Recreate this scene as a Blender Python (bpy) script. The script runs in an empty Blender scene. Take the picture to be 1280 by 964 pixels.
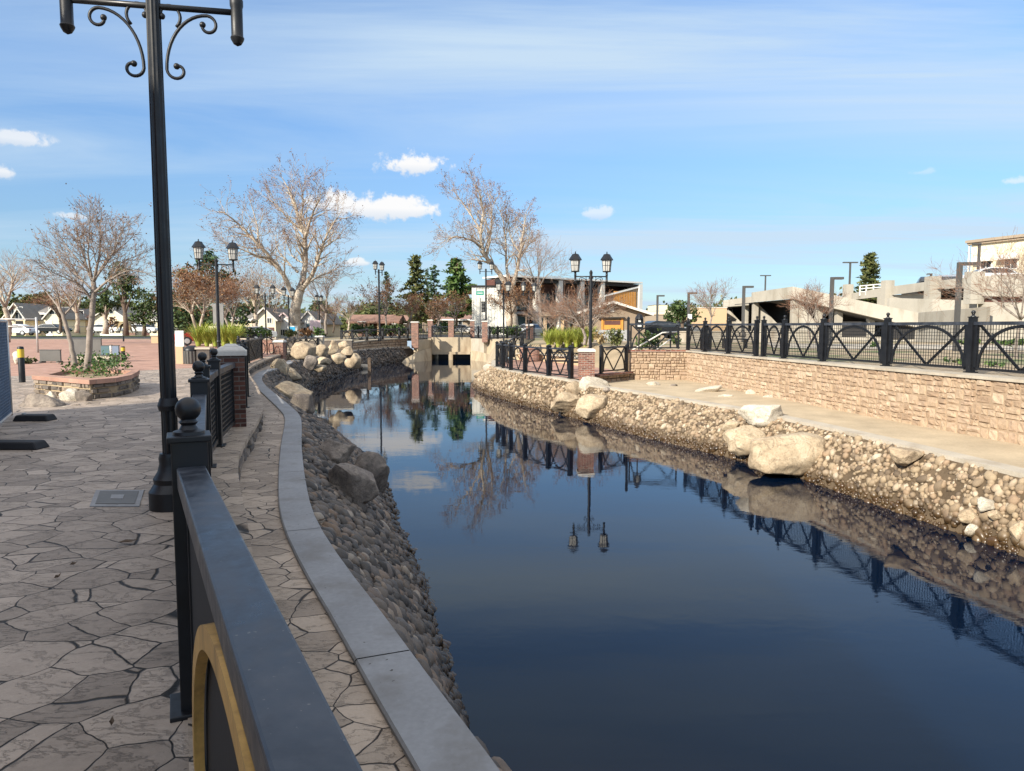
import bpy, math, random
import numpy as np
from mathutils import Vector, Matrix, noise as mnoise
from mathutils.geometry import delaunay_2d_cdt

random.seed(7); rng = np.random.default_rng(7)
scene = bpy.context.scene
col = scene.collection
R = math.radians
EYE, F, CX, CY, VH = 1.45, 900.0, 640.0, 482.0, 408.0
PITCH = math.atan((CY - VH) / F)
SP, CP = math.sin(PITCH), math.cos(PITCH)
ZW = -1.75          # water level

def ray(u, v):
    cx, cy = (u - CX) / F, (CY - v) / F
    return (cx, CP + SP * cy, -SP + CP * cy)
def G(u, v, z):                       # point of the plane z seen at photo pixel (u, v)
    r = ray(u, v); t = (z - EYE) / r[2]
    return Vector((r[0] * t, r[1] * t, z))
def D(u, v, Y):                       # point at distance Y seen at photo pixel (u, v)
    r = ray(u, v); t = Y / r[1]
    return Vector((r[0] * t, Y, EYE + r[2] * t))

# ------------------------------------------------------------------ objects
def setp(o, label=None, cat=None, group=None, kind=None):
    if label: o['label'] = label
    if cat: o['category'] = cat
    if group: o['group'] = group
    if kind: o['kind'] = kind
    return o
def thing(name, label, cat, loc=(0, 0, 0), rz=0.0, group=None):
    o = bpy.data.objects.new(name, None); col.objects.link(o)
    o.location = loc; o.rotation_euler = (0, 0, rz); o.empty_display_size = .2
    return setp(o, label, cat, group, 'thing')
def rootmat(o):
    while o.parent: o = o.parent
    return Matrix.Translation(o.location) @ o.rotation_euler.to_matrix().to_4x4()
def kids(o): return [c for c in bpy.data.objects if c.parent == o]
def copy_tree(o, loc=None, rz=None, label=None, group=None, scale=None):
    ch = {}
    for c in bpy.data.objects:
        if c.parent: ch.setdefault(c.parent.name, []).append(c)
    def rec(s, parent):
        c = s.copy(); col.objects.link(c); c.parent = parent
        for k in ch.get(s.name, []): rec(k, c)
        return c
    c = rec(o, None)
    if loc is not None: c.location = loc
    if rz is not None: c.rotation_euler = (0, 0, rz)
    if scale is not None: c.scale = (scale,) * 3 if not hasattr(scale, '__len__') else scale
    if label: c['label'] = label
    if group: c['group'] = group
    return c

class MB:
    def __init__(s): s.v = []; s.f = []; s.n = 0
    def add(s, vs, fs):
        n = s.n; s.v.extend([tuple(p) for p in vs]); s.f.extend([tuple(i + n for i in f) for f in fs]); s.n += len(vs); return s
    def box(s, c, sz, rz=0.0, rx=0.0, ry=0.0, taper=1.0):
        x, y, z = sz[0] / 2, sz[1] / 2, sz[2] / 2; t = taper
        p = [(-x, -y, -z), (x, -y, -z), (x, y, -z), (-x, y, -z), (-x * t, -y * t, z), (x * t, -y * t, z), (x * t, y * t, z), (-x * t, y * t, z)]
        if rz or rx or ry:
            M = Matrix.Rotation(rz, 3, 'Z') @ Matrix.Rotation(ry, 3, 'Y') @ Matrix.Rotation(rx, 3, 'X')
            p = [M @ Vector(q) for q in p]
        p = [(q[0] + c[0], q[1] + c[1], q[2] + c[2]) for q in p]
        return s.add(p, [(0, 3, 2, 1), (4, 5, 6, 7), (0, 1, 5, 4), (1, 2, 6, 5), (2, 3, 7, 6), (3, 0, 4, 7)])
    def bb(s, x0, x1, y0, y1, z0, z1):
        return s.box(((x0 + x1) / 2, (y0 + y1) / 2, (z0 + z1) / 2), (x1 - x0, y1 - y0, z1 - z0))
    def bar(s, a, b, w, h=None, up=(0, 0, 1)):          # rectangular bar a->b
        a, b = Vector(a), Vector(b); h = h or w; d = (b - a)
        if d.length < 1e-6: return s
        d.normalize(); upv = Vector(up)
        if abs(d.dot(upv)) > .98: upv = Vector((0, 1, 0))
        r = d.cross(upv).normalized(); q = r.cross(d).normalized()
        p = [e + r * (i * w / 2) + q * (j * h / 2) for e in (a, b) for i, j in ((-1, -1), (1, -1), (1, 1), (-1, 1))]
        return s.add(p, [(0, 3, 2, 1), (4, 5, 6, 7), (0, 1, 5, 4), (1, 2, 6, 5), (2, 3, 7, 6), (3, 0, 4, 7)])
    def tube(s, pts, rad, n=6, cap=True):
        pts = [Vector(p) for p in pts]
        if not hasattr(rad, '__len__'): rad = [rad] * len(pts)
        vs = []; fs = []; m = len(pts); prev = None
        for i, p in enumerate(pts):
            d = (pts[min(i + 1, m - 1)] - pts[max(i - 1, 0)])
            if d.length < 1e-9: d = Vector((0, 0, 1))
            d.normalize()
            if prev is None:
                ref = Vector((0, 0, 1)) if abs(d.z) < .9 else Vector((1, 0, 0)); r = d.cross(ref).normalized()
            else:
                r = prev - d * prev.dot(d)
                r = r.normalized() if r.length > 1e-6 else d.orthogonal().normalized()
            prev = r; q = d.cross(r)
            for k in range(n):
                a = 2 * math.pi * k / n; vs.append(p + (r * math.cos(a) + q * math.sin(a)) * rad[i])
        for i in range(m - 1):
            for k in range(n):
                k2 = (k + 1) % n; fs.append((i * n + k, i * n + k2, (i + 1) * n + k2, (i + 1) * n + k))
        if cap: fs.append(tuple(range(n))[::-1]); fs.append(tuple((m - 1) * n + k for k in range(n)))
        return s.add(vs, fs)
    def lathe(s, prof, c=(0, 0, 0), n=20, flute=0.0):   # prof [(r,z)...] bottom to top
        vs = []; fs = []
        for r, z in prof:
            for k in range(n):
                a = 2 * math.pi * k / n; rr = r * (1 - (flute if k % 2 else 0)); vs.append((c[0] + rr * math.cos(a), c[1] + rr * math.sin(a), c[2] + z))
        for i in range(len(prof) - 1):
            for k in range(n):
                k2 = (k + 1) % n; fs.append((i * n + k, i * n + k2, (i + 1) * n + k2, (i + 1) * n + k))
        fs.append(tuple(range(n))[::-1]); fs.append(tuple((len(prof) - 1) * n + k for k in range(n)))
        return s.add(vs, fs)
    def prism(s, poly, z0, z1):                          # poly ccw in xy; z may be callables
        n = len(poly); f0 = z0 if callable(z0) else (lambda x, y: z0); f1 = z1 if callable(z1) else (lambda x, y: z1)
        vs = [(x, y, f0(x, y)) for x, y in poly] + [(x, y, f1(x, y)) for x, y in poly]
        fs = [tuple(range(n))[::-1], tuple(range(n, 2 * n))] + [(i, (i + 1) % n, n + (i + 1) % n, n + i) for i in range(n)]
        return s.add(vs, fs)
    def extr(s, poly, a, b, axis='y'):                   # poly of (p, z) extruded along y (or x)
        n = len(poly)
        mk = (lambda p, z, t: (p, t, z)) if axis == 'y' else (lambda p, z, t: (t, p, z))
        vs = [mk(p, z, a) for p, z in poly] + [mk(p, z, b) for p, z in poly]
        fs = [tuple(range(n)), tuple(range(n, 2 * n))[::-1]] + [(i, n + i, n + (i + 1) % n, (i + 1) % n) for i in range(n)]
        return s.add(vs, fs)
    def strip(s, A, B):                                  # two polylines of equal length
        n = len(A); vs = [tuple(p) for p in A] + [tuple(p) for p in B]
        return s.add(vs, [(i, i + 1, n + i + 1, n + i) for i in range(n - 1)])
    def sphere(s, c, r, n=12, m=8, sz=1.0):
        prof = [(max(1e-4, r * math.sin(math.pi * i / m)), -r * sz * math.cos(math.pi * i / m)) for i in range(m + 1)]
        return s.lathe(prof, c, n)
    def build(s, name, mat, parent=None, smooth=False, world=True, uv=True, bevel=0.0, fixn=True, angle=None):
        V = np.array(s.v, dtype=np.float64).reshape(-1, 3)
        if parent is not None and world:
            M = np.array(rootmat(parent).inverted()); V = V @ M[:3, :3].T + M[:3, 3]
        me = bpy.data.meshes.new(name); me.from_pydata(V.tolist(), [], s.f); me.validate()
        if fixn and len(s.f) < 60000:
            import bmesh
            bm = bmesh.new(); bm.from_mesh(me); bmesh.ops.recalc_face_normals(bm, faces=bm.faces); bm.to_mesh(me); bm.free()
        if uv: boxuv(me)
        if smooth: me.shade_smooth()
        me.materials.append(mat)
        o = bpy.data.objects.new(name, me); col.objects.link(o)
        if parent is not None: o.parent = parent
        if smooth and angle:
            me.set_sharp_from_angle(angle=R(angle))
        if bevel:
            b = o.modifiers.new('bevel', 'BEVEL'); b.width = bevel; b.segments = 2; b.limit_method = 'ANGLE'; b.angle_limit = R(40)
        return o
def boxuv(me):
    n = len(me.loops)
    if not n: return
    uvl = me.uv_layers.new(name='UVMap')
    co = np.empty(len(me.vertices) * 3); me.vertices.foreach_get('co', co); co = co.reshape(-1, 3)
    vi = np.empty(n, dtype=np.int32); me.loops.foreach_get('vertex_index', vi)
    pn = np.empty(len(me.polygons) * 3); me.polygons.foreach_get('normal', pn); pn = pn.reshape(-1, 3)
    lt = np.empty(len(me.polygons), dtype=np.int32); me.polygons.foreach_get('loop_total', lt)
    ln = np.repeat(pn, lt, axis=0); c = co[vi]; a = np.abs(ln)
    # along-wall coordinate uses the horizontal tangent of the face
    h = np.sqrt(ln[:, 0] ** 2 + ln[:, 1] ** 2) + 1e-9
    tx, ty = -ln[:, 1] / h, ln[:, 0] / h
    u = np.where(a[:, 2] > .7, c[:, 0], c[:, 0] * tx + c[:, 1] * ty); v = np.where(a[:, 2] > .7, c[:, 1], c[:, 2])
    uvl.data.foreach_set('uv', np.stack([u, v], 1).ravel())
def rawmesh(name, V, Fq, mat, parent=None, smooth=False, world=True):   # big numpy mesh, all faces the same size
    V = np.asarray(V, dtype=np.float64); Fq = np.asarray(Fq, dtype=np.int32)
    if parent is not None and world:
        M = np.array(rootmat(parent).inverted()); V = V @ M[:3, :3].T + M[:3, 3]
    k = Fq.shape[1]; me = bpy.data.meshes.new(name)
    me.vertices.add(len(V)); me.vertices.foreach_set('co', V.ravel())
    me.loops.add(Fq.size); me.loops.foreach_set('vertex_index', Fq.ravel())
    me.polygons.add(len(Fq)); me.polygons.foreach_set('loop_start', np.arange(0, Fq.size, k, dtype=np.int32))
    try: me.polygons.foreach_set('loop_total', np.full(len(Fq), k, dtype=np.int32))
    except Exception: pass
    me.update(calc_edges=True); me.validate()
    if smooth: me.shade_smooth()
    me.materials.append(mat)
    o = bpy.data.objects.new(name, me); col.objects.link(o)
    if parent is not None: o.parent = parent
    return o

def resample(P, n):
    P = np.array([list(p) for p in P], dtype=float); d = np.r_[0, np.cumsum(np.linalg.norm(np.diff(P, axis=0), axis=1))]
    t = np.linspace(0, d[-1], n)
    return np.stack([np.interp(t, d, P[:, i]) for i in range(P.shape[1])], 1)
def smoothline(P, n):                   # Catmull-Rom
    P = [np.array(p, dtype=float) for p in P]; Q = [2 * P[0] - P[1]] + P + [2 * P[-1] - P[-2]]; out = []
    for i in range(1, len(Q) - 2):
        for t in np.linspace(0, 1, 8, endpoint=False):
            a, b, c, d = Q[i - 1], Q[i], Q[i + 1], Q[i + 2]
            out.append(.5 * ((2 * b) + (c - a) * t + (2 * a - 5 * b + 4 * c - d) * t * t + (3 * b - a - 3 * c + d) * t ** 3))
    out.append(P[-1]); return resample(out, n)
def offset(P, d):                       # perpendicular offset in xy (positive = right of travel)
    P = np.asarray(P, dtype=float); T = np.gradient(P[:, :2], axis=0); T /= np.linalg.norm(T, axis=1)[:, None] + 1e-9
    Q = P.copy(); Q[:, 0] += T[:, 1] * d; Q[:, 1] -= T[:, 0] * d; return Q

# ------------------------------------------------------------------ materials
def nm(name):
    m = bpy.data.materials.new(name); m.use_nodes = True; nt = m.node_tree
    return m, nt, nt.nodes['Principled BSDF']
def nd(nt, t, **kw):
    n = nt.nodes.new(t)
    for k, v in kw.items():
        if k.startswith('i_'): n.inputs[k[2:].replace('_', ' ')].default_value = v
        else: setattr(n, k, v)
    return n
def lk(nt, a, b): nt.links.new(a, b)
def ramp(nt, fac, stops, interp='LINEAR'):
    r = nt.nodes.new('ShaderNodeValToRGB'); r.color_ramp.interpolation = interp; e = r.color_ramp.elements
    while len(e) < len(stops): e.new(.5)
    for x, (p, c) in zip(e, stops):
        x.position = p; x.color = (c[0], c[1], c[2], 1) if hasattr(c, '__len__') else (c, c, c, 1)
    if fac is not None: lk(nt, fac, r.inputs[0])
    return r.outputs[0]
def mixc(nt, fac, a, b, mode='MIX'):
    m = nt.nodes.new('ShaderNodeMix'); m.data_type = 'RGBA'; m.blend_type = mode
    for s, x in ((m.inputs[0], fac), (m.inputs[6], a), (m.inputs[7], b)):
        if isinstance(x, (int, float)): s.default_value = x
        elif hasattr(x, '__len__'): s.default_value = (*x, 1) if len(x) == 3 else x
        else: lk(nt, x, s)
    return m.outputs[2]
def math_(nt, op, a, b=None, c=None):
    m = nt.nodes.new('ShaderNodeMath'); m.operation = op
    for i, x in enumerate((a, b, c)):
        if x is None: continue
        if isinstance(x, (int, float)): m.inputs[i].default_value = x
        else: lk(nt, x, m.inputs[i])
    return m.outputs[0]
def objco(nt): return nd(nt, 'ShaderNodeTexCoord').outputs['Object']
def noise(nt, vec, scale, detail=4, rough=.55, dist=0.0):
    n = nd(nt, 'ShaderNodeTexNoise'); n.inputs['Scale'].default_value = scale; n.inputs['Detail'].default_value = detail
    n.inputs['Roughness'].default_value = rough; n.inputs['Distortion'].default_value = dist
    if vec is not None: lk(nt, vec, n.inputs['Vector'])
    return n.outputs['Fac']
def mapping(nt, vec, scale=(1, 1, 1), rot=(0, 0, 0), loc=(0, 0, 0)):
    m = nd(nt, 'ShaderNodeMapping'); m.inputs['Scale'].default_value = scale; m.inputs['Rotation'].default_value = rot; m.inputs['Location'].default_value = loc
    lk(nt, vec, m.inputs['Vector']); return m.outputs[0]
def bump(nt, b, height, strength=.5, dist=.02):
    n = nd(nt, 'ShaderNodeBump'); n.inputs['Strength'].default_value = strength; n.inputs['Distance'].default_value = dist
    lk(nt, height, n.inputs['Height']); lk(nt, n.outputs[0], b.inputs['Normal'])
def island(nt):
    a = nd(nt, 'ShaderNodeNewGeometry').outputs['Random Per Island']; b = nd(nt, 'ShaderNodeObjectInfo').outputs['Random']
    return math_(nt, 'FRACT', math_(nt, 'ADD', a, b))
def plain(name, c, rough=.6, metal=0.0, var=.25, scale=3.0, fine=40.0, bumps=.15, bd=.01, spec=.5, grime=None):
    m, nt, b = nm(name); v = objco(nt)
    n1 = noise(nt, v, scale, 5); n2 = noise(nt, v, fine, 3)
    mx = math_(nt, 'ADD', math_(nt, 'MULTIPLY', n1, .65), math_(nt, 'MULTIPLY', n2, .35))
    lo = tuple(x * (1 - var) for x in c); hi = tuple(min(1, x * (1 + var)) for x in c)
    cc = ramp(nt, mx, [(.3, lo), (.7, hi)])
    if grime:
        cc = mixc(nt, ramp(nt, noise(nt, mapping(nt, v, (1, 1, .25)), grime[1], 6, .65), [(.5, 0), (.72, 1)]), cc, grime[0])
    lk(nt, cc, b.inputs['Base Color']); b.inputs['Roughness'].default_value = rough; b.inputs['Metallic'].default_value = metal
    b.inputs['Specular IOR Level'].default_value = spec
    if bumps: bump(nt, b, mx, bumps, bd)
    return m
def speck(name, stops, rough=.8, rand=True, nscale=6.0, nfine=50.0, bumps=.4, bd=.01, amt=.5, wet=False):
    m, nt, b = nm(name); v = objco(nt)
    base = ramp(nt, island(nt), stops)
    n = math_(nt, 'ADD', math_(nt, 'MULTIPLY', noise(nt, v, nscale, 6, .65), .6), math_(nt, 'MULTIPLY', noise(nt, v, nfine, 4, .7), .4))
    k = ramp(nt, n, [(.3, 1 - amt), (.7, 1 + amt * .35)])
    c = mixc(nt, 1.0, base, k, 'MULTIPLY')
    b.inputs['Roughness'].default_value = rough
    if wet:            # stones stay wet and algae-dark in a band just above the water line
        z = nd(nt, 'ShaderNodeSeparateXYZ'); lk(nt, nd(nt, 'ShaderNodeNewGeometry').outputs['Position'], z.inputs[0])
        zz = math_(nt, 'ADD', z.outputs[2], math_(nt, 'MULTIPLY', noise(nt, nd(nt, 'ShaderNodeNewGeometry').outputs['Position'], 1.6, 4), .30))
        w = nd(nt, 'ShaderNodeMapRange'); lk(nt, zz, w.inputs[0]); w.inputs[1].default_value = ZW + .52; w.inputs[2].default_value = ZW + .30; w.inputs[3].default_value = 0; w.inputs[4].default_value = 1
        c = mixc(nt, w.outputs[0], c, mixc(nt, 1.0, c, (.24, .19, .13), 'MULTIPLY'))
        lk(nt, math_(nt, 'SUBTRACT', rough, math_(nt, 'MULTIPLY', w.outputs[0], rough - .3)), b.inputs['Roughness'])
    lk(nt, c, b.inputs['Base Color'])
    bump(nt, b, n, bumps, bd); return m

M = {}
def flag(name, c1, c2, grout, scale=2.0, gw=.035):
    m, nt, b = nm(name); v = objco(nt)
    nz = nd(nt, 'ShaderNodeTexNoise'); nz.inputs['Scale'].default_value = 1.6; nz.inputs['Detail'].default_value = 3; lk(nt, v, nz.inputs['Vector'])
    off = nd(nt, 'ShaderNodeVectorMath', operation='SCALE'); lk(nt, nz.outputs['Color'], off.inputs[0]); off.inputs[3].default_value = .22
    nz2 = nd(nt, 'ShaderNodeTexNoise'); nz2.inputs['Scale'].default_value = 9; nz2.inputs['Detail'].default_value = 3; lk(nt, v, nz2.inputs['Vector'])
    off2 = nd(nt, 'ShaderNodeVectorMath', operation='SCALE'); lk(nt, nz2.outputs['Color'], off2.inputs[0]); off2.inputs[3].default_value = .026
    a1 = nd(nt, 'ShaderNodeVectorMath', operation='ADD'); lk(nt, v, a1.inputs[0]); lk(nt, off.outputs[0], a1.inputs[1])
    a2 = nd(nt, 'ShaderNodeVectorMath', operation='ADD'); lk(nt, a1.outputs[0], a2.inputs[0]); lk(nt, off2.outputs[0], a2.inputs[1])
    w = mapping(nt, a2.outputs[0], (.95, 1.08, 0), (0, 0, .35))
    ve = nd(nt, 'ShaderNodeTexVoronoi', feature='DISTANCE_TO_EDGE'); ve.inputs['Scale'].default_value = scale; ve.inputs['Randomness'].default_value = .74; lk(nt, w, ve.inputs['Vector'])
    vc = nd(nt, 'ShaderNodeTexVoronoi', feature='F1'); vc.inputs['Scale'].default_value = scale; vc.inputs['Randomness'].default_value = .74; lk(nt, w, vc.inputs['Vector'])
    wid = math_(nt, 'MULTIPLY', ramp(nt, noise(nt, v, 3.0, 3), [(.35, .35), (.7, 1.0)]), gw)
    e = nd(nt, 'ShaderNodeMapRange'); e.interpolation_type = 'SMOOTHSTEP'; lk(nt, ve.outputs['Distance'], e.inputs[0]); e.inputs[1].default_value = .004; lk(nt, wid, e.inputs[2])
    edge = e.outputs[0]
    # fine hairline cleavage ridges pressed into the stones
    rid = noise(nt, mapping(nt, a1.outputs[0], (1.1, 2.6, 1), (0, 0, .5)), 3.2, 8, .7, .25)
    ridge = ramp(nt, math_(nt, 'ABSOLUTE', math_(nt, 'SUBTRACT', rid, .5)), [(0, 0), (.018, 1)])
    n1 = noise(nt, v, 2.2, 6, .6); n2 = noise(nt, v, 38, 4, .7)
    sep = nd(nt, 'ShaderNodeSeparateColor'); lk(nt, vc.outputs['Color'], sep.inputs[0])
    t = math_(nt, 'ADD', math_(nt, 'MULTIPLY', sep.outputs[0], .35), math_(nt, 'ADD', math_(nt, 'MULTIPLY', n1, .45), math_(nt, 'MULTIPLY', n2, .3)))
    c = ramp(nt, t, [(.3, c1), (.8, c2)])
    c = mixc(nt, math_(nt, 'MULTIPLY', math_(nt, 'SUBTRACT', 1.0, ridge), .16), c, grout)
    stain = ramp(nt, noise(nt, v, .7, 6, .7), [(.55, 0), (.7, .45)])
    c = mixc(nt, stain, c, tuple(x * .55 for x in c1))
    c = mixc(nt, edge, grout, c); lk(nt, c, b.inputs['Base Color'])
    b.inputs['Roughness'].default_value = .62; b.inputs['Specular IOR Level'].default_value = .35
    h = math_(nt, 'ADD', math_(nt, 'MULTIPLY', edge, .7), math_(nt, 'ADD', math_(nt, 'MULTIPLY', ridge, .12), math_(nt, 'ADD', math_(nt, 'MULTIPLY', n2, .12), math_(nt, 'MULTIPLY', rid, .35))))
    bump(nt, b, h, .8, .02); return m
M['flag'] = flag('stamped_flagstone', (.215, .172, .136), (.475, .385, .31), (.014, .012, .010), 3.6, .028)
M['flagw'] = flag('walkway_flagstone', (.26, .202, .15), (.52, .41, .31), (.026, .020, .015), 3.9, .030)
def bricky(name, stops, mortar, bw=.2, bh=.067, ms=.008, rough=.85, bs=.6):
    m, nt, b = nm(name); uv = nd(nt, 'ShaderNodeTexCoord').outputs['UV']; v = objco(nt)
    br = nd(nt, 'ShaderNodeTexBrick'); lk(nt, uv, br.inputs['Vector']); br.inputs['Scale'].default_value = 1
    br.inputs['Color1'].default_value = (0, 0, 0, 1); br.inputs['Color2'].default_value = (1, 1, 1, 1); br.inputs['Mortar'].default_value = (.5, .5, .5, 1)
    br.inputs['Mortar Size'].default_value = ms; br.inputs['Brick Width'].default_value = bw; br.inputs['Row Height'].default_value = bh; br.inputs['Bias'].default_value = 0
    n = noise(nt, v, 30, 4); n1 = noise(nt, v, 1.3, 5)
    s = nd(nt, 'ShaderNodeSeparateColor'); lk(nt, br.outputs['Color'], s.inputs[0])
    c = ramp(nt, math_(nt, 'ADD', math_(nt, 'MULTIPLY', s.outputs[0], .6), math_(nt, 'MULTIPLY', n, .4)), stops)
    c = mixc(nt, 1.0, c, ramp(nt, n1, [(.3, .75), (.7, 1.15)]), 'MULTIPLY')
    c = mixc(nt, br.outputs['Fac'], c, mortar); lk(nt, c, b.inputs['Base Color']); b.inputs['Roughness'].default_value = rough
    h = math_(nt, 'ADD', math_(nt, 'MULTIPLY', math_(nt, 'SUBTRACT', 1.0, br.outputs['Fac']), .7), math_(nt, 'MULTIPLY', n, .3))
    bump(nt, b, h, bs, .012); return m
M['brick'] = bricky('red_brick', [(.15, (.10, .035, .025)), (.5, (.25, .085, .055)), (.85, (.36, .16, .10))], (.34, .29, .24))
M['paver'] = bricky('pink_pavers', [(.1, (.30, .16, .115)), (.9, (.46, .27, .20))], (.30, .20, .15), .4, .2, .01, .85, .2)
M['blockfar'] = bricky('stone_blocks', [(.1, (.26, .17, .105)), (.5, (.40, .29, .19)), (.9, (.50, .39, .27))], (.22, .17, .12), .34, .2, .012)
def flutedpaint(name, c, rough=.38, scuff=.6):
    m, nt, b = nm(name); v = objco(nt)
    n = noise(nt, v, 6, 6, .65); n2 = noise(nt, v, 60, 3)
    chip = ramp(nt, noise(nt, mapping(nt, v, (1, 1, .3)), 24, 5, .7), [(.69, 0), (.73, 1)])
    cc = mixc(nt, ramp(nt, n, [(.4, 0), (.75, scuff)]), c, tuple(x * 2.0 + .003 for x in c))
    cc = mixc(nt, math_(nt, 'MULTIPLY', chip, .5), cc, (.12, .11, .1)); lk(nt, cc, b.inputs['Base Color'])
    lk(nt, ramp(nt, n, [(.3, rough - .1), (.75, rough + .2)]), b.inputs['Roughness'])
    bump(nt, b, n2, .06, .004); return m
M['iron'] = flutedpaint('black_iron_paint', (.0055, .006, .008), .42, .35)
def railpaint():
    m, nt, b = nm('worn_rail_paint'); v = objco(nt); n = noise(nt, v, 3.5, 7, .65, .5); n2 = noise(nt, v, 22, 5, .7); n3 = noise(nt, v, 90, 2, .5)
    sm = math_(nt, 'MULTIPLY', ramp(nt, n, [(.45, 0), (.72, 1)]), ramp(nt, n2, [(.35, .3), (.65, 1)]))
    c = mixc(nt, math_(nt, 'MULTIPLY', sm, .75), (.022, .026, .036), (.115, .125, .145)); c = mixc(nt, ramp(nt, n3, [(.72, 0), (.76, .7)]), c, (.16, .15, .14)); lk(nt, c, b.inputs['Base Color'])
    lk(nt, ramp(nt, math_(nt, 'ADD', math_(nt, 'MULTIPLY', n, .6), math_(nt, 'MULTIPLY', n2, .4)), [(.35, .22), (.65, .55)]), b.inputs['Roughness']); bump(nt, b, n2, .05, .004); return m
M['rail'] = railpaint()
M['gold'] = plain('gold_paint', (.60, .35, .10), .5, 0, .22, 7, 60, .25, .006, .5, ((.20, .11, .04), 7))
M['kerb'] = plain('kerb_concrete', (.27, .27, .275), .75, 0, .22, 1.5, 30, .25, .006, .4, ((.20, .19, .18), 2.5))
def specks(m, sc, thr, colr):
    nt = m.node_tree; b = nt.nodes['Principled BSDF']; src = b.inputs['Base Color'].links[0].from_socket; v = objco(nt)
    k = math_(nt, 'MULTIPLY', ramp(nt, noise(nt, v, sc, 2, .5), [(thr, 0), (thr + .03, 1)]), ramp(nt, noise(nt, v, 1.1, 4, .6), [(.42, .15), (.6, 1)]))
    lk(nt, mixc(nt, k, src, colr), b.inputs['Base Color'])
specks(M['kerb'], 26, .70, (.05, .042, .035))
specks(M['flag'], 30, .72, (.03, .026, .022))
M['kerbwarm'] = plain('warm_concrete', (.43, .38, .305), .8, 0, .2, 1.5, 30, .2, .006, .4, ((.33, .27, .20), 2.0))
M['bridgec'] = plain('tan_bridge_concrete', (.42, .34, .235), .85, 0, .2, .9, 20, .25, .01, .4, ((.27, .20, .13), 1.2))
M['mortar'] = plain('tan_mortar', (.33, .24, .16), .95, 0, .2, 2, 30, .3)
M['cap'] = plain('pale_capstone', (.62, .58, .52), .75, 0, .15, 4, 40, .2)
M['conc'] = plain('garage_concrete', (.395, .36, .30), .85, 0, .16, .5, 12, .15, .01, .3, ((.26, .225, .175), .8))
M['concdk'] = plain('shade_toned_concrete', (.22, .21, .20), .9, 0, .2)  # concrete with shade put into its grey; plain grey on the sign board
M['path'] = plain('sandy_path', (.43, .345, .235), .9, 0, .25, 1.2, 25, .35, .02, .3)
M['dirt'] = plain('dry_earth', (.33, .255, .165), .95, 0, .35, .35, 18, .4, .04, .2)
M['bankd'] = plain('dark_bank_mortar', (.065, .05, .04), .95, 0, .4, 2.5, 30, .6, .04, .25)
M['brickd'] = bricky('shaded_red_brick', [(.15, (.05, .02, .016)), (.5, (.13, .05, .035)), (.85, (.20, .09, .06))], (.17, .14, .12))  # darker copy of the red brick, the pillar's shade put into its colour
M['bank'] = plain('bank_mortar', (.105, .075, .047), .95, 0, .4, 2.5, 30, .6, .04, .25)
M['asph'] = plain('asphalt', (.055, .054, .052), .9, 0, .25, .3, 40, .2)
M['grass'] = plain('lawn', (.075, .125, .03), .95, 0, .45, 1.2, 40, .5, .03, .2)
M['block'] = speck('split_face_block', [(0, (.34, .235, .155)), (.25, (.42, .30, .20)), (.5, (.48, .355, .24)), (.75, (.43, .305, .21)), (1, (.53, .41, .29))], .9, True, 9, 60, .9, .02, .4)
M['rubble'] = speck('dark_rubble_stone', [(0, (.10, .085, .075)), (.5, (.20, .165, .135)), (1, (.32, .25, .19))], .9, True, 9, 60, .8, .02, .45)
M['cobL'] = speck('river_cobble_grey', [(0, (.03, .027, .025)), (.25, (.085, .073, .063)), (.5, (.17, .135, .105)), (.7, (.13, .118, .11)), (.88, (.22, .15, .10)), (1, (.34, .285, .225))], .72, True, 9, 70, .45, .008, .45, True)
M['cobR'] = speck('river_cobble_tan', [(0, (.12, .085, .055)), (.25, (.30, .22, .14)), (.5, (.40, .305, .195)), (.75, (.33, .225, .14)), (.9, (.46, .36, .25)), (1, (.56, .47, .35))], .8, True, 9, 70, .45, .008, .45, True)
def bould(name, a, b_, c_):
    m, nt, b = nm(name); v = objco(nt); o = nd(nt, 'ShaderNodeObjectInfo').outputs['Random']
    vv = nd(nt, 'ShaderNodeVectorMath', operation='ADD'); lk(nt, v, vv.inputs[0]); lk(nt, math_(nt, 'MULTIPLY', o, 37.0), vv.inputs[1])
    p = vv.outputs[0]
    n1 = noise(nt, p, 1.4, 7, .65, .6); n2 = noise(nt, p, 14, 6, .7); n3 = noise(nt, p, 70, 3, .6)
    t = math_(nt, 'ADD', math_(nt, 'MULTIPLY', n1, .65), math_(nt, 'MULTIPLY', n2, .35))
    c = ramp(nt, t, [(.36, a), (.5, b_), (.64, c_)])
    vein = ramp(nt, math_(nt, 'ABSOLUTE', math_(nt, 'SUBTRACT', noise(nt, p, 2.6, 6, .7, .8), .5)), [(0, 1), (.022, 0)])
    c = mixc(nt, math_(nt, 'MULTIPLY', vein, .55), c, tuple(x * .4 for x in a))
    c = mixc(nt, ramp(nt, n3, [(.58, 0), (.68, .55)]), c, tuple(x * .35 for x in a))
    z = nd(nt, 'ShaderNodeSeparateXYZ'); lk(nt, nd(nt, 'ShaderNodeNewGeometry').outputs['Position'], z.inputs[0])
    w = nd(nt, 'ShaderNodeMapRange'); lk(nt, math_(nt, 'ADD', z.outputs[2], math_(nt, 'MULTIPLY', n2, .15)), w.inputs[0]); w.inputs[1].default_value = ZW + .24; w.inputs[2].default_value = ZW + .13
    c = mixc(nt, w.outputs[0], c, mixc(nt, 1.0, c, (.22, .18, .13), 'MULTIPLY'))
    lk(nt, c, b.inputs['Base Color']); b.inputs['Roughness'].default_value = .85
    bump(nt, b, math_(nt, 'ADD', math_(nt, 'MULTIPLY', n2, .7), math_(nt, 'MULTIPLY', n3, .3)), .75, .035); return m
M['bouldL'] = bould('grey_granite', (.10, .085, .072), (.22, .18, .148), (.36, .30, .24))
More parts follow.
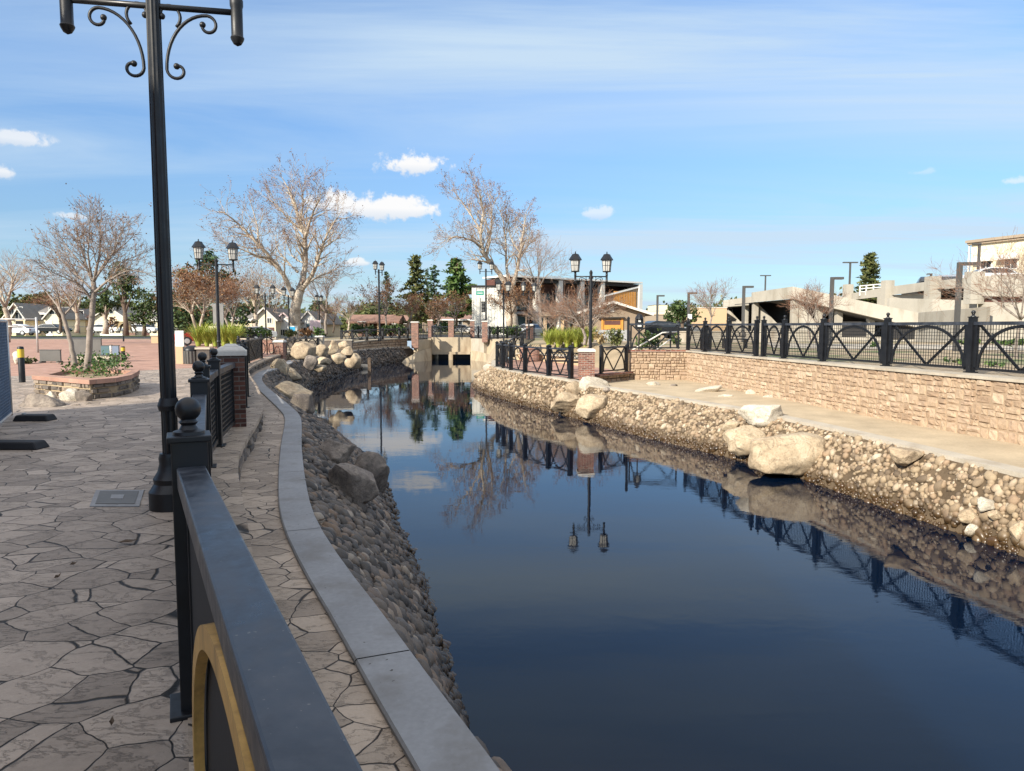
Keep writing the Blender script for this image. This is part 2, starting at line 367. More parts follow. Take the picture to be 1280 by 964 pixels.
M['bouldR'] = bould('tan_granite', (.22, .16, .105), (.42, .325, .215), (.56, .465, .335))
M['bouldW'] = bould('pale_granite', (.36, .31, .24), (.53, .47, .375), (.64, .59, .50))
M['barkp'] = bould('sycamore_bark', (.22, .165, .115), (.46, .38, .29), (.62, .54, .43))
M['barkd'] = plain('brown_bark', (.13, .095, .07), .95, 0, .4, 8, 60, .6, .02, .2)
M['barkg'] = plain('grey_bark', (.27, .225, .19), .95, 0, .35, 8, 60, .5, .02, .2)
M['twig'] = plain('winter_twigs', (.30, .19, .135), .95, 0, .3, 1.0, 20, 0)
M['twigr'] = plain('rusty_winter_twigs', (.25, .125, .075), .95, 0, .3, 1.0, 20, 0)
M['twigg'] = plain('grey_winter_twigs', (.27, .185, .14), .95, 0, .3, 1.0, 20, 0)
def leafm(name, a, b_, c_, trans=.25):
    m, nt, b = nm(name); lk(nt, ramp(nt, island(nt), [(0, a), (.55, b_), (1, c_)]), b.inputs['Base Color']); b.inputs['Roughness'].default_value = .6
    b.inputs['Specular IOR Level'].default_value = .3
    return m
M['leafd'] = leafm('dark_evergreen_leaves', (.02, .042, .014), (.05, .085, .024), (.11, .14, .04))
M['leafm'] = leafm('green_leaves', (.03, .065, .015), (.06, .115, .025), (.12, .17, .045))
M['leafc'] = leafm('conifer_needles', (.018, .042, .02), (.045, .085, .034), (.085, .13, .05))
M['leafo'] = leafm('olive_conifer_needles', (.035, .05, .016), (.085, .10, .028), (.15, .145, .05))
M['leafy'] = leafm('yellow_green_blades', (.14, .19, .025), (.30, .34, .05), (.46, .46, .10))
M['leafr'] = leafm('dry_rusty_leaves', (.10, .05, .022), (.20, .095, .04), (.28, .16, .075))
M['leafdry'] = leafm('straw_leaves', (.16, .12, .06), (.28, .20, .09), (.38, .29, .15))
M['cream'] = plain('cream_stucco', (.66, .56, .38), .9, 0, .06, .4, 20, .08)
M['creamr'] = plain('pale_yellow_stucco', (.72, .65, .47), .9, 0, .06, .4, 20, .08)
M['white'] = plain('white_paint', (.78, .76, .71), .7, 0, .06, .6, 20, .05)
M['ribwhite'] = plain('white_metal_siding', (.74, .71, .63), .6, 0, .08, .6, 20, .05)
M['tan'] = plain('tan_stucco', (.52, .37, .225), .9, 0, .08, .4, 20, .08)
M['taupe'] = plain('taupe_panel', (.33, .26, .19), .85, 0, .12, .6, 20, .1)
M['hut'] = plain('brown_shingle', (.27, .205, .145), .9, 0, .2, 2, 40, .3)
M['orange'] = plain('orange_wood', (.62, .27, .05), .6, 0, .2, 2, 30, .1)
M['shing'] = plain('grey_shingles', (.20, .185, .165), .95, 0, .2, .8, 30, .3)
M['shingr'] = plain('red_brown_shingles', (.27, .155, .115), .95, 0, .2, .8, 30, .3)
M['dark'] = plain('recess_shade_and_trim', (.025, .023, .022), .9, 0, .2, 1, 20, 0)  # near-black: shade of recesses put into the colour, also dark doors and trim
M['maroon'] = plain('brown_garage_door', (.11, .045, .035), .7, 0, .15, 1, 20, .05)
M['steel'] = plain('galvanised_steel', (.55, .54, .52), .45, .6, .1, 3, 40, .05)
M['pole'] = plain('bronze_pole_paint', (.075, .072, .068), .5, 0, .15, 2, 30, .05)
M['panel'] = plain('grey_panel', (.115, .108, .098), .6, 0, .2, 2, 30, .1)
M['teal'] = plain('teal_panel', (.075, .14, .16), .5, 0, .15, 3, 30, .05)
M['bluep'] = plain('slate_blue_panel', (.16, .20, .27), .5, 0, .15, 3, 30, .05)
M['yellow'] = plain('yellow_reflective_band', (.62, .42, .04), .5, 0, .1, 3, 30, 0)
M['rubber'] = plain('black_rubber', (.010, .010, .012), .7, 0, .3, 4, 40, .2)
M['signw'] = plain('white_sign', (.68, .67, .62), .6, 0, .08, 4, 40, .0)
M['signt'] = plain('teal_street_sign', (.0, .25, .18), .5, 0, .08, 4, 40, .0)
M['bright'] = plain('bright_blue_plastic', (.02, .30, .55), .5, 0, .1, 3, 30, 0)
M['pink'] = plain('pink_banner', (.66, .50, .50), .7, 0, .2, 2.5, 8, 0)
M['carw'] = plain('white_car_paint', (.74, .74, .73), .22, 0, .03, 2, 20, 0)
M['carb'] = plain('black_car_paint', (.015, .016, .018), .2, 0, .1, 2, 20, 0)
M['carr'] = plain('red_car_paint', (.28, .025, .02), .25, 0, .1, 2, 20, 0)
M['cars'] = plain('silver_car_paint', (.42, .43, .44), .25, .3, .05, 2, 20, 0)
M['screen'] = plain('blue_wind_screen_mesh', (.10, .14, .20), .8, 0, .3, 6, 60, .2)
def glassm(name, c, rough=.08):
    m, nt, b = nm(name); b.inputs['Base Color'].default_value = (*c, 1); b.inputs['Roughness'].default_value = rough; b.inputs['IOR'].default_value = 1.5; return m
M['glass'] = glassm('dark_window_glass', (.025, .032, .038))
M['glassl'] = glassm('pale_window_glass', (.10, .15, .155))
M['lampglass'] = glassm('frosted_lamp_glass', (.55, .53, .48), .35)
def waterm():
    m, nt, b = nm('river_water'); v = objco(nt)
    b.inputs['Base Color'].default_value = (.0002, .0046, .016, 1); b.inputs['Roughness'].default_value = .008; b.inputs['IOR'].default_value = 1.35
    big = noise(nt, mapping(nt, v, (.5, .9, 1), (0, 0, .25)), 1.0, 3, .5, .3)
    rip = noise(nt, mapping(nt, v, (1.0, 2.2, 1), (0, 0, -.15)), 3.2, 5, .55, .5)
    fine = noise(nt, mapping(nt, v, (1.0, 1.5, 1), (0, 0, .2)), 16, 3, .5, .3)
    patch = ramp(nt, noise(nt, v, .35, 4, .6), [(.42, .12), (.64, 1.0)])
    h = math_(nt, 'ADD', math_(nt, 'MULTIPLY', big, .9), math_(nt, 'MULTIPLY', patch, math_(nt, 'ADD', math_(nt, 'MULTIPLY', rip, .35), math_(nt, 'MULTIPLY', fine, .045))))
    bump(nt, b, h, .030, .10); return m
M['water'] = waterm()
# ------------------------------------------------------------------ channel lines
def h(x, y):                                              # level of the land
    t = min(1, max(0, (y - 44) / 22)); t = t * t * (3 - 2 * t)
    k = min(1, max(0, (x + 19) / 6))
    return (.30 * t * k) if x < -3 else (.45 - .13 * t)
FENCE_L = smoothline([(5.2, -10), (2.9, -5.5), (1.55, -2.8), (.2, -.1), (-1.17, 2.6), (-2.38, 5.46), (-3.14, 7.3), (-3.56, 8.6), (-4.02, 10.3), (-4.6, 12.3), (-5.35, 14.4), (-6.4, 17.2), (-7.75, 20.5), (-9.1, 24), (-10.2, 28), (-11.35, 33), (-12.25, 37.3)], 60)
LEDGE = offset(FENCE_L, .24)
FAR_L = [(-12.3, 40), (-12.6, 46), (-12.95, 54), (-12.3, 60), (-11.0, 65), (-9.9, 68), (-9.6, 70)]
KL_out = smoothline([(6, -10), (3.7, -5), (1.2, 0), (-.12, 2.78), (-.30, 3.15), (-.56, 3.7), (-.855, 4.32), (-1.28, 5.2), (-1.79, 6.39), (-2.3, 7.9), (-2.98, 10.1), (-3.93, 13.3), (-4.7, 15.2), (-5.45, 16.9), (-7.15, 20.8), (-8.35, 24), (-9.15, 27), (-9.5, 29.5), (-10.3, 33.5), (-11.2, 37)], 90)
KL_in = offset(KL_out, -.29)
KL_far = [(-11.2, 37), (-11.8, 40), (-12.0, 46), (-12.2, 54), (-11.6, 60), (-10.6, 64.5), (-9.6, 67.5)]
WL = smoothline([(7, -10), (4.6, -5), (2.0, 0), (.35, 3), (-.42, 5.67), (-.635, 6.64), (-.83, 7.5), (-1.11, 8.78), (-1.5, 10.2), (-1.87, 11.5), (-2.27, 13.2), (-2.7, 15), (-3.5, 17.2), (-4.15, 18.7), (-5.3, 20.9), (-6.5, 23.6), (-8.4, 28.8), (-9.75, 33.5), (-10.85, 38.4), (-11.2, 42.4), (-11.4, 46.5), (-11.4, 51), (-11.2, 56), (-10.6, 62), (-9.4, 66), (-8.9, 70)], 140)
KR_out = smoothline([(10.0, -8, -.71), (8.9, 0, -.71), (8.2, 5, -.71), (7.8, 8.5, -.71), (7.43, 10.45, -.71), (7.15, 12.5, -.71), (6.65, 15.5, -.71), (5.9, 18.6, -.71), (5.0, 21, -.71), (3.9, 23.6, -.7), (2.95, 25.3, -.66), (2.1, 26.6, -.55), (.9, 28.9, -.5), (0, 31.3, -.5), (-.75, 33.8, -.5), (-1.1, 36.5, -.5), (-1.1, 40, -.45)], 110)
KR_in = offset(KR_out, .36)
WR = smoothline([(9.3, -8), (8.2, 0), (7.6, 5), (7.3, 8.5), (6.97, 10.75), (6.6, 12.5), (5.82, 16), (4.75, 18.7), (3.72, 21), (2.6, 24), (1.48, 26.7), (0, 30.3), (-1.6, 35.5), (-2.16, 38.9), (-2.1, 42)], 130)
FOOT_R = [(11.2, -8), (10.5, 0), (9.95, 8), (9.3, 13), (8.75, 16.2), (8.35, 18.8), (8.0, 21.5), (7.6, 24.3), (7.05, 29.0)]
WT = .43
# ------------------------------------------------------------------ ground sheet with the channel cut out
left_b = [tuple(p) for p in LEDGE] + FAR_L
right_b = [(-1.2, 70), (-.6, 56), (-.1, 47), (1.2, 43.4), (4.0, 41.5), (6.6, 37), (7.3, 33), (7.33, 29.0)] + [(x + .28, y) for x, y in FOOT_R[-2::-1]]
hole = left_b + right_b
zl = lambda x, y: (0 if y < 40 else h(-9, y)); zr = lambda x, y: h(9, y) if y < 69 else .32
zs = [(0.0 if y < 40 else h(-9, y)) for x, y in left_b] + [(.31 if y > 55 else (.36 if y > 40 else WT)) for x, y in right_b]
pts = [Vector((x, y)) for x, y in hole]; Z = list(zs); n = len(pts)
edges = [(i, (i + 1) % n) for i in range(n)]
def inside(x, y, poly):
    c = False; j = len(poly) - 1
    for i in range(len(poly)):
        xi, yi = poly[i][:2]; xj, yj = poly[j][:2]
        if (yi > y) != (yj > y) and x < (xj - xi) * (y - yi) / (yj - yi) + xi: c = not c
        j = i
    return c
for gx in list(range(-60, 61, 6)) + [-900, -400, -150, 150, 400, 900]:
    for gy in list(range(-12, 90, 6)) + [-60, 120, 200, 400, 900, 1500]:
        if gx < 0 and gy == -12: pass
        if not inside(gx, gy, hole) and all((gx - p.x) ** 2 + (gy - p.y) ** 2 > 1.5 for p in pts[:n]):
            pts.append(Vector((gx, gy))); Z.append(0 if (gx < -3 and gy < 40) else h(gx, gy))
V2, E2, F2, ov, oe, of = delaunay_2d_cdt(pts, edges, [], 0, 1e-5)
vz = []
for i, p in enumerate(V2): vz.append((p.x, p.y, Z[ov[i][0]] if ov[i] else 0))
fs = [tuple(f) for f in F2 if not inside(sum(V2[i].x for i in f) / 3, sum(V2[i].y for i in f) / 3, hole)]
g = MB(); g.add(vz, fs)
# dry earth and thin grass everywhere that has no paving
m, nt, b = nm('ground_earth'); v = objco(nt)
gm = ramp(nt, noise(nt, v, .22, 6, .65), [(.5, 0), (.62, 1)])
n_ = noise(nt, v, 2.5, 6, .65)
c = mixc(nt, gm, ramp(nt, n_, [(.3, (.24, .18, .11)), (.7, (.42, .33, .215))]), ramp(nt, n_, [(.3, (.05, .085, .02)), (.7, (.14, .17, .05))]))
lk(nt, c, b.inputs['Base Color']); b.inputs['Roughness'].default_value = .95; bump(nt, b, n_, .4, .05); M['earth'] = m
setp(g.build('ground', M['earth'], fixn=False), kind='structure')
# plaza paving sheets on the left
def sheet(name, poly, z, mat, kind='structure', thick=0):
    mb = MB()
    zz = z if callable(z) else (lambda x, y: z)
    tri = delaunay_2d_cdt([Vector(p[:2]) for p in poly] + [], [(i, (i + 1) % len(poly)) for i in range(len(poly))], [], 1, 1e-5)
    mb.add([(p.x, p.y, zz(p.x, p.y)) for p in tri[0]], [tuple(f) for f in tri[2]])
    return setp(mb.build(name, mat, fixn=False), kind=kind)
L3 = [tuple(p) for p in LEDGE]
sheet('flagstone_plaza', [(-14, -10)] + [p for p in L3 if p[1] < 26] + [(-10.4, 26), (-14, 21), (-40, 17), (-40, -10)], .006, M['flag'])
sheet('pink_brick_plaza', [(-10.4, 26)] + [p for p in L3 if 26.2 < p[1] < 38] + [(-13.5, 40), (-17, 44), (-22, 66), (-27, 80), (-58, 80), (-40, 44), (-23.5, 30), (-40, 17), (-14, 21)], .006, M['paver'])
sheet('side_road', [(-40, 17), (-23.5, 30), (-40, 44), (-58, 80), (-60, 86), (-120, 86), (-120, 17)], .010, M['asph'])
sheet('street', [(-150, 84), (-21, 84), (-21, 96), (-150, 96)], .012, M['asph']); sheet('street', [(-12, 84), (150, 84), (150, 96), (-12, 96)], .345, M['asph'])
sheet('street_kerb', [(-150, 96), (-21, 96), (-21, 97), (-150, 97)], .12, M['kerb'])
sheet('lawn_strip', [(-140, 97), (-25, 97), (-25, 104), (-140, 104)], .10, M['grass'])
sheet('parking_lot', [(12, 33), (45, 20), (60, 42), (18, 52)], lambda x, y: h(9, y) + .02, M['kerbwarm'])
# left walkway below the ledge, ledge face, kerb
LF = resample([tuple(p) for p in LEDGE], 90); KI = resample([tuple(p) for p in KL_in], 90); KO = resample([tuple(p) for p in KL_out], 90)
zk = lambda p: -.26 if p[1] < 28 else -.26 - .05 * min(1, (p[1] - 28) / 8)
mb = MB(); mb.strip([(x, y, zk((x, y))) for x, y in LF], [(x, y, zk((x, y))) for x, y in KI])
setp(mb.build('flagstone_walkway', M['flagw'], fixn=False), kind='structure')
mb = MB()
A = [(x, y, zk((x, y)) + .03) for x, y in resample(KI, 540)]; B = [(x, y, zk((x, y)) + .03) for x, y in resample(KO, 540)]
for k in range(0, 539, 27):            # cast in bays, with open joints between them
    lerp = lambda P, q, f: tuple(P[i] + (q[i] - P[i]) * f for i in range(3))
    a2, b2 = A[k:k + 28], B[k:k + 28]; a2 = a2[:-1] + [lerp(a2[-1], a2[-2], .12)]; b2 = b2[:-1] + [lerp(b2[-1], b2[-2], .12)]
    i2 = [lerp(p, q, .035) for p, q in zip(a2, b2)]; o2 = [lerp(p, q, .965) for p, q in zip(a2, b2)]; dn = lambda L_, d_: [(x, y, z - d_) for x, y, z in L_]
    mb.strip(i2, o2); mb.strip(dn(a2, .012), i2); mb.strip(o2, dn(b2, .012)); mb.strip(dn(a2, .06), dn(a2, .012)); mb.strip(dn(b2, .012), dn(b2, .26))
mb.strip([(x, y, z - .03) for x, y, z in A], [(x, y, z - .03) for x, y, z in B])
setp(mb.build('concrete_kerb', M['kerb'], fixn=False), kind='structure')
# ledge retaining wall (rubble stone) ---------------------------------------------------
def blockwall(line, z0, z1, rows, wmin, wmax, depth, mat, name, parent, seed=1, gap=.012, jit=.02, right=True):
    """stone courses laid along a polyline, faces proud of a mortar core"""
    r = random.Random(seed); L = np.array([list(p)[:2] for p in line], dtype=float); d = np.r_[0, np.cumsum(np.linalg.norm(np.diff(L, axis=0), axis=1))]
    def at(t):
        return np.array([np.interp(t, d, L[:, 0]), np.interp(t, d, L[:, 1])])
    mb = MB(); zf0 = z0 if callable(z0) else (lambda t: z0); zf1 = z1 if callable(z1) else (lambda t: z1)
    for k in range(rows):
        t = -r.random() * wmin
        while t < d[-1]:
            w_ = r.uniform(wmin, wmax); t0, t1 = max(0, t), min(d[-1], t + w_); t += w_
            if t1 - t0 < .04: continue
            tall = 1
            p, q = at(t0 + gap / 2), at(t1 - gap / 2); e = q - p; e /= np.linalg.norm(e) + 1e-9; nn = np.array([e[1], -e[0]]) * (1 if right else -1)
            tm = (t0 + t1) / 2; H0, H1 = zf0(tm), zf1(tm); a = H0 + (H1 - H0) * k / rows + gap / 2; c_ = H0 + (H1 - H0) * (k + 1) / rows - gap / 2
            dp = depth + r.uniform(-jit, jit); bv = min(.025, (c_ - a) * .2)
            P = lambda b_, o, z: (b_[0] + nn[0] * o, b_[1] + nn[1] * o, z)
            pe, qe = p + e * bv, q - e * bv; j = [r.uniform(-jit, jit) * .7 for _ in range(4)]
            vs = [P(p, -.02, a), P(q, -.02, a), P(q, -.02, c_), P(p, -.02, c_), P(pe, dp + j[0], a + bv), P(qe, dp + j[1], a + bv), P(qe, dp + j[2], c_ - bv), P(pe, dp + j[3], c_ - bv)]
            f = [(4, 5, 6, 7), (0, 1, 5, 4), (1, 2, 6, 5), (2, 3, 7, 6), (3, 0, 4, 7)]
            if not right: f = [x[::-1] for x in f]
            mb.add(vs, f)
    return mb.build(name, mat, parent, fixn=False)
def ashlar(line, z0, z1, pairs, mat, name, parent, seed):
    """random ashlar: each double course mixes two-course jumpers with pairs of small stones"""
    r = random.Random(seed); L = np.array([list(p)[:2] for p in line], dtype=float); d = np.r_[0, np.cumsum(np.linalg.norm(np.diff(L, axis=0), axis=1))]; mb = MB(); H = (z1 - z0) / pairs
    at = lambda t: np.array([np.interp(t, d, L[:, 0]), np.interp(t, d, L[:, 1])])
    def stone(t0, t1, a, c_):
        g_ = .008; t0 = max(0, t0) + g_ / 2; t1 = min(d[-1], t1) - g_ / 2; a += g_ / 2; c_ -= g_ / 2
        if t1 - t0 < .03: return
        p, q = at(t0), at(t1); e = (q - p) / (np.linalg.norm(q - p) + 1e-9); nn = np.array([-e[1], e[0]]); n = 4; dp = .03 + r.uniform(-.010, .012); G_ = []
        for i in range(n + 1):
            for k in range(n + 1):
                s, w = i / n, k / n; edge = i in (0, n) or k in (0, n); o = -.015 if edge else dp + r.uniform(-.012, .012) - .014 * (abs(s - .5) + abs(w - .5))
                s2 = s if edge else .5 + (s - .5) * 1.45; w2 = w if edge else .5 + (w - .5) * 1.45; b_ = p + (q - p) * s2; G_.append((b_[0] + nn[0] * o, b_[1] + nn[1] * o, a + (c_ - a) * w2))
        mb.add(G_, [(i * (n + 1) + k, i * (n + 1) + k + 1, (i + 1) * (n + 1) + k + 1, (i + 1) * (n + 1) + k) for i in range(n) for k in range(n)])
    for m_ in range(pairs):
        t = -r.random() * .3; a = z0 + H * m_; b_ = a + H
        while t < d[-1]:
            w_ = r.uniform(.16, .38)
            if r.random() < .30: stone(t, t + w_ * .85, a, b_); t += w_ * .85; continue
            mid = a + H * r.uniform(.38, .62)
            for lo, hi in ((a, mid), (mid, b_)):
                if r.random() < .5: k = r.uniform(.35, .65) * w_; stone(t, t + k, lo, hi); stone(t + k, t + w_, lo, hi)
                else: stone(t, t + w_, lo, hi)
            t += w_
    return mb.build(name, mat, parent, fixn=False)
def core(line, z0, z1, thick, mat, name, parent, right=True):
    L = np.array([list(p)[:2] for p in line], dtype=float); O = offset(L, -thick if right else thick); mb = MB()
    zf0 = z0 if callable(z0) else (lambda x, y: z0); zf1 = z1 if callable(z1) else (lambda x, y: z1)
    a = [(x, y, zf0(x, y)) for x, y in L]; b_ = [(x, y, zf1(x, y)) for x, y in L]; c_ = [(x, y, zf1(x, y)) for x, y in O]; d_ = [(x, y, zf0(x, y)) for x, y in O]
    mb.strip(a, b_); mb.strip(b_, c_); mb.strip(c_, d_)
    return mb.build(name, mat, parent)
t = thing('retaining_wall', 'low dark rubble ledge under the railing beside the flagstone walk', 'wall', (-2.2, 5.5, -.3))
LW = [tuple(p) for p in offset(FENCE_L, .25) if p[1] < 38]
core(LW, -.32, -.012, .2, M['bank'], 'mortar_core', t)
blockwall(LW, -.30, -.05, 2, .18, .5, .035, M['rubble'], 'stone_face', t, 3)
mb = MB(); Lc = np.array(LW); Li = offset(Lc, .05); Lo = offset(Lc, -.30)
mb.strip([(x, y, .012) for x, y in Lo], [(x, y, .012) for x, y in Li]); mb.strip([(x, y, .012) for x, y in Li], [(x, y, -.05) for x, y in Li])
mb.build('stone_coping', M['flagw'], t, fixn=False)
# far left wall below the far fence
t = thing('retaining_wall', 'low stone wall under the far fence running up to the bridge pillar', 'wall', (-12.5, 50, -.5))
FL = smoothline([(-12.3, 38)] + FAR_L[:-1], 40)
core([(x + .02, y) for x, y in FL], -.75, lambda x, y: h(-9, y) - .03, .3, M['bank'], 'mortar_core', t)
blockwall(FL, -.7, lambda s_: h(-9, 38 + s_ * .95) - .06, 4, .25, .6, .04, M['block'], 'stone_face', t, 9)
mb = MB(); A_ = offset(FL, .10); B_ = offset(FL, -.35)
mb.strip([(x, y, h(-9, y) + .03) for x, y in B_], [(x, y, h(-9, y) + .03) for x, y in A_]); mb.strip([(x, y, h(-9, y) + .03) for x, y in A_], [(x, y, h(-9, y) - .07) for x, y in A_])
mb.build('coping', M['kerbwarm'], t)
KF = smoothline(KL_far, 40)
mb = MB(); FLr = resample([tuple(p) for p in FL], 40)
mb.strip([(x, y, -.42) for x, y in FLr], [(x, y, -.42) for x, y in KF]); mb.strip([(x, y, -.42) for x, y in KF], [(x + .05, y, -.6) for x, y in KF])
setp(mb.build('concrete_ledge', M['kerbwarm'], fixn=False), kind='structure')
# ------------------------------------------------------------------ banks
def bank(name, top, bot, ztop, lip, mat, bulge=.12, rows=9, seed=0):
    n_ = 160; T = resample([tuple(p[:2]) + (ztop(p),) for p in top], n_); B = resample([tuple(p[:2]) + (ZW,) for p in bot], n_)
    rowsP = []
    for i in range(rows + 4):
        s = i / rows; P = T * (1 - s) + B * s if s <= 1 else None
        if s > 1: P = B + (B - T) * (s - 1) * .9
        P = P.copy(); P[:, 2] += math.sin(math.pi * min(1, s)) * bulge
        for k in range(n_):
            a_ = mnoise.noise(Vector((P[k, 0] * 1.3 + seed, P[k, 1] * 1.3, s * 3))) * .07 * (1 if 0 < s else 0); P[k, 2] += a_
        rowsP.append(P)
    V = np.concatenate(rowsP); q = []
    for i in range(len(rowsP) - 1):
        for k in range(n_ - 1): q.append((i * n_ + k, i * n_ + k + 1, (i + 1) * n_ + k + 1, (i + 1) * n_ + k))
    o = rawmesh(name, V, q, mat, smooth=True); setp(o, kind='structure'); boxuv(o.data); return rowsP
Ltop = [(p[0], p[1]) for p in KL_out] + [tuple(p) for p in KF[1:]]
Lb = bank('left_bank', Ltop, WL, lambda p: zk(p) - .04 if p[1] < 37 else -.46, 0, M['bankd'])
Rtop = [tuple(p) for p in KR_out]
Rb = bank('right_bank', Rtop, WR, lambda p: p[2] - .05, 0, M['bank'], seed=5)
mb = MB(); A = [tuple(p) for p in KR_in]; A = [(p[0], p[1], p[2] + .02) for p in A]; B = [(p[0], p[1], p[2] + .02) for p in KR_out]
mb.strip(A, B); mb.strip([(x, y, z - .05) for x, y, z in A], A); mb.strip(B, [(x, y, z - .22) for x, y, z in B])
setp(mb.build('concrete_kerb', M['kerbwarm'], fixn=False), kind='structure')
# sandy path at the foot of the block wall and brick terrace by the pillar
ki = [tuple(p) for p in KR_in]
pa = [p for p in ki if p[1] < 25.6]
sheet('sandy_path', [(p[0], p[1]) for p in pa] + [(3.3, 27.2), (3.3, 29.15), (7.05, 29.1)] + FOOT_R[-2::-1], -.705, M['path'])
pb = [p for p in ki if p[1] >= 25.6]
sheet('brick_terrace', [(p[0], p[1]) for p in pb] + [(.5, 42.5), (2.2, 40), (3.2, 36), (4.4, 33), (4.4, 29.2), (3.3, 29.15), (3.3, 27.2)], -.495, M['paver'])
mb = MB(); lo = [(-1.0, 46, -.3), (.3, 42.3, -.495), (2.2, 40, -.495), (3.2, 36, -.495), (4.4, 33, -.495), (4.4, 29.2, -.495)]; hi = [(-.1, 47, .33), (1.2, 43.4, .36), (4.0, 41.5, .36), (6.6, 37, .40), (7.3, 33, .43), (7.33, 29.2, .43)]
mb.strip(lo, hi); setp(mb.build('planted_slope', M['dirt'], fixn=False), kind='structure')
mb = MB(); mb.strip([(-1.1, 40, -.5), (-1.05, 46, -.3), (-1.0, 56, .0), (-1.3, 64, .28), (-2.2, 66.2, .30)], [(-2.1, 41, -2.2), (-2.2, 46, -2.2), (-2.3, 56, -2.2), (-2.5, 64, -2.2), (-2.6, 66.2, -2.2)])
mb.strip([(-1.1, 40, -.5), (-1.05, 46, -.3), (-1.0, 56, .0), (-1.3, 64, .28), (-2.2, 66.2, .30)], [(-.5, 42, -.45), (-.2, 47, .3), (-.5, 56, .31), (-1.0, 64, .31), (-1.2, 68, .31)])
setp(mb.build('channel_wall', M['bridgec'], fixn=False), kind='structure')
# right block wall ---------------------------------------------------------------------
t = thing('block_wall', 'tan split face block wall above the sandy path, carrying the right hand fence', 'wall', (8.6, 16, -.7))
core(FOOT_R, -.8, WT, .26, M['mortar'], 'mortar_core', t, right=False)
ashlar(FOOT_R, -.74, WT, 5, M['block'], 'block_face', t, 5)
FR = np.array(FOOT_R); a_ = offset(FR, -.07); b_ = offset(FR, .52); mb = MB()
mb.strip([(x, y, WT + .055) for x, y in a_], [(x, y, WT + .055) for x, y in b_]); mb.strip([(x, y, WT - .002) for x, y in a_], [(x, y, WT + .055) for x, y in a_]); mb.strip([(x, y, WT + .055) for x, y in b_], [(x, y, WT - .1) for x, y in b_])
mb.build('coping', M['kerbwarm'], t, fixn=False)
mb = MB(); mb.box((8.03, 23.1, -.16), (.16, 1.0, 1.18), rz=R(8)); mb.build('pilaster', M['blockfar'], t)
t = thing('block_wall', 'tan block wall facing the camera between red brick pillar and path corner', 'wall', (5.2, 29.2, -.7))
core([(7.05, 29.04), (4.75, 29.16)], -.8, WT, .26, M['mortar'], 'mortar_core', t, right=False)
ashlar([(7.08, 29.0), (4.75, 29.12)], -.74, WT - .02, 5, M['block'], 'block_face', t, 8)
mb = MB(); mb.box((5.9, 29.22, WT + .03), (2.4, .42, .075), rz=R(-3)); mb.build('brick_coping', M['brick'], t)
t = thing('block_wall', 'knee high tan block wall under the small gate panel beside the brick pillar', 'wall', (4, 28.6, -.7))
core([(4.75, 29.1), (3.2, 27.4)], -.8, -.42, .26, M['bank'], 'mortar_core', t, right=False)
blockwall([(4.75, 29.1), (3.2, 27.4)], -.74, -.44, 2, .2, .42, .03, M['block'], 'block_face', t, 12, .01, .018, right=False)
mb = MB(); mb.bar((4.74, 29.12, -.41), (3.2, 27.42, -.41), .42, .07); mb.build('brick_coping', M['brick'], t)
# water and its bed
wp = MB(); nx, ny = 2, 2
wp.add([(-14, -12, ZW), (13, -12, ZW), (13, 72, ZW), (-14, 72, ZW)], [(0, 1, 2, 3)]); setp(wp.build('water', M['water'], fixn=False), kind='structure')
wp = MB(); wp.add([(-14, -12, -2.35), (13, -12, -2.35), (13, 74, -2.35), (-14, 74, -2.35)], [(0, 1, 2, 3)]); setp(wp.build('channel_bed', M['bank'], fixn=False), kind='structure')
# ------------------------------------------------------------------ cobbles set in both banks
def ico(sub):
    import bmesh
    bm = bmesh.new(); bmesh.ops.create_icosphere(bm, subdivisions=sub, radius=1.0); v_ = np.array([x.co[:] for x in bm.verts]); f_ = np.array([[y.index for y in x.verts] for x in bm.faces]); bm.free(); return v_, f_
def rock(sub, seed, cuts=9, flat=.8, nz=.12, sc=1.6):
    v_, f_ = ico(sub); r = np.random.default_rng(seed); v_ = v_.copy()
    for _ in range(cuts):
        n_ = r.normal(size=3); n_ /= np.linalg.norm(n_); d_ = r.uniform(flat - .12, flat + .12); k = v_ @ n_; m_ = k > d_
        v_[m_] -= np.outer((k[m_] - d_) * .88, n_)
    for i, p in enumerate(v_):
        P = Vector(p) * sc + Vector((seed * 1.7, seed * .3, 0)); v_[i] *= 1 + nz * mnoise.fractal(P, 1.0, 2.0, 4) * .8
    return v_, f_
cv = [rock(2, 100 + i, 6, .82, .10, 1.3) for i in range(7)]; cl = [rock(1, 200 + i, 5, .85, .1, 1.3) for i in range(7)]
def scatter(rows, seed, dens, size, big, ymin, ymax):
    r = np.random.default_rng(seed); out = []; nr = len(rows); n_ = rows[0].shape[0]
    for k in range(n_ - 1):
        for i in range(nr - 3):
            a_, b_, c_, d_ = rows[i][k], rows[i][k + 1], rows[i + 1][k], rows[i + 1][k + 1]
            if a_[1] < ymin or a_[1] > ymax: continue
            area = np.linalg.norm(np.cross(b_ - a_, c_ - a_)); N = np.cross(b_ - a_, c_ - a_); N /= np.linalg.norm(N) + 1e-9
            if N[2] < 0: N = -N
            for _ in range(r.poisson(area * dens)):
                u_, w_ = r.random(), r.random(); p = a_ * (1 - u_) * (1 - w_) + b_ * u_ * (1 - w_) + c_ * (1 - u_) * w_ + d_ * u_ * w_
                s = min(size * 2.3, size * math.exp(r.normal(0, .34)) * (big if r.random() < .05 else 1))
                out.append((p, s, N, r.random(3), r.integers(7)))
    return out
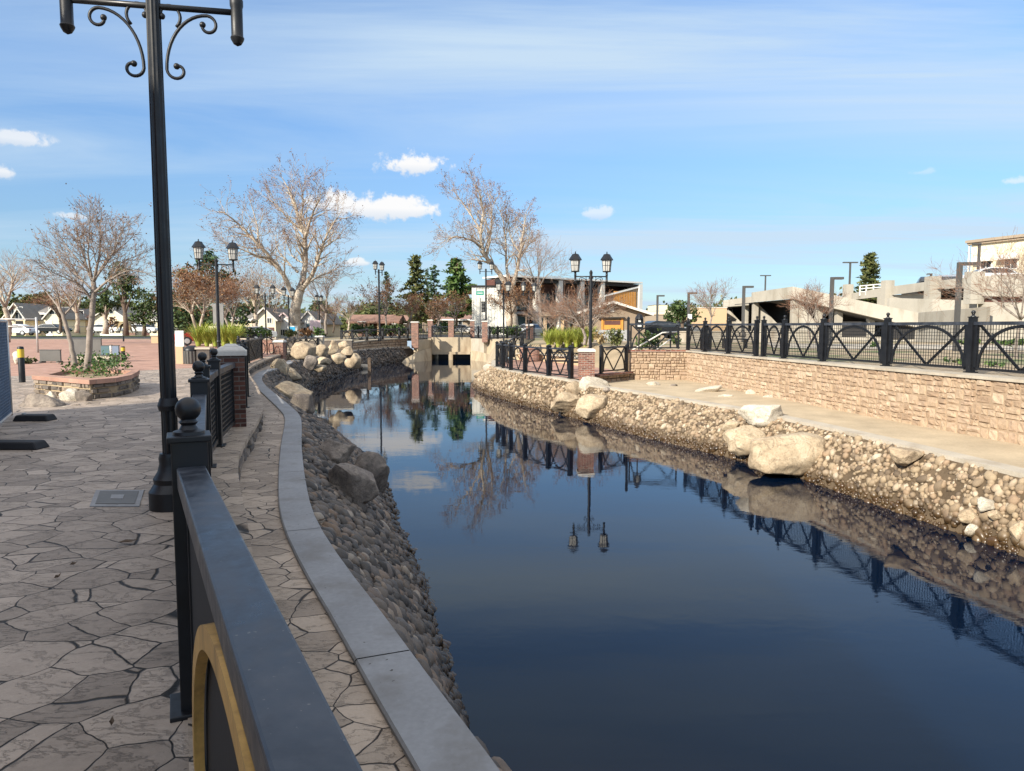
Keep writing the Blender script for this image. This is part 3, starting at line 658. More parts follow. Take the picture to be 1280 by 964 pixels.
def pose(s, N, q):
    z = Vector(N); ry = Matrix.Rotation(q[0] * 6.283, 3, 'Z'); rot = z.to_track_quat('Z', 'Y').to_matrix()
    return rot @ Matrix.Rotation((q[1] - .5) * .9, 3, 'X') @ ry @ Matrix.Diagonal((s * (1.0 + .5 * q[2]), s * (1.0 - .1 * q[2]), s * (.62 + .25 * q[1])))
cobL = scatter(Lb, 3, 300, .039, 1.6, 1.5, 27) + scatter(Lb, 4, 70, .065, 1.7, 27, 66)
cobR = scatter(Rb, 5, 230, .040, 1.8, 6.5, 20) + scatter(Rb, 6, 150, .046, 1.8, 20, 42)
allc = [(c, 0) for c in cobL] + [(c, 1) for c in cobR]
def insight(p):
    y = p[1] * CP - (p[2] - EYE) * SP
    if y < .3: return False
    u = CX + F * p[0] / y; v = CY - F * ((p[2] - EYE) * CP + p[1] * SP) / y
    return 0 < u < 1280 and 0 < v < 964 and p[2] > ZW - .02
key = [(c[1] / max(1, c[0][1]) if insight(c[0]) else 0) for c, side in allc]
order = np.argsort(key)[::-1]; single = set(order[:290].tolist())
protos = {}
for side in (0, 1):
    for j in range(7):
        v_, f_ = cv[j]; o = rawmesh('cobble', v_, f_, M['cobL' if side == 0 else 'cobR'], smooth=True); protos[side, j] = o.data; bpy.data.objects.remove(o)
lab = ('larger rounded grey cobble set in the shaded left bank below the grey kerb', 'larger rounded tan cobble set in the sunlit right bank below the pale kerb')
rest = {0: ([], [], 0), 1: ([], [], 0)}; VV = {0: [], 1: []}; FF = {0: [], 1: []}; nn = {0: 0, 1: 0}
for i, (c, side) in enumerate(allc):
    p, s, N, q, j = c; Mx = pose(s, N, q)
    if i in single:
        o = bpy.data.objects.new('cobble', protos[side, int(j)]); col.objects.link(o)
        o.matrix_world = Matrix.Translation(Vector(p) + Vector(N) * s * .08) @ Mx.to_4x4(); setp(o, lab[side], 'cobble', ('cobbles on the left bank', 'cobbles on the right bank')[side])
    else:
        v_, f_ = (cv if s / max(1, p[1]) > .0075 else cl)[int(j)]
        VV[side].append(v_ @ np.array(Mx).T + p + N * s * .14); FF[side].append(f_ + nn[side]); nn[side] += len(v_)
for side, lb in ((0, 'small grey river cobbles covering the shaded left bank'), (1, 'small tan river cobbles covering the sunlit right bank')):
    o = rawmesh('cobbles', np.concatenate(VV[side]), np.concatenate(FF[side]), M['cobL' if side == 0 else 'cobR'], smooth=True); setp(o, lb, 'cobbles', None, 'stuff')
# ------------------------------------------------------------------ boulders: (u0, u1, v0, v1, Y, depth factor, material, label)
from mathutils.bvhtree import BVHTree
def tree_of(name):
    me = bpy.data.objects[name].data; return BVHTree.FromPolygons([v.co[:] for v in me.vertices], [p.vertices[:] for p in me.polygons])
BV = [tree_of('left_bank'), tree_of('right_bank')]
def onbank(u, v):
    r = Vector(ray(u, v)); best = None
    for b in BV:
        hit = b.ray_cast(Vector((0, 0, EYE)), r.normalized())
        if hit[0] is not None and hit[0].z > ZW - .25 and (best is None or hit[0].y < best): best = hit[0].y
    return best
def boulder(u0, u1, v0, v1, Y, dep, mat, label, seed, tilt=0, sub=4, cuts=11, group=None, rz=None):
    yb = onbank((u0 + u1) / 2, v0 * .35 + v1 * .65)
    if yb is not None and abs(yb - Y) < 8 and Y < 60 and not (mat is M['bouldW'] and v1 < 515) and label.find('planter') < 0: Y = yb - (u1 - u0) * yb / 900 * (.38 if mat is M['bouldL'] else .22); dep = max(dep, .7); back = .0
    else: back = .25
    a_ = D(u0, (v0 + v1) / 2, Y); b_ = D(u1, (v0 + v1) / 2, Y); t_ = D((u0 + u1) / 2, v0, Y); q_ = D((u0 + u1) / 2, v1, Y)
    wd = (b_.x - a_.x) / 2; ht = (t_.z - q_.z) / 2; v_, f_ = rock(sub, seed, cuts, .70, .17, 1.25)
    if 'flat' in label or 'slab' in label:
        k_ = v_[:, 2] > .30; v_[k_, 2] = .30 + (v_[k_, 2] - .30) * .22
    lo = v_.min(0); hi = v_.max(0); v_ = (v_ - (lo + hi) / 2) / ((hi - lo) / 2)
    v_ = v_ * np.array([wd, wd * dep, ht])
    if tilt:
        c_, s_ = math.cos(tilt), math.sin(tilt); x_, z_ = v_[:, 0].copy(), v_[:, 2].copy(); v_[:, 0] = x_ * c_ - z_ * s_; v_[:, 2] = x_ * s_ + z_ * c_
    o = rawmesh('boulder', v_, f_, mat, smooth=True); o.location = ((a_.x + b_.x) / 2, Y + wd * dep * back, (t_.z + q_.z) / 2)
    return setp(o, label, 'boulder', group)
BL, BR_, BW = M['bouldL'], M['bouldR'], M['bouldW']
for i, a_ in enumerate([
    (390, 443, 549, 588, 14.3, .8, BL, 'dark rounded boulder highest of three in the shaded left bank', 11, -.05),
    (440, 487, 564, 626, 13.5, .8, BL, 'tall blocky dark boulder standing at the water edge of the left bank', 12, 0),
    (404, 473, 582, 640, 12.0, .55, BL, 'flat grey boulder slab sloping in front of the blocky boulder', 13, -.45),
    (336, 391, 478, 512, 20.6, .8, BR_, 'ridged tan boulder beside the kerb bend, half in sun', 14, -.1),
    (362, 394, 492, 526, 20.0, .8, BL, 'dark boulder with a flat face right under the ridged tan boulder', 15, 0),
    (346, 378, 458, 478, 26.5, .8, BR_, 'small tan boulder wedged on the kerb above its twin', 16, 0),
    (339, 362, 448, 470, 28.5, .8, BR_, 'rounded tan boulder just below the red brick pillar of the walk', 17, 0),
    (362, 394, 427, 450, 33.0, .8, BR_, 'large pale boulder with shadow stripes beside the walk pillar', 18, 0),
    (377, 397, 444, 464, 31.5, .9, BL, 'dark egg shaped boulder under the large striped boulder', 19, 0),
    (394, 411, 430, 449, 36, .8, BR_, 'upright wedge boulder lit on its left side', 20, .2),
    (409, 423, 425, 445, 39, .8, BR_, 'tall smooth boulder at the top of the pile', 21, 0),
    (422, 437, 426, 439, 41, .8, BR_, 'pale boulder at the right end of the top row', 22, 0),
    (424, 442, 434, 449, 39, .8, BR_, 'leaning pale boulder under the top row right end', 23, .3),
    (413, 432, 441, 456, 37.5, .8, BR_, 'orange tinted boulder in the middle of the pile', 24, -.2),
    (431, 452, 441, 461, 44, .8, BR_, 'broad boulder at the right foot of the pile near the stake', 25, -.3),
    (394, 414, 446, 458, 34.5, .8, BR_, 'low boulder with a pointed top below the wedge boulder', 26, 0),
    (390, 408, 456, 466, 33.5, .8, BR_, 'flat boulder half buried at the left foot of the pile', 27, 0),
    (448, 463, 455, 466, 49.5, .6, M['kerbwarm'], 'squared concrete lump beside the wooden stake at the water', 28, 0),
    (688, 731, 489, 517, 25.6, .6, BR_, 'wide tan boulder at water edge, left of three under the pillar', 31, 0),
    (719, 761, 493, 526, 24.6, .7, BR_, 'tan boulder overhanging the water below the pillar', 32, .1),
    (706, 733, 477, 495, 26.4, .6, BR_, 'smooth pale boulder leaning on the kerb left of the grey one', 33, -.5),
    (722, 763, 471, 501, 25.8, .5, BW, 'pale grey slanted boulder lying against the brick pillar foot', 34, -.35),
    (753, 764, 484, 491, 26, .8, BL, 'small grey stone behind the slanted pale boulder', 35, 0),
    (905, 962, 531, 573, 17.6, .6, BR_, 'rounded tan boulder partly behind the biggest right bank boulder', 36, -.3),
    (934, 1031, 541, 592, 16.6, .55, BR_, 'biggest right bank boulder, flat topped, at the water edge', 37, .05),
    (924, 980, 505, 534, 18.6, .6, BW, 'peaked pale boulder on the kerb above the biggest boulder', 38, 0),
    (903, 926, 526, 540, 18.4, .7, BR_, 'small brown boulder left of the peaked pale boulder', 39, 0),
    (996, 1031, 498, 513, 20.6, .6, BW, 'white domed stone alone on the sandy path near the wall', 41, 0),
    (952, 975, 494, 507, 21.8, .6, BW, 'cream stone on the path beside the grey pebble', 42, 0),
    (931, 949, 487, 499, 23, .6, BW, 'upright pale stone on the path against the wall pilaster', 43, 0),
    (896, 916, 493, 501, 22.2, .6, BW, 'flat white stone lying on the pale kerb', 44, 0),
    (866, 904, 484, 496, 23.8, .5, BW, 'long white slab stone lying on the sandy path', 45, .15),
    (808, 826, 477, 485, 26.4, .6, BW, 'small pale stone on the far end of the sandy path', 46, 0),
    (836, 848, 480, 487, 26.0, .6, BL, 'small greyish stone on the far end of the sandy path', 47, 0),
    (603, 616, 455, 466, 36.2, .8, BW, 'pale stone block on the tip of the right bank', 48, 0),
    (592, 605, 463, 474, 37.2, .8, BR_, 'tan boulder at the very tip of the right bank', 49, 0),
    (1199, 1224, 636, 656, 11.0, .7, BR_, 'big egg shaped cobble near the waterline at right edge', 50, 0),
    (1206, 1226, 655, 671, 10.7, .7, BW, 'pale round cobble just under the egg shaped one', 51, 0),
    (1222, 1246, 622, 640, 11.2, .7, BW, 'greyish white cobble above and right of the egg shaped one', 52, 0),
    (1262, 1282, 650, 678, 10.5, .7, BR_, 'brown boulder cut by the right edge of the view', 53, 0),
    (1234, 1256, 637, 653, 10.95, .7, BR_, 'tan oval cobble right of the pale round cobble', 54, 0),
    (1112, 1156, 561, 583, 12.75, .6, BR_, 'tan slab stone set high in the right bank', 55, -.1),
    (20, 78, 492, 521, 13.0, .6, BL, 'large brown boulder in shade beside the mesh screen', 61, 0),
    (70, 102, 486, 511, 14.0, .6, BW, 'pale sunlit boulder in front of the planter wall', 62, -.1),
    (92, 114, 488, 510, 13.9, .6, BL, 'split grey boulder beside the pale one at the planter corner', 63, -.4),
    (54, 70, 489, 502, 14.4, .6, BW, 'small pale stone between brown boulder and planter', 64, 0),
    (47, 72, 511, 521, 12.7, .6, BL, 'low grey slab at the foot of the brown boulder', 65, 0),
    (72, 88, 508, 518, 12.9, .6, BW, 'pointed light grey stone before the pale boulder', 66, 0),
    (88, 104, 505, 515, 13.1, .6, BL, 'low reddish stone before the planter corner', 67, 0),
    (103, 119, 503, 514, 13.3, .6, BL, 'little brown stone at the right end of the planter rocks', 68, 0),
    (14, 28, 439, 456, 27.5, .8, BW, 'white weathered boulder behind the yellow topped bollard', 69, 0)]):
    boulder(*a_[:8], a_[8], a_[9] if len(a_) > 9 else 0, sub=5 if (a_[1] - a_[0]) > 38 else 4)
# ------------------------------------------------------------------ railings
IR, RL = M['iron'], M['rail']
def fence(label, P, H=1.05, pw=.10, group=None, rail=(.07, .06), meshsp=.075, wire=.007, ball=True, capz=.10, gold=(), arch=True, skip=(), side=0.0, posts=None, mesh=True, sill=.07, stile=.06, name='metal_fence', nb=20, aw=.045, noarch=(), wireh=None):
    P = [Vector(p) for p in P]; c = P[len(P) // 2]
    t = thing(name, label, 'fence', (c.x, c.y, c.z), 0, group)
    for i, p in enumerate(P):
        if posts is not None and i not in posts: continue
        d = (P[min(i + 1, len(P) - 1)] - P[max(i - 1, 0)]); az_ = math.atan2(d.y, d.x)
        mb = MB(); mb.box((p.x, p.y, p.z + (H + capz) / 2), (pw, pw, H + capz), rz=az_)
        mb.box((p.x, p.y, p.z + .01), (pw * 1.6, pw * 1.6, .025), rz=az_); mb.box((p.x, p.y, p.z + H + capz + .006), (pw * 1.2, pw * 1.2, .022), rz=az_)
        po = mb.build('post', IR, t, bevel=.004 if p.y < 12 else 0)
        mb = MB(); r = pw * .36; z0 = H + capz + .017
        if ball:
            prof = [(r * 1.25, z0), (r * 1.2, z0 + r * .25), (r * .75, z0 + r * .4), (r * .55, z0 + r * .75), (r * .75, z0 + r * 1.0), (r * .6, z0 + r * 1.15)]
            zc = z0 + r * 2.05
            prof += [(max(.0005, r * math.sin(a)), zc - r * math.cos(a)) for a in np.linspace(.62, math.pi, 11)]
            mb.lathe(prof, (p.x, p.y, p.z), 20 if p.y < 12 else 10)
        else:
            mb.box((p.x, p.y, p.z + z0 + .03), (pw * 1.1, pw * 1.1, .06), rz=az_, taper=.15)
        mb.build('finial', IR, po, smooth=True, angle=35)
    for i in range(len(P) - 1):
        if i in skip: continue
        a, b = P[i], P[i + 1]; L = (b - a); l2 = math.hypot(L.x, L.y); e = Vector((L.x / l2, L.y / l2, 0)); nrm = Vector((e.y, -e.x, 0))
        def Q(s, z, o=0.0): return a + L * (s / l2) + Vector((0, 0, z)) + nrm * o
        s0, s1 = pw * .5, l2 - pw * .5
        mb = MB(); mb.bar(Q(s0, H - rail[1] / 2), Q(s1, H - rail[1] / 2), rail[0], rail[1]); mb.build('top_rail', RL, t, bevel=.006 if a.y < 12 else 0)
        mb = MB(); mb.bar(Q(s0, sill + .025), Q(s1, sill + .025), .05, .05); mb.build('bottom_rail', IR, t)
        zt, zb = H - rail[1], sill + .05
        if stile:
            for s in (s0 + .03 + stile / 2, s1 - .03 - stile / 2): mb = MB(); mb.bar(Q(s, sill - .02), Q(s, zt), stile, .05, up=nrm); mb.build('stile', IR, t)
        u0, u1 = s0 + .03 + stile, s1 - .03 - stile
        if i in gold: u0 += .05; ua = u1 - .45 if a.y < b.y else u1
        else: ua = u1
        if arch and i not in noarch:
            mb = MB(); um = (u0 + ua) / 2; rw = (ua - u0) / 2 - aw / 2; rh = zt - zb - aw * .5; pr = []
            for k in range(nb + 1):
                an = math.pi * k / nb; pr.append((um - rw * math.cos(an), zb + rh * math.sin(an)))
            V_ = []; dd = .028
            for k, (s, z) in enumerate(pr):
                an = math.pi * k / nb; ns, nz = -math.cos(an) * rh, math.sin(an) * rw; q = math.hypot(ns, nz); ns /= q; nz /= q
                for o_ in (-dd / 2 + side, dd / 2 + side):
                    V_ += [Q(s - ns * aw / 2, z - nz * aw / 2, o_), Q(s + ns * aw / 2, z + nz * aw / 2, o_)]
            fs = []
            for k in range(nb):
                j = 4 * k
                for x, y in ((0, 1), (1, 3), (3, 2), (2, 0)): fs.append((j + x, j + y, j + 4 + y, j + 4 + x))
            mb.add(V_, fs); ar = mb.build('arch', M['gold'] if i in gold else IR, t)
            if i in gold: ar['label'] = 'gold painted arch'
            for s in (u0, u1):
                mb = MB(); mb.bar(Q(s + (.02 if s == u0 else -.02), zt, .026 + 0 * side), Q(um + (-.02 if s == u0 else .02), zb, .026), .022, aw * .95, up=(0, 0, 1)); mb.build('brace', IR, t)
        if i in gold:
            mb = MB(); mb.bar(Q(s0, (H + sill) / 2 - .02, -.016), Q(s1, (H + sill) / 2 - .02, -.016), .006, H - sill - rail[1], up=(0, 0, 1)); mb.build('backing_screen', M['rubber'], t)
        if mesh:
            mb = MB(); k = zb + meshsp / 2
            while k < zt - .01: mb.bar(Q(u0, k, -.003), Q(u1, k, -.003), wireh or wire); k += meshsp
            s = u0 + meshsp / 2
            while s < u1 - .01: mb.bar(Q(s, zb, .004), Q(s, zt, .004), wire, up=nrm); s += meshsp
            mb.build('wire_mesh', IR, t, fixn=False, uv=False)
    return t
def zf(pts, z): return [(x, y, z if not callable(z) else z(x, y)) for x, y in pts]
fence('black railing with a gold arch running past the camera along the flagstone walk', zf([(1.55, -2.8), (.19, 0), (-1.2, 2.65), (-2.38, 5.46), (-3.14, 7.3), (-3.56, 8.6), (-3.99, 10.26)], .0), H=.94, pw=.125, rail=(.098, .075), capz=.095, gold=(0, 1), side=-.042, posts=(0, 1, 2, 3, 4, 5), meshsp=.062, wire=.007, wireh=.020, skip=(), aw=.055, nb=40, noarch=(3, 4, 5))
fence('black mesh railing beyond the white capped brick pillar, following the walk', zf([(-4.2, 10.75), (-4.75, 12.7), (-5.45, 14.7), (-6.5, 17.4), (-7.85, 20.7), (-9.15, 24.1), (-10.25, 28), (-11.2, 32.2)], .0), H=.94, pw=.11, meshsp=.062, wire=.007, wireh=.020, capz=.06, noarch=(0, 1, 2, 3))
fence('dark far fence of arches behind the boulder pile, between two pillars', zf([(-11.9, 37.9), (-12.15, 40.3), (-12.35, 43.2), (-12.45, 46.2)], -.05), H=.80, pw=.11, mesh=False, aw=.06, capz=.04, ball=False, rail=(.08, .07))
fence('dark far fence of arches rising to the brick bridge pillar', zf([(-12.9, 54.6), (-12.7, 57.4), (-12.1, 60.2), (-11.3, 63), (-10.3, 66), (-9.75, 67.5)], lambda x, y: h(-9, y) + .03), H=.92, pw=.16, mesh=False, aw=.08, capz=.02, ball=False, rail=(.10, .09), stile=0)
fence('black fence of arches on the brick terrace, left of the red brick pillar', zf([(2.22, 27.1), (1.45, 28.3), (.55, 30.0), (-.05, 31.9), (-.4, 33.3), (-.72, 34.6), (-.55, 36.5), (-.3, 38.6), (.1, 41.0), (.6, 43)], lambda x, y: -.5 if y < 41 else -.3), H=1.12, pw=.15, mesh=False, aw=.06, capz=.05, ball=False, rail=(.08, .06), stile=0)
RF = [(10.75, .4), (10.3, 5), (10.18, 7.6), (10.02, 10), (9.85, 12.5), (9.6, 15.05), (9.1, 17.5), (8.55, 19.8), (8.15, 21.6), (8.02, 23.0), (7.9, 23.3), (7.62, 25.4), (7.3, 27.3), (7.1, 29.1)]
fence('long black mesh fence with ball topped posts on the tan block wall', zf(RF, WT + .055), H=1.06, pw=.12, wire=.009, capz=.09, aw=.06, rail=(.08, .07), stile=.075, skip=(9,))
fence('wide single arch fence panel facing the camera above the tan block wall', zf([(6.85, 29.2), (4.72, 29.3)], WT + .06), H=1.08, pw=.10, mesh=False, posts=(1,), capz=.2, ball=False, aw=.055, rail=(.07, .07))
fence('small gate sized fence panel between red brick pillar and block wall', zf([(4.62, 28.95), (3.42, 27.65)], -.37), H=1.03, pw=.10, mesh=False, capz=.02, ball=False, aw=.055, rail=(.06, .06))
# walk gate at the far end of the flagstone walk
t = thing('metal_gate', 'black arched double gate closing the far end of the flagstone walk', 'gate', (-13, 36.8, -.3))
a_ = D(306, 440, 36); b_ = D(343, 440, 37.2); L_ = b_ - a_
for k in range(2):
    p, q = a_ + L_ * (k * .5 + .02), a_ + L_ * (k * .5 + .48); mb = MB(); z0, z1 = -.28, .72
    for f_ in (0, .5, 1): x = p + (q - p) * f_; mb.bar((x.x, x.y, z0), (x.x, x.y, z1 + (.12 if f_ == .5 else 0)), .05, .05, up=(0, 1, 0))
    mb.bar((p.x, p.y, z0 + .08), (q.x, q.y, z0 + .08), .05); lf = mb.build('leaf', IR, t)
    mb = MB(); mb.tube([(p.x + (q.x - p.x) * s, p.y + (q.y - p.y) * s, z1 + .16 * math.sin(math.pi * s)) for s in np.linspace(0, 1, 9)], .035, 5); mb.build('arch', IR, lf)
    mb = MB(); m2 = (p + q) / 2
    for s in (-.22, .22): mb.tube([(m2.x + s + .13 * math.cos(an), m2.y, .32 + .28 * math.sin(an)) for an in np.linspace(0, 6.28, 13)], .022, 4)
    mb.build('ring', IR, lf)
# brick pillars
def pillar(label, x, y, z0, z1, w, capw=1.25, caph=.1, dome=False, mat=None, rz=0.0, capm=None):
    t = thing('brick_pillar', label, 'pillar', (x, y, z0), 0)
    mb = MB(); mb.box((x, y, (z0 + z1) / 2), (w, w, z1 - z0), rz=rz); mb.build('shaft', mat or M['brick'], t)
    mb = MB(); mb.box((x, y, z1 + caph * .3), (w * capw, w * capw, caph * .6), rz=rz)
    if dome: mb.box((x, y, z1 + caph * .8), (w * capw * .94, w * capw * .94, caph * .4), rz=rz, taper=.72); mb.box((x, y, z1 + caph * 1.15), (w * .62, w * .62, caph * .3), rz=rz, taper=.6)
    else: mb.box((x, y, z1 + caph * .8), (w * capw, w * capw, caph * .4), rz=rz, taper=.8)
    mb.build('cap', capm or M['cap'], t, bevel=.012)
pillar('shaded brick pillar with white domed cap interrupting the walk railing', -4.05, 10.38, .0, 1.03, .36, 1.2, .13, True, rz=R(20), mat=M['brickd'])
pillar('red brick pillar with pale cap at the far end of the walk, next to boulders', *D(349.5, 440, 37.4).xy, -.35, .62, .52, 1.15, .12)
pillar('short white capped post between fence panels behind the boulder pile', *D(400, 430, 46.4).xy, -.2, .75, .45, 1.2, .1, mat=M['kerbwarm'])
pillar('red brick pillar with pale cap standing on the brick terrace by the grey boulder', 2.78, 26.9, -.62, .50, .56, 1.14, .12)
for (u, Y_, w_, z0, z1, lb) in ((519, 66.2, .62, -.55, 1.78, 'tall brick pillar at the left wing of the bridge, on a pale pilaster'), (538, 72.3, .50, .3, 2.0, 'brick pillar rising behind the left end of the bridge wall'), (564, 70.0, .52, .36, 2.0, 'brick pillar in the middle of the bridge parapet'), (590.5, 70.0, .42, .36, 1.95, 'thin brick pillar near the right end of the bridge parapet'), (606, 65.6, .50, .0, 1.85, 'brick pillar at the right wing of the bridge above the white slab'), (662, 62, .6, .35, 1.5, 'short brick post with pale cap at the street end of the terrace rail'), (452.5, 88, .8, .3, 1.95, 'reddish gate pillar before the low brown pavilion'), (493, 88, .5, .3, 1.7, 'brick gate pillar right of the pavilion, under small rusty trees')):
    p = D(u, 420, Y_); pillar(lb, p.x, Y_, z0, z1, w_, 1.2, .1)
# bridge ---------------------------------------------------------------------------------
t = thing('bridge', 'pale concrete bridge with two low water openings at the end of the channel', 'bridge', (-5.8, 69, -1.7))
mb = MB(); x0, x1 = D(539.5, 440, 69).x, D(588, 440, 69).x
mb.bb(x0, x1, 69, 69.5, -1.12, .40); mb.build('front_wall', M['bridgec'], t)
mb = MB(); mb.bb(x0, x1, 68.75, 68.99, -1.22, -.98); mb.build('lintel', M['bridgec'], t)
mb = MB(); xm = D(563.5, 440, 69).x; mb.bb(xm - .2, xm + .2, 68.7, 72, -2.3, -1.22); mb.build('pier', M['bridgec'], t)
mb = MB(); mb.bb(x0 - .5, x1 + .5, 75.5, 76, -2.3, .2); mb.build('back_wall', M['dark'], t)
mb = MB(); mb.bb(x0 - 8, x1 + 8, 69.5, 84, .05, .34); mb.build('deck', M['asph'], t)
mb = MB(); mb.bb(x0 - .3, x0 - .02, 68.8, 76, -2.3, .3); mb.bb(x1 + .02, x1 + .3, 68.8, 76, -2.3, .3); mb.build('side_wall', M['bridgec'], t)
a_, b_ = D(522, 436, 66.0), D(539, 436, 69); mb = MB(); mb.prism([(a_.x, a_.y), (b_.x, b_.y), (b_.x - .4, b_.y + .3), (a_.x - .4, a_.y + .3)], -2.2, .18); mb.build('wing_wall', M['bridgec'], t)
a_, b_ = D(588.3, 436, 69), D(605, 436, 65.8); mb = MB(); mb.prism([(a_.x, a_.y), (b_.x, b_.y), (b_.x + .4, b_.y + .3), (a_.x + .4, a_.y + .3)], -2.2, .30); w_ = mb.build('wing_wall', M['kerbwarm'], t); w_['label'] = 'pale wing wall'
mb = MB()
pr = [D(506, 449, 64.5), D(520, 441, 65.5), D(532, 436.5, 67), D(539.4, 435.5, 68.8)]; pr2 = [D(500, 453.0, 63.5), D(517, 453, 64.6), D(530, 452, 66), D(539.6, 451.5, 67.6)]
mb.strip(pr, [(p.x, p.y, -1.9) for p in pr2]); mb.strip([(p.x, p.y + .6, p.z - .02) for p in pr], pr); mb.build('apron', M['bridgec'], t)
mb = MB(); pr = [D(588.5, 438.5, 68.8), D(596, 439, 67.5), D(606, 441.5, 65.5), D(613, 444, 63.5)]; pr2 = [D(588, 447, 68), D(598, 449, 66.5), D(609, 452, 64.5), D(616, 454, 62.5)]
mb.strip(pr, [(p.x, p.y, -1.9) for p in pr2]); mb.strip([(p.x, p.y + .6, p.z - .02) for p in pr], pr); mb.build('apron', M['bridgec'], t)
fence('dark thin parapet fence along the top of the concrete bridge', [(D(u, 420, y).x, y, z) for u, y, z in ((540, 69.7, .36), (551, 69.8, .36), (577, 69.9, .36), (598, 68.2, .33), (612, 65, .32), (622, 66, .32), (634, 67, .32), (646, 66, .32), (659, 62.6, .33))], H=1.08, pw=.12, mesh=False, aw=.05, capz=.02, ball=False, rail=(.07, .06), stile=0)
t = thing('picket_fence', 'black vertical bar gate between the two left bridge pillars', 'gate', (D(530, 420, 68.5).x, 68.5, .2)); mb = MB()
a_, b_ = D(524, 436, 67), D(535, 436, 71.5)
for k in range(7): p = a_ + (b_ - a_) * k / 6; mb.bar((p.x, p.y, .2), (p.x, p.y, 1.65 + .1 * math.sin(math.pi * k / 6)), .06, up=(0, 1, 0))
for z_ in (.3, 1.55): mb.bar((a_.x, a_.y, z_), (b_.x, b_.y, z_), .06)
mb.build('bars', IR, t)
# ------------------------------------------------------------------ street lamps
def lamp(label, loc, rz, H=3.95, arm=.64, cups=True, pr=.068, lant=1.0, group='twin lantern street lamps', hi=True):
    n = 24 if hi else 10; t = thing('street_lamp', label, 'street lamp', loc, rz, group)
    mb = MB(); mb.lathe([(.17, 0), (.17, .14), (.155, .16), (.13, .20), (.135, .24), (.10, .30), (.085, .36), (.09, .40), (.08, .44)], (0, 0, 0), n); mb.build('base', IR, t, True, False, angle=30)
    mb = MB(); mb.lathe([(pr, .40), (pr, 1.0), (pr * .86, H + .12)], (0, 0, 0), n, flute=.10 if hi else 0); mb.lathe([(pr * 1.2, .78), (pr * 1.35, .82), (pr * 1.05, .88)], (0, 0, 0), n)
    mb.lathe([(pr * .95, H + .10), (pr * 1.0, H + .18), (pr * .5, H + .24), (.002, H + .27)], (0, 0, 0), n); mb.build('pole', IR, t, True, False, angle=25)
    mb = MB(); mb.tube([(-arm, 0, H), (arm, 0, H)], .024, 8); mb.build('crossarm', IR, t, True, False)
    for s in (-1, 1):
        if cups:
            mb = MB(); N = 14
            main = [(pr + .02 + .56 * arm * 1.0 * (1 - math.cos(a)) * .9, H - .04 - .42 * (1 - math.sin(a))) for a in np.linspace(0, math.pi / 2, N)]
            def spiral(c, r0, a0, a1, r1, m=16):
                return [(c[0] + (r0 + (r1 - r0) * k / m) * math.cos(a0 + (a1 - a0) * k / m), c[1] + (r0 + (r1 - r0) * k / m) * math.sin(a0 + (a1 - a0) * k / m)) for k in range(m + 1)]
            top = spiral((main[-1][0], main[-1][1] - .075), .075, math.pi / 2, -math.pi * 1.05, .035); bot = spiral((main[0][0] + .075, main[0][1]), .075, math.pi, math.pi * 2.55, .03)
            k = N // 2; br = spiral((main[k][0] - .085, main[k][1] + .09), .105, -math.pi * .3, math.pi * 1.1, .04)
            for path in (bot[::-1] + main[1:] + top[1:], br):
                mb.tube([(s * x, 0, z) for x, z in path], .0125, 6)
            for path in (top, bot, br): mb.sphere((s * path[-1][0], 0, path[-1][1]), .024, 8, 6)
            mb.build('scroll_bracket', IR, t, True, False)
        x = s * arm; mb = MB()
        mb.lathe([(.004, H - .25), (.03, H - .235), (.047, H - .205), (.052, H - .19), (.044, H - .175), (.044, H + .03), (.05, H + .05), (.05, H + .09), (.04, H + .11), (.055, H + .2)], (x, 0, 0), 14); mb.build('lantern_holder', IR, t, True, False, angle=30)
        k = lant; z0 = H + .2; mb = MB(); mb.lathe([(.095 * k, z0), (.125 * k, z0 + .31 * k)], (x, 0, 0), 6); g_ = mb.build('lantern_glass', M['lampglass'], t, False, False)
        mb = MB(); mb.lathe([(.11 * k, z0 - .02), (.115 * k, z0 + .02)], (x, 0, 0), 6)
        for j in range(6):
            a = math.pi * j / 3; mb.bar((x + .098 * k * math.cos(a), .098 * k * math.sin(a), z0), (x + .130 * k * math.cos(a), .130 * k * math.sin(a), z0 + .31 * k), .018)
            a2 = a + math.pi / 3; zz = z0 + .16 * k; rr = .114 * k; mb.bar((x + rr * math.cos(a), rr * math.sin(a), zz), (x + rr * math.cos(a2), rr * math.sin(a2), zz), .012)
            am = a + math.pi / 6; mb.bar((x + .085 * k * math.cos(am), .085 * k * math.sin(am), z0), (x + .112 * k * math.cos(am), .112 * k * math.sin(am), z0 + .31 * k), .010)
        mb.build('lantern_frame', IR, g_, False, False)
        mb = MB(); mb.lathe([(.175 * k, z0 + .30 * k), (.172 * k, z0 + .325 * k), (.12 * k, z0 + .40 * k), (.085 * k, z0 + .46 * k), (.02 * k, z0 + .475 * k), (.012 * k, z0 + .50 * k), (.016 * k, z0 + .52 * k), (.002, z0 + .535 * k)], (x, 0, 0), 6); mb.build('lantern_roof', IR, t, False, False)
    return t
p = G(216, 634, .006)
lamp('fluted black lamp post with scroll brackets, nearest, its lanterns above the view', (p.x, p.y, .006), R(11), H=3.86, arm=.60, pr=.061)
L1 = D(274, 440, 29.5); proto = lamp('twin lantern lamp between dark cedar and white capped brick pillar', (L1.x, L1.y, 0), R(18), hi=False, lant=1.5)
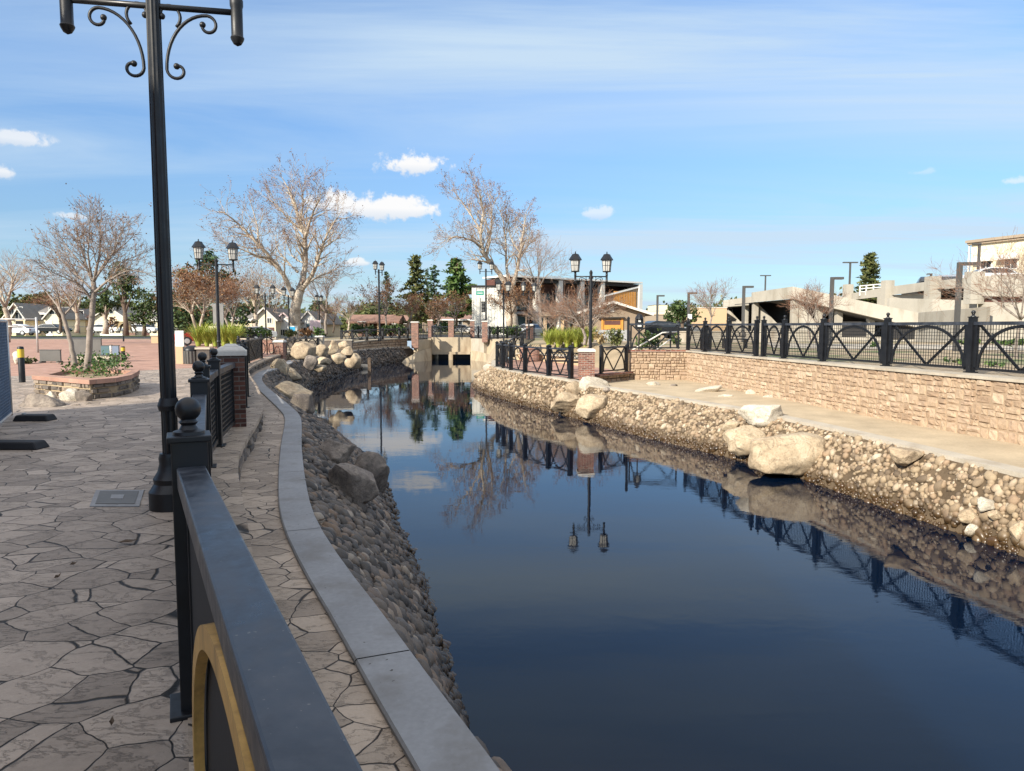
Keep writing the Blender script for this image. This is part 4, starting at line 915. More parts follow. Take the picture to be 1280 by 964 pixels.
for u, Y_, z_, rz_, lb, sc in ((738, 29.3, -.5, R(4), 'twin lantern lamp behind the red brick pillar of the terrace', 1), (333, 60, 0, R(6), 'twin lantern lamp left of the great pale sycamore', 1), (362, 64, 0, R(72), 'twin lantern lamp seen end on against the sycamore trunk', 1), (318, 74, 0, R(60), 'half hidden twin lantern lamp among twigs left of the sycamore', 1), (400, 86, .3, R(80), 'farthest twin lantern lamp just right of the sycamore', 1), (629.5, 53, -.1, R(58), 'twin lantern lamp behind the terrace fence with lanterns nearly touching', 1), (661, 60, .2, R(45), 'twin lantern lamp in front of the glass building front', 1)):
    p = D(u, 430, Y_); copy_tree(proto, (p.x, Y_, z_), rz_, lb)
t2 = lamp('tall twin headed street lamp near the conifers left of the bridge', (D(474.5, 410, 62).x, 62, .2), R(70), H=5.85, arm=.55, cups=False, hi=False, pr=.09, group='tall street lamps', lant=1.5)
copy_tree(t2, (D(607.5, 400, 72).x, 72, .3), R(20), 'tall twin headed street lamp beside the white building corner', scale=1.12)
# parking lot lights: single arm and T shaped
def lotlight(label, u, v, Y_, zb, left=False, T=False, arm=1.1):
    q = D(u, v, Y_); t = thing('parking_light', label, 'light pole', (q.x, Y_, zb), 0, 'parking lot light poles')
    mb = MB(); mb.box((0, 0, (q.z - zb) / 2), (.16, .16, q.z - zb)); mb.build('pole', M['pole'], t, world=False)
    for s in ((-1, 1) if T else (1,)):
        mb = MB(); mb.box((s * (.08 + arm / 2), 0, q.z - zb - .06), (arm, .30, .12)); mb.build('lamp_head', M['pole'], t, world=False)
lotlight('single arm parking light left of the round green tree', 822, 369, 62, .4, arm=.5)
lotlight('single arm parking light rising from the round green tree', 861, 365.5, 52, .4, arm=.5)
lotlight('single arm parking light before the left end of the parking garage', 930, 357.5, 46, .45, arm=.5)
lotlight('single arm parking light before the garage ramp, beside the bare bush', 1040.5, 346.5, 37, .45, arm=.45)
lotlight('tallest single arm parking light crossing the garage openings', 1200, 328, 29, .45, arm=.5)
lotlight('T shaped parking light far behind the garage roof corner', 957, 344, 95, 3.5, T=True, arm=.6)
lotlight('T shaped parking light left of the lone conifer on the garage', 1063, 327.5, 78, 3.5, T=True, arm=.7)
lotlight('parking light on the garage roof in front of the cream building', 1224.5, 304, 58, 4.5, arm=-.6)
lotlight('short far light on the garage roof beside the parked dark car', 1164, 342, 80, 4.8, arm=-.5)
# ------------------------------------------------------------------ plaza furniture
c0 = [G(112, 633, .012), G(174, 633, .012), G(180, 613, .012), G(120, 613, .012)]
ce = sum(c0, Vector()) / 4; t = thing('utility_cover', 'square concrete utility cover let into the flagstones by the lamp base', 'utility cover', (ce.x, ce.y, 0))
mb = MB(); mb.prism([(p.x, p.y) for p in c0], -.02, .016); mb.build('frame', M['kerb'], t)
mb = MB(); mb.prism([tuple((ce + (p - ce) * .80).xy) for p in c0], .0, .021); mb.build('lid', M['panel'], t)
mb = MB(); mb.prism([tuple((ce + (p - ce) * Vector((.26, .26, 1))).xy) for p in c0], .01, .025); mb.build('lift_plate', M['kerb'], t)
for u, v, rz_, s in ((160, 678, .3, .06), (72, 722, 1.2, .02), (92, 706, .5, .02), (402, 651, .8, .035), (140, 905, 2, .02)):
    q = G(u, v, .02 if u < 300 else -.21); mb = MB()
    mb.add([(-s, 0, .006), (-s * .3, s * .35, .016), (s * .5, s * .3, .012), (s, 0, .02), (s * .4, -s * .35, .008), (-s * .4, -s * .3, .012), (0, 0, .002)], [(0, 6, 1), (1, 6, 2), (2, 6, 3), (3, 6, 4), (4, 6, 5), (5, 6, 0)])
    o = mb.build('fallen_leaf', M['barkd'], None, fixn=False); o.location = q; o.rotation_euler = (0, 0, rz_); so_ = o.modifiers.new('t', 'SOLIDIFY'); so_.thickness = .002
    setp(o, {160: 'curled dark fallen leaf lying on the flagstones below the utility cover', 402: 'small dark twig scrap lying on the grey kerb', 72: 'tiny dark leaf scrap left of a smaller bit on the shaded flagstones', 92: 'smallest dark leaf scrap just above the left one on the flagstones', 140: 'dark leaf scrap low on the nearest flagstones'}[u], 'leaf')
# planter
PB = [(-10.3, 15.5), (-8.35, 14.2), (-8.15, 14.75), (-8.3, 15.6), (-8.65, 16.5), (-9.05, 17.4), (-10.1, 17.9), (-11.0, 17.3)]
t = thing('stone_planter', 'low rubble stone planter with brick rim holding two bare trees', 'planter', (-9.5, 16, 0))
PBc = PB + [PB[0]]; zt_ = .40
blockwall([PB[i % 8] for i in (0, 1)], 0, zt_ - .08, 3, .12, .35, .03, M['rubble'], 'stone_wall', t, 21, right=True)
blockwall([PB[i % 8] for i in (1, 2, 3, 4, 5)], 0, zt_ - .08, 3, .12, .35, .03, M['rubble'], 'stone_wall', t, 22, right=True)
blockwall([PB[i % 8] for i in (5, 6, 7, 0)], 0, zt_ - .08, 3, .12, .35, .03, M['rubble'], 'stone_wall', t, 23, right=True)
mb = MB(); mb.prism(PB, -.05, zt_ - .09); mb.build('soil', M['dirt'], t)
ctr = np.mean(PB, axis=0); inn = [tuple(ctr + (np.array(p) - ctr) * .80) for p in PB]; out = [tuple(ctr + (np.array(p) - ctr) * 1.045) for p in PB]
mb = MB(); A_ = out + [out[0]]; B_ = inn + [inn[0]]
mb.strip([(x, y, zt_) for x, y in A_], [(x, y, zt_) for x, y in B_]); mb.strip([(x, y, zt_ - .09) for x, y in A_], [(x, y, zt_) for x, y in A_]); mb.strip([(x, y, zt_) for x, y in B_], [(x, y, zt_ - .3) for x, y in B_]); mb.build('brick_rim', M['paver'], t, fixn=False)
def bollard(label, u, v0, v1, band=True):
    q = G(u, v1, .006); hh = (v1 - v0) * q.y / 900; t = thing('bollard', label, 'bollard', (q.x, q.y, 0), 0, 'black bollards')
    mb = MB(); mb.lathe([(.075, 0), (.075, hh * .97), (.06, hh), (.01, hh * 1.01)], (0, 0, 0), 14); mb.build('post', IR, t, True, False, angle=30)
    if band: mb = MB(); mb.lathe([(.078, hh * .70), (.078, hh * .93)], (0, 0, 0), 14); mb.build('band', M['yellow'], t, True, False, angle=30)
bollard('black bollard with yellow band near the mesh screen', 28, 433, 478); bollard('black bollard with pale band right of the slate blue panel', 154.5, 433, 452); bollard('tapered dark bollard far back at the street edge', 154.5, 413, 427, False)
def panel(label, u0, u1, v0, v1, mat, legs=True, th=.08, cat='display panel', name='display_panel', feet=True):
    a_ = G((u0 + u1) / 2, v1, .006); Y_ = a_.y; x0, x1 = D(u0, v0, Y_).x, D(u1, v0, Y_).x; z1 = D(u0, v0, Y_).z; t = thing(name, label, cat, ((x0 + x1) / 2, Y_, 0))
    g_ = .06 if feet else .0
    mb = MB(); mb.bb(x0, x1, Y_, Y_ + th, g_, z1); mb.build('panel', mat, t, bevel=.01)
    for xx in () if not feet else (x0 + .02, x1 - .12): mb = MB(); mb.bb(xx, xx + .10, Y_ - .1, Y_ + .2, 0, g_ + .01); mb.build('foot', M['panel'], t)
    mb = MB(); mb.bb(x0 - .01, x1 + .01, Y_ - .01, Y_ + th + .01, z1, z1 + .03); mb.build('top_trim', M['pole'], t)
panel('wide grey panel behind the planter trees', 86, 126, 424, 447.5, M['panel'])
panel('small grey panel left of the planter with rounded corner', 49, 75, 438, 453.5, M['panel'])
panel('teal panel just right of the wide grey panel', 126, 136.4, 432.5, 452, M['teal']); panel('slate blue panel beside the black bollard', 139, 148, 432.5, 452, M['bluep'])
panel('narrow white post panel between teal and blue panels', 136.6, 138.8, 432, 453, M['signw'])
panel('long pale concrete bench block behind the planter plants', 88, 140, 445, 453, M['kerbwarm'], th=.5, cat='bench', name='concrete_bench')
t = thing('notice_sign', 'white notice board on a tan stone post beside the trash can', 'sign', (G(226, 455, 0).x, G(226, 455, 0).y, 0))
q = G(226, 455, 0); mb = MB(); mb.box((q.x, q.y, .33), (.28, .2, .68)); mb.build('stone_post', M['tan'], t)
mb = MB(); mb.box((q.x, q.y - .02, .97), (.34, .05, .62)); mb.build('board', M['signw'], t, bevel=.02)
def trashcan(label, u, v0, v1, w_):
    q = G(u, v1, 0.006); hh = (v1 - v0) * q.y / 900; t = thing('trash_can', label, 'trash can', (q.x, q.y, 0))
    mb = MB(); mb.lathe([(w_ * .9, 0), (w_, .05), (w_, hh * .72), (w_ * .95, hh * .74)], (0, 0, 0), 16); b_ = mb.build('body', M['panel'], t, True, False, angle=35)
    mb = MB()
    for k in range(16): a = k * math.pi / 8; mb.bar((w_ * 1.03 * math.cos(a), w_ * 1.03 * math.sin(a), .05), (w_ * 1.03 * math.cos(a), w_ * 1.03 * math.sin(a), hh * .7), .03)
    mb.build('slats', M['pole'], b_, False, False)
    mb = MB(); mb.lathe([(w_ * 1.08, hh * .73), (w_ * 1.08, hh * .78), (w_ * .8, hh * .93), (w_ * .3, hh), (.01, hh)], (0, 0, 0), 16); mb.build('lid', IR, t, True, False, angle=35)
trashcan('dark slatted trash can beside the white notice board', 239.5, 432, 455, .27)
# temporary mesh screen at the left edge, with rubber feet
a_ = G(14.5, 521, 0); b_ = Vector((-5.9, 7.6, 0)); t = thing('mesh_screen', 'dark blue temporary mesh fence panel cut by the left edge', 'fence panel', (a_.x, a_.y, 0)); dv = b_ - a_
mb = MB(); Hs = 1.53
for s in (0, 1): q = a_ + dv * s; mb.tube([(q.x, q.y, .02), (q.x, q.y, Hs)], .022, 8)
for z_ in (.06, Hs): mb.tube([(a_.x, a_.y, z_), (b_.x, b_.y, z_)], .02, 8)
mb.build('frame', M['steel'], t, True)
mb = MB(); k = .09
while k < Hs: mb.bar((a_.x, a_.y, k), (b_.x, b_.y, k), .012); k += .045
s = .01
while s < 1: q = a_ + dv * s; mb.bar((q.x, q.y, .06), (q.x, q.y, Hs), .010, up=(0, 1, 0)); s += .016
mb.build('wire_mesh', M['screen'], t, fixn=False, uv=False)
for u0, u1, v0, v1, lb in ((14, 60, 517, 527, 'black rubber fence foot lying before the brown boulder'), (-30, 47, 549, 563, 'nearer black rubber fence foot on the flagstones at the left edge')):
    q = G((u0 + u1) / 2, v1, .006); w_ = (u1 - u0) * q.y / 900; t = thing('rubber_foot', lb, 'fence foot', (q.x, q.y, 0))
    mb = MB(); mb.box((q.x, q.y + .13, .05), (w_, .26, .095), taper=.84); mb.build('block', M['rubber'], t, bevel=.02)
    mb = MB(); mb.lathe([(.03, .09), (.03, .12), (.02, .12)], (q.x - w_ * .3, q.y + .13, 0), 10); mb.build('socket', M['steel'], t)
# white pipe barrier gate at far left
t = thing('pipe_gate', 'pale pipe barrier with two rails at the left parking entrance', 'gate', (G(47.5, 441, 0).x, 40, 0)); q = G(47.5, 441, 0); r_ = q + Vector((-4.5, .8, 0)); mb = MB()
mb.tube([(q.x, q.y, 0), (q.x, q.y, 1.95)], .055, 8); mb.build('post', M['steel'], t, True)
mb = MB()
for z_ in (1.45, 1.85): mb.tube([(q.x, q.y, z_), (r_.x, r_.y, z_)], .03, 6)
mb.build('rail', M['steel'], t, True)
# low sign wall, blank letters unreadable in the photograph; flank stones
def lowwall(label, u0, u1, v0, v1, Y_, mat, th=.4, zb=None, capm=None):
    a_, b_ = D(u0, v1, Y_), D(u1, v1, Y_); z1 = D(u0, v0, Y_).z; zb = a_.z if zb is None else zb; t = thing('low_wall', label, 'wall', ((a_.x + b_.x) / 2, Y_, zb))
    mb = MB(); mb.bb(a_.x, b_.x, Y_, Y_ + th, zb - .1, z1 - .07); mb.build('wall', mat, t)
    mb = MB(); mb.bb(a_.x - .04, b_.x + .04, Y_ - .05, Y_ + th + .05, z1 - .07, z1); mb.build('coping', capm or M['kerbwarm'], t)
lowwall('low white sign wall across the street behind the planter', 125, 161, 416, 421.5, 98, M['white'], zb=.3)
lowwall('small brick end pier of the white sign wall', 161.5, 169, 415, 421.5, 98, M['brick'], zb=.3)
lowwall('tan stone stub wall by the near lamp post, far across the pink plaza', 189, 203, 419.5, 428.5, 62, M['tan'], zb=0)
lowwall('dark brick planter wall left of the trash can, under yellow grass', 246, 262, 434.5, 455, 27.5, M['rubble'], .3, 0)
lowwall('dark stone planter wall below the yellow green grass, behind the twin lamp', 252, 297, 434, 447, 32.5, M['rubble'], 1.2, 0, M['brick'])
lowwall('long dark brick wall behind the walk gate', 293, 345, 423, 440, 41, M['brick'], .4, -.1)
lowwall('long dark stone wall left of the boulders, carrying pale coping', 352, 440, 424.5, 446, 48, M['rubble'], .3, -.3)
# wooden stake
q = G(462, 467.5, ZW); t = thing('stake', 'dark wooden stake standing in the water by the boulder pile', 'stake', q); mb = MB(); mb.box((q.x, q.y, ZW + .3), (.20, .20, 1.5)); mb.build('post', M['barkd'], t)
mb = MB(); mb.box((q.x, q.y, ZW + 1.07), (.22, .22, .05), taper=.6); mb.build('top', M['barkd'], t)
# terrace and lot pieces on the right bank
t = thing('stair_rail', 'pale sloping handrail seen through the wide arch panel', 'handrail', (5.5, 33, .4)); mb = MB()
mb.tube([D(790, 438, 33), D(828, 416, 33.3), D(846, 415, 33.5)], .035, 8); mb.build('upper_rail', M['cap'], t, True)
mb = MB(); mb.tube([D(821, 437, 33.1), D(838, 424, 33.3)], .03, 8); mb.build('lower_rail', M['cap'], t, True)
mb = MB(); mb.bar(D(838, 416, 33.4), D(838, 440, 33.4), .06, up=(0, 1, 0)); mb.build('post', IR, t)
t = thing('meter_head', 'rounded black box with white face on a thin post above the wide fence panel', 'meter', (D(799, 440, 30.5).x, 30.5, .4)); q = D(799, 405, 30.5); mb = MB()
mb.lathe([(.03, .4), (.03, q.z - .2)], (q.x, q.y, 0), 8); mb.build('post', IR, t)
mb = MB(); mb.box((q.x, q.y, q.z - .02), (.34, .16, .42)); mb.lathe([(.18, 0), (.17, .08), (.1, .2), (.02, .26)], (q.x, q.y, q.z + .18), 12); mb.build('housing', IR, t, bevel=.03)
mb = MB(); mb.box((q.x, q.y - .085, q.z - .07), (.16, .02, .10)); mb.box((q.x, q.y - .085, q.z + .14), (.10, .02, .12)); mb.build('face', M['signw'], t)
t = thing('litter_bin', 'tall dark litter bin right behind the mesh fence', 'trash can', (D(882, 440, 29.5).x, 29.5, .45)); q = D(882, 440, 29.5); mb = MB()
mb.lathe([(.19, .45), (.23, .55), (.25, 1.0), (.23, 1.28), (.14, 1.45), (.02, 1.5)], (q.x, q.y, 0), 14); mb.build('body', IR, t, True)
mb = MB(); mb.box((q.x - .05, q.y - .24, 1.22), (.16, .06, .12)); mb.build('slot', M['panel'], t)
t = thing('park_bench', 'black bench with looped back behind the mesh fence', 'bench', (D(918, 440, 33).x, 33, .45)); x0, x1 = D(903, 440, 33).x, D(934, 440, 33).x; mb = MB()
mb.bb(x0, x1, 32.8, 33.2, .84, .89); mb.build('seat', IR, t)
mb = MB()
for k in range(4): cx = x0 + (x1 - x0) * (k + .5) / 4; mb.tube([(cx + .14 * math.cos(a), 33.25, 1.0 + .25 * math.sin(a)) for a in np.linspace(0, math.pi, 9)], .02, 5)
mb.bar((x0, 33.25, 1.0), (x1, 33.25, 1.0), .05); mb.build('backrest', IR, t)
for x in (x0 + .08, x1 - .08): mb = MB(); mb.bb(x - .03, x + .03, 32.8, 33.25, .45, .84); mb.build('leg', IR, t)
for u, Y_, lb in ((700, 31.5, 'black patterned bench seen through the terrace fence, left one'), (722, 30.5, 'black patterned bench seen through the terrace fence, right one')):
    q = D(u, 460, Y_); t = thing('park_bench', lb, 'bench', (q.x, Y_, -.5)); mb = MB(); mb.bb(q.x - .42, q.x + .42, Y_, Y_ + .4, -.1, -.04); mb.build('seat', IR, t)
    mb = MB(); mb.bar((q.x - .42, Y_ + .42, .3), (q.x + .42, Y_ + .42, .3), .05); mb.bar((q.x - .42, Y_ + .42, .05), (q.x + .42, Y_ + .42, .05), .05)
    for k in range(5): mb.tube([(q.x - .34 + .17 * k + .07 * math.cos(a), Y_ + .42, .18 + .09 * math.sin(a)) for a in np.linspace(0, 6.28, 9)], .016, 4)
    mb.build('backrest', IR, t)
    for s in (-.36, .36): mb = MB(); mb.bb(q.x + s - .03, q.x + s + .03, Y_, Y_ + .42, -.5, -.1); mb.build('leg', IR, t)
t = thing('stair_railing', 'black picket railing climbing from the terrace toward the street', 'railing', (D(662, 435, 42).x, 42, -.3)); mb = MB()
a_, b_ = D(650, 437, 41), D(668, 426, 45)
for k in range(13): p = a_ + (b_ - a_) * k / 12; mb.bar(p, p + Vector((0, 0, .95)), .05, up=(0, 1, 0))
mb.build('pickets', IR, t)
mb = MB(); mb.bar(a_ + Vector((0, 0, .95)), b_ + Vector((0, 0, .95)), .07); mb.bar(a_ + Vector((0, 0, .1)), b_ + Vector((0, 0, .1)), .05); mb.build('rails', IR, t)
t = thing('curved_bench', 'curved red brick seat below the black picket railing', 'bench', (D(663, 436, 40).x, 40, -.4)); q = D(662, 438, 40); mb = MB()
pr = [(q.x + .55 * math.cos(a), q.y + .3 * math.sin(a)) for a in np.linspace(0, 6.28, 17)[:-1]]; mb.prism(pr, -.45, .20); mb.build('base', M['brick'], t)
mb = MB(); mb.prism([(q.x + (x - q.x) * 1.08, q.y + (y - q.y) * 1.08) for x, y in pr], .20, .27); mb.build('seat', M['paver'], t)
t = thing('seat_wall', 'low tan seat wall at the back of the brick terrace', 'wall', (1.5, 40.6, -.5)); mb = MB(); mb.prism([(.3, 41.8), (2.2, 39.6), (3.3, 35.6), (3.7, 35.7), (2.5, 40.0), (.5, 42.3)], -.55, -.15); mb.build('wall', M['tan'], t)
mb = MB(); mb.prism([(.24, 41.8), (2.15, 39.5), (3.25, 35.5), (3.78, 35.7), (2.55, 40.1), (.5, 42.4)], -.15, -.09); mb.build('coping', M['kerbwarm'], t)
for u, v, Y_, lb in ((862, 396, 51.8, 'small white round topped sign on the light pole by the green tree'), (838, 400, 58, 'tiny white sign left of the round green tree')):
    q = D(u, v, Y_); t = thing('road_sign', lb, 'sign', (q.x, Y_, .4)); mb = MB(); mb.box((q.x, Y_ - .1, q.z), (.3 if u > 850 else .1, .03, .36)); mb.build('plate', M['signw'], t, bevel=.03); mb = MB(); mb.bar((q.x, Y_ - .06, .4), (q.x, Y_ - .06, q.z), .04, up=(0, 1, 0)); mb.build('post', M['pole'], t)
# traffic signal and street name sign
q = D(603.5, 388, 80); t = thing('traffic_signal', 'black traffic signal in front of the white building', 'traffic light', (q.x, 80, .3)); mb = MB(); mb.bar((q.x - .25, 80.2, .3), (q.x - .25, 80.2, 4.6), .09, up=(0, 1, 0)); mb.build('pole', M['pole'], t)
for z_ in (3.6, 1.95):
    mb = MB(); hh = 1.15 if z_ > 3 else .5; mb.box((q.x + .05, 80, z_), (.38, .25, hh)); mb.build('housing', IR, t)
    for k in range(3 if z_ > 3 else 1): mb = MB(); mb.lathe([(.15, 0), (.15, .16)], (0, 0, 0), 10); o = mb.build('lens_visor', M['pole'], t, False, False); o.location = (.05, -.13, z_ - .3 + (.38 * (k - 1) if z_ > 3 else 0)); o.rotation_euler = (math.pi / 2, 0, 0)
q = D(600, 366.5, 79); t = thing('street_sign', 'small teal street name sign hanging beside the tall lamp', 'sign', (q.x, 79, q.z)); mb = MB(); mb.box((q.x, 79, q.z), (.85, .04, .42)); mb.build('plate', M['signt'], t)
mb = MB(); mb.box((q.x, 78.97, q.z), (.6, .012, .09)); mb.build('lettering', M['signw'], t)
mb = MB(); mb.bar((q.x - .35, 79, q.z + .2), (q.x - .35, 79, q.z + .45), .04, up=(0, 1, 0)); mb.bar((q.x + .35, 79, q.z + .2), (q.x + .35, 79, q.z + .45), .04, up=(0, 1, 0)); mb.bar((q.x - .45, 79.02, q.z + .45), (q.x + 1.0, 79.02, q.z + .5), .06); mb.build('bracket', M['pole'], t)
# bright things under the sycamore
q = D(366, 412, 66); t = thing('utility_box', 'bright blue and white box on legs at the sycamore foot', 'box', (q.x, 66, 0)); mb = MB(); mb.box((q.x, 66, q.z + .02), (.85, .5, .62)); mb.build('body', M['signw'], t, bevel=.03)
mb = MB(); mb.box((q.x + .05, 65.73, q.z + .02), (.5, .05, .45)); mb.build('front', M['bright'], t)
for s in (-.35, .35): mb = MB(); mb.bb(q.x + s - .04, q.x + s + .04, 65.9, 66.1, 0, q.z - .28); mb.build('leg', M['pole'], t)
q = D(394, 410, 70); t = thing('banner', 'pale pink and white printed banner standing right of the sycamore trunk', 'banner', (q.x, 70, 0)); mb = MB(); mb.box((q.x, 70, q.z + .05), (1.0, .04, 1.35)); mb.build('cloth', M['pink'], t)
mb = MB()
for s in (-.52, .52): mb.bar((q.x + s, 70.03, -.05), (q.x + s, 70.03, q.z + .78), .05, up=(0, 1, 0))
mb.build('frame', M['signw'], t)
q = D(273, 395, 36); t = thing('sign_board', 'tall plain grey board seen from behind beside the twin lamp', 'sign', (q.x, 36, 0)); mb = MB(); mb.box((q.x, 36, q.z - .05), (.52, .06, 1.25)); mb.build('board', M['concdk'], t)
mb = MB(); mb.bar((q.x, 36.06, 0), (q.x, 36.06, q.z), .07, up=(0, 1, 0)); mb.build('post', M['pole'], t)
q = D(267.5, 413, 35); t = thing('utility_cabinet', 'cream utility cabinet under the grey board', 'cabinet', (q.x, 35, 0)); mb = MB(); mb.box((q.x, 35, .72), (.4, .35, 1.45)); mb.build('body', M['creamr'], t, bevel=.02)
mb = MB(); mb.box((q.x, 34.81, .8), (.32, .02, 1.1)); mb.build('door', M['cream'], t)
# ------------------------------------------------------------------ trees and plants
def quads(P, size, rnd, flat=0.0, asp=.6):
    """leaf quads at points P (n,3) with random orientation"""
    n = len(P); a = rnd.normal(size=(n, 3)); a[:, 2] *= (1 - flat); a /= np.linalg.norm(a, axis=1)[:, None] + 1e-9
    b = rnd.normal(size=(n, 3)); b -= a * (a * b).sum(1)[:, None]; b /= np.linalg.norm(b, axis=1)[:, None] + 1e-9
    s = size * rnd.uniform(.6, 1.3, size=(n, 1)); a = a * s; b = b * s * asp
    V = np.stack([P - a, P + b * .9 - a * .1, P + a, P - b * .9 - a * .1], 1).reshape(-1, 3); return V, np.arange(4 * n).reshape(-1, 4)
def cloud(clumps, dens, rnd, sub=14, tight=.30):
    out = []
    for (c, r) in clumps:
        r = np.array(r if hasattr(r, '__len__') else (r, r, r)); k = sub; d = rnd.normal(size=(k, 3)); d /= np.linalg.norm(d, axis=1)[:, None]; d *= rnd.uniform(.45, 1.0, size=(k, 1)) ** .6
        n = int(dens * r.prod() ** (2 / 3)); i = rnd.integers(0, k, n); p = d[i] + rnd.normal(size=(n, 3)) * tight * rnd.uniform(.5, 1.1, size=(n, 1)); out.append(np.array(c) + p * r)
    return np.concatenate(out)
class Bare:
    def __init__(s, seed, twig=.011): s.r = random.Random(seed); s.t = MB(); s.c = MB(); s.tw = MB(); s.seed = seed; s.twig = twig; s.tips = []
    def rv(s, k): return Vector((s.r.gauss(0, k), s.r.gauss(0, k), s.r.gauss(0, k)))
    def branch(s, p, d, L, r, lev, mx, up=.05, nch=4, wob=.16):
        n = 4 if lev < mx else 2; pts = [p.copy()]; rad = [r]; dirs = []
        for i in range(n):
            d = (d + s.rv(wob) + Vector((0, 0, up))).normalized(); p = p + d * (L / n); pts.append(p.copy()); rad.append(max(s.twig * .6, r * (1 - .62 * (i + 1) / n))); dirs.append(d.copy())
        (s.tw if lev >= mx else s.c).tube(pts, rad, 3 if lev >= mx - 1 else 5, cap=False)
        if lev >= mx: s.tips.append(pts[-1]); return
        for k in range(nch + (1 if s.r.random() < .4 else 0)):
            f = s.r.uniform(.25, 1.0) if k else 1.0; i = min(n - 1, int(f * n)); q = pts[i] + (pts[i + 1] - pts[i]) * (f * n - i if f < 1 else 1); dd = dirs[i]
            ax = dd.orthogonal().normalized(); ax.rotate(Matrix.Rotation(s.r.uniform(0, 6.283), 3, dd)); nd_ = dd.copy(); nd_.rotate(Matrix.Rotation(s.r.uniform(.35, .95) * (.5 if k == 0 else 1), 3, ax))
            s.branch(q, nd_, L * s.r.uniform(.5, .78), max(s.twig, rad[i] * .6), lev + 1, mx, up, nch, wob)
    def limb(s, pts, r0, r1, L, mx=3, lev0=1, every=1.0, start=.25, up=.05, nch=4, thick=True, n=7):
        P = smoothline([tuple(p) for p in pts], max(6, len(pts) * 4)); m = len(P); rad = np.linspace(r0, r1, m); P = [Vector(p) for p in P]
        for i in range(1, m): P[i] = P[i] + s.rv(r0 * .10)
        (s.t if thick else s.c).tube(P, rad, n, cap=True)
        cnt = max(2, int(m * every * (1 - start)))
        for k in range(cnt):
            f = start + (1 - start) * (k + s.r.random()) / cnt if k < cnt - 1 else 1.0; x = min(m - 1.001, f * (m - 1)); i = int(x); q = P[i] + (P[i + 1] - P[i]) * (x - i); d = (P[i + 1] - P[i]).normalized()
            ax = d.orthogonal().normalized(); ax.rotate(Matrix.Rotation(s.r.uniform(0, 6.283), 3, d)); nd_ = d.copy(); nd_.rotate(Matrix.Rotation(s.r.uniform(.4, 1.0) if f < 1 else .2, 3, ax))
            s.branch(q, nd_, L * s.r.uniform(.65, 1.2) * (1.1 - .45 * f), max(s.twig * 1.6, rad[i] * .5), lev0, mx, up, nch)
    def finish(s, label, base, bark, twig, group=None, balls=0, ballm=None, bs=.05, branch=None):
        t = thing('bare_tree', label, 'tree', base, 0, group)
        s.t.build('trunk', bark, t, True, fixn=False, uv=False)
        k = s.c.build('branches', branch or bark, t, True, fixn=False, uv=False) if s.c.n else None
        if s.tw.n: s.tw.build('twigs', twig, k or t, True, fixn=False, uv=False)
        if balls and s.tips:
            rnd = np.random.default_rng(s.seed); P = np.array([list(s.tips[i]) for i in rnd.integers(0, len(s.tips), balls)]) + rnd.normal(size=(balls, 3)) * .12
            V, q = quads(P, bs, rnd, 0, .9); rawmesh('dry_leaves', V, q, ballm, t)
        return t
def px(pts, Y, jit=0, r=None, y0=0):
    out = []
    for i, p in enumerate(pts):
        yy = Y + (p[2] if len(p) > 2 else 0); out.append(D(p[0], p[1], yy))
    return out
# great sycamores
Y_ = 76; B = Bare(1, .016)
B.limb(px([(369, 428), (368, 398), (371, 376), (375, 362)], Y_), .66, .46, 1.6, 3, 2, .25, .6, n=10)
for pts, r0, r1, L in (([(369, 376), (356, 348, -1), (338, 322, -2), (320, 303, -3), (303, 285, -3), (287, 271, -4), (276, 265, -4)], .30, .05, 3.4), ([(338, 322, -2), (322, 320, -4), (300, 311, -5), (281, 303, -6)], .14, .03, 3.0), ([(322, 303, -2), (322, 285, 0), (316, 262, 1)], .11, .03, 2.8),
    ([(374, 366), (380, 340, 1), (382, 312, 1), (380, 290, 2), (373, 270, 2), (366, 250, 2), (357, 230, 3), (352, 222, 3)], .36, .04, 3.4), ([(381, 298, 1), (388, 275, 0), (396, 255, -1), (404, 240, -1)], .16, .03, 3.2), ([(380, 290, 2), (362, 275, 4), (345, 256, 5), (330, 246, 5)], .13, .03, 3.0), ([(376, 272, 1), (379, 250, -2), (374, 226, -3)], .11, .03, 2.8),
    ([(377, 364), (391, 342, -1), (399, 320, -2), (405, 302, -3), (413, 286, -3), (424, 268, -3)], .26, .04, 3.2), ([(402, 312, -2), (414, 303, 0), (426, 296, 1)], .12, .03, 2.6), ([(372, 340, 0), (358, 326, 3), (346, 310, 4), (345, 292, 4)], .13, .03, 2.8), ([(381, 330, 1), (366, 320, 3), (356, 296, 4)], .10, .03, 2.6), ([(382, 356), (398, 346, 2), (414, 340, 3), (424, 332, 3)], .13, .03, 2.6), ([(366, 372), (350, 366, 2), (334, 352, 4), (322, 344, 4)], .12, .03, 2.5)):
    B.limb(px(pts, Y_), r0, r1, L * .74, 3, 1, 1.3, .22, nch=3, n=7)
B.finish('huge pale barked sycamore with wide bare crown and rusty seed clusters', D(369, 428, Y_), M['barkp'], M['twig'], None, 8000, M['leafr'], .055)
Y_ = 88; B = Bare(2, .018)
B.limb(px([(641, 414), (640, 388), (639, 372), (637, 358)], Y_), .80, .55, 1.5, 3, 2, .25, .6, n=10)
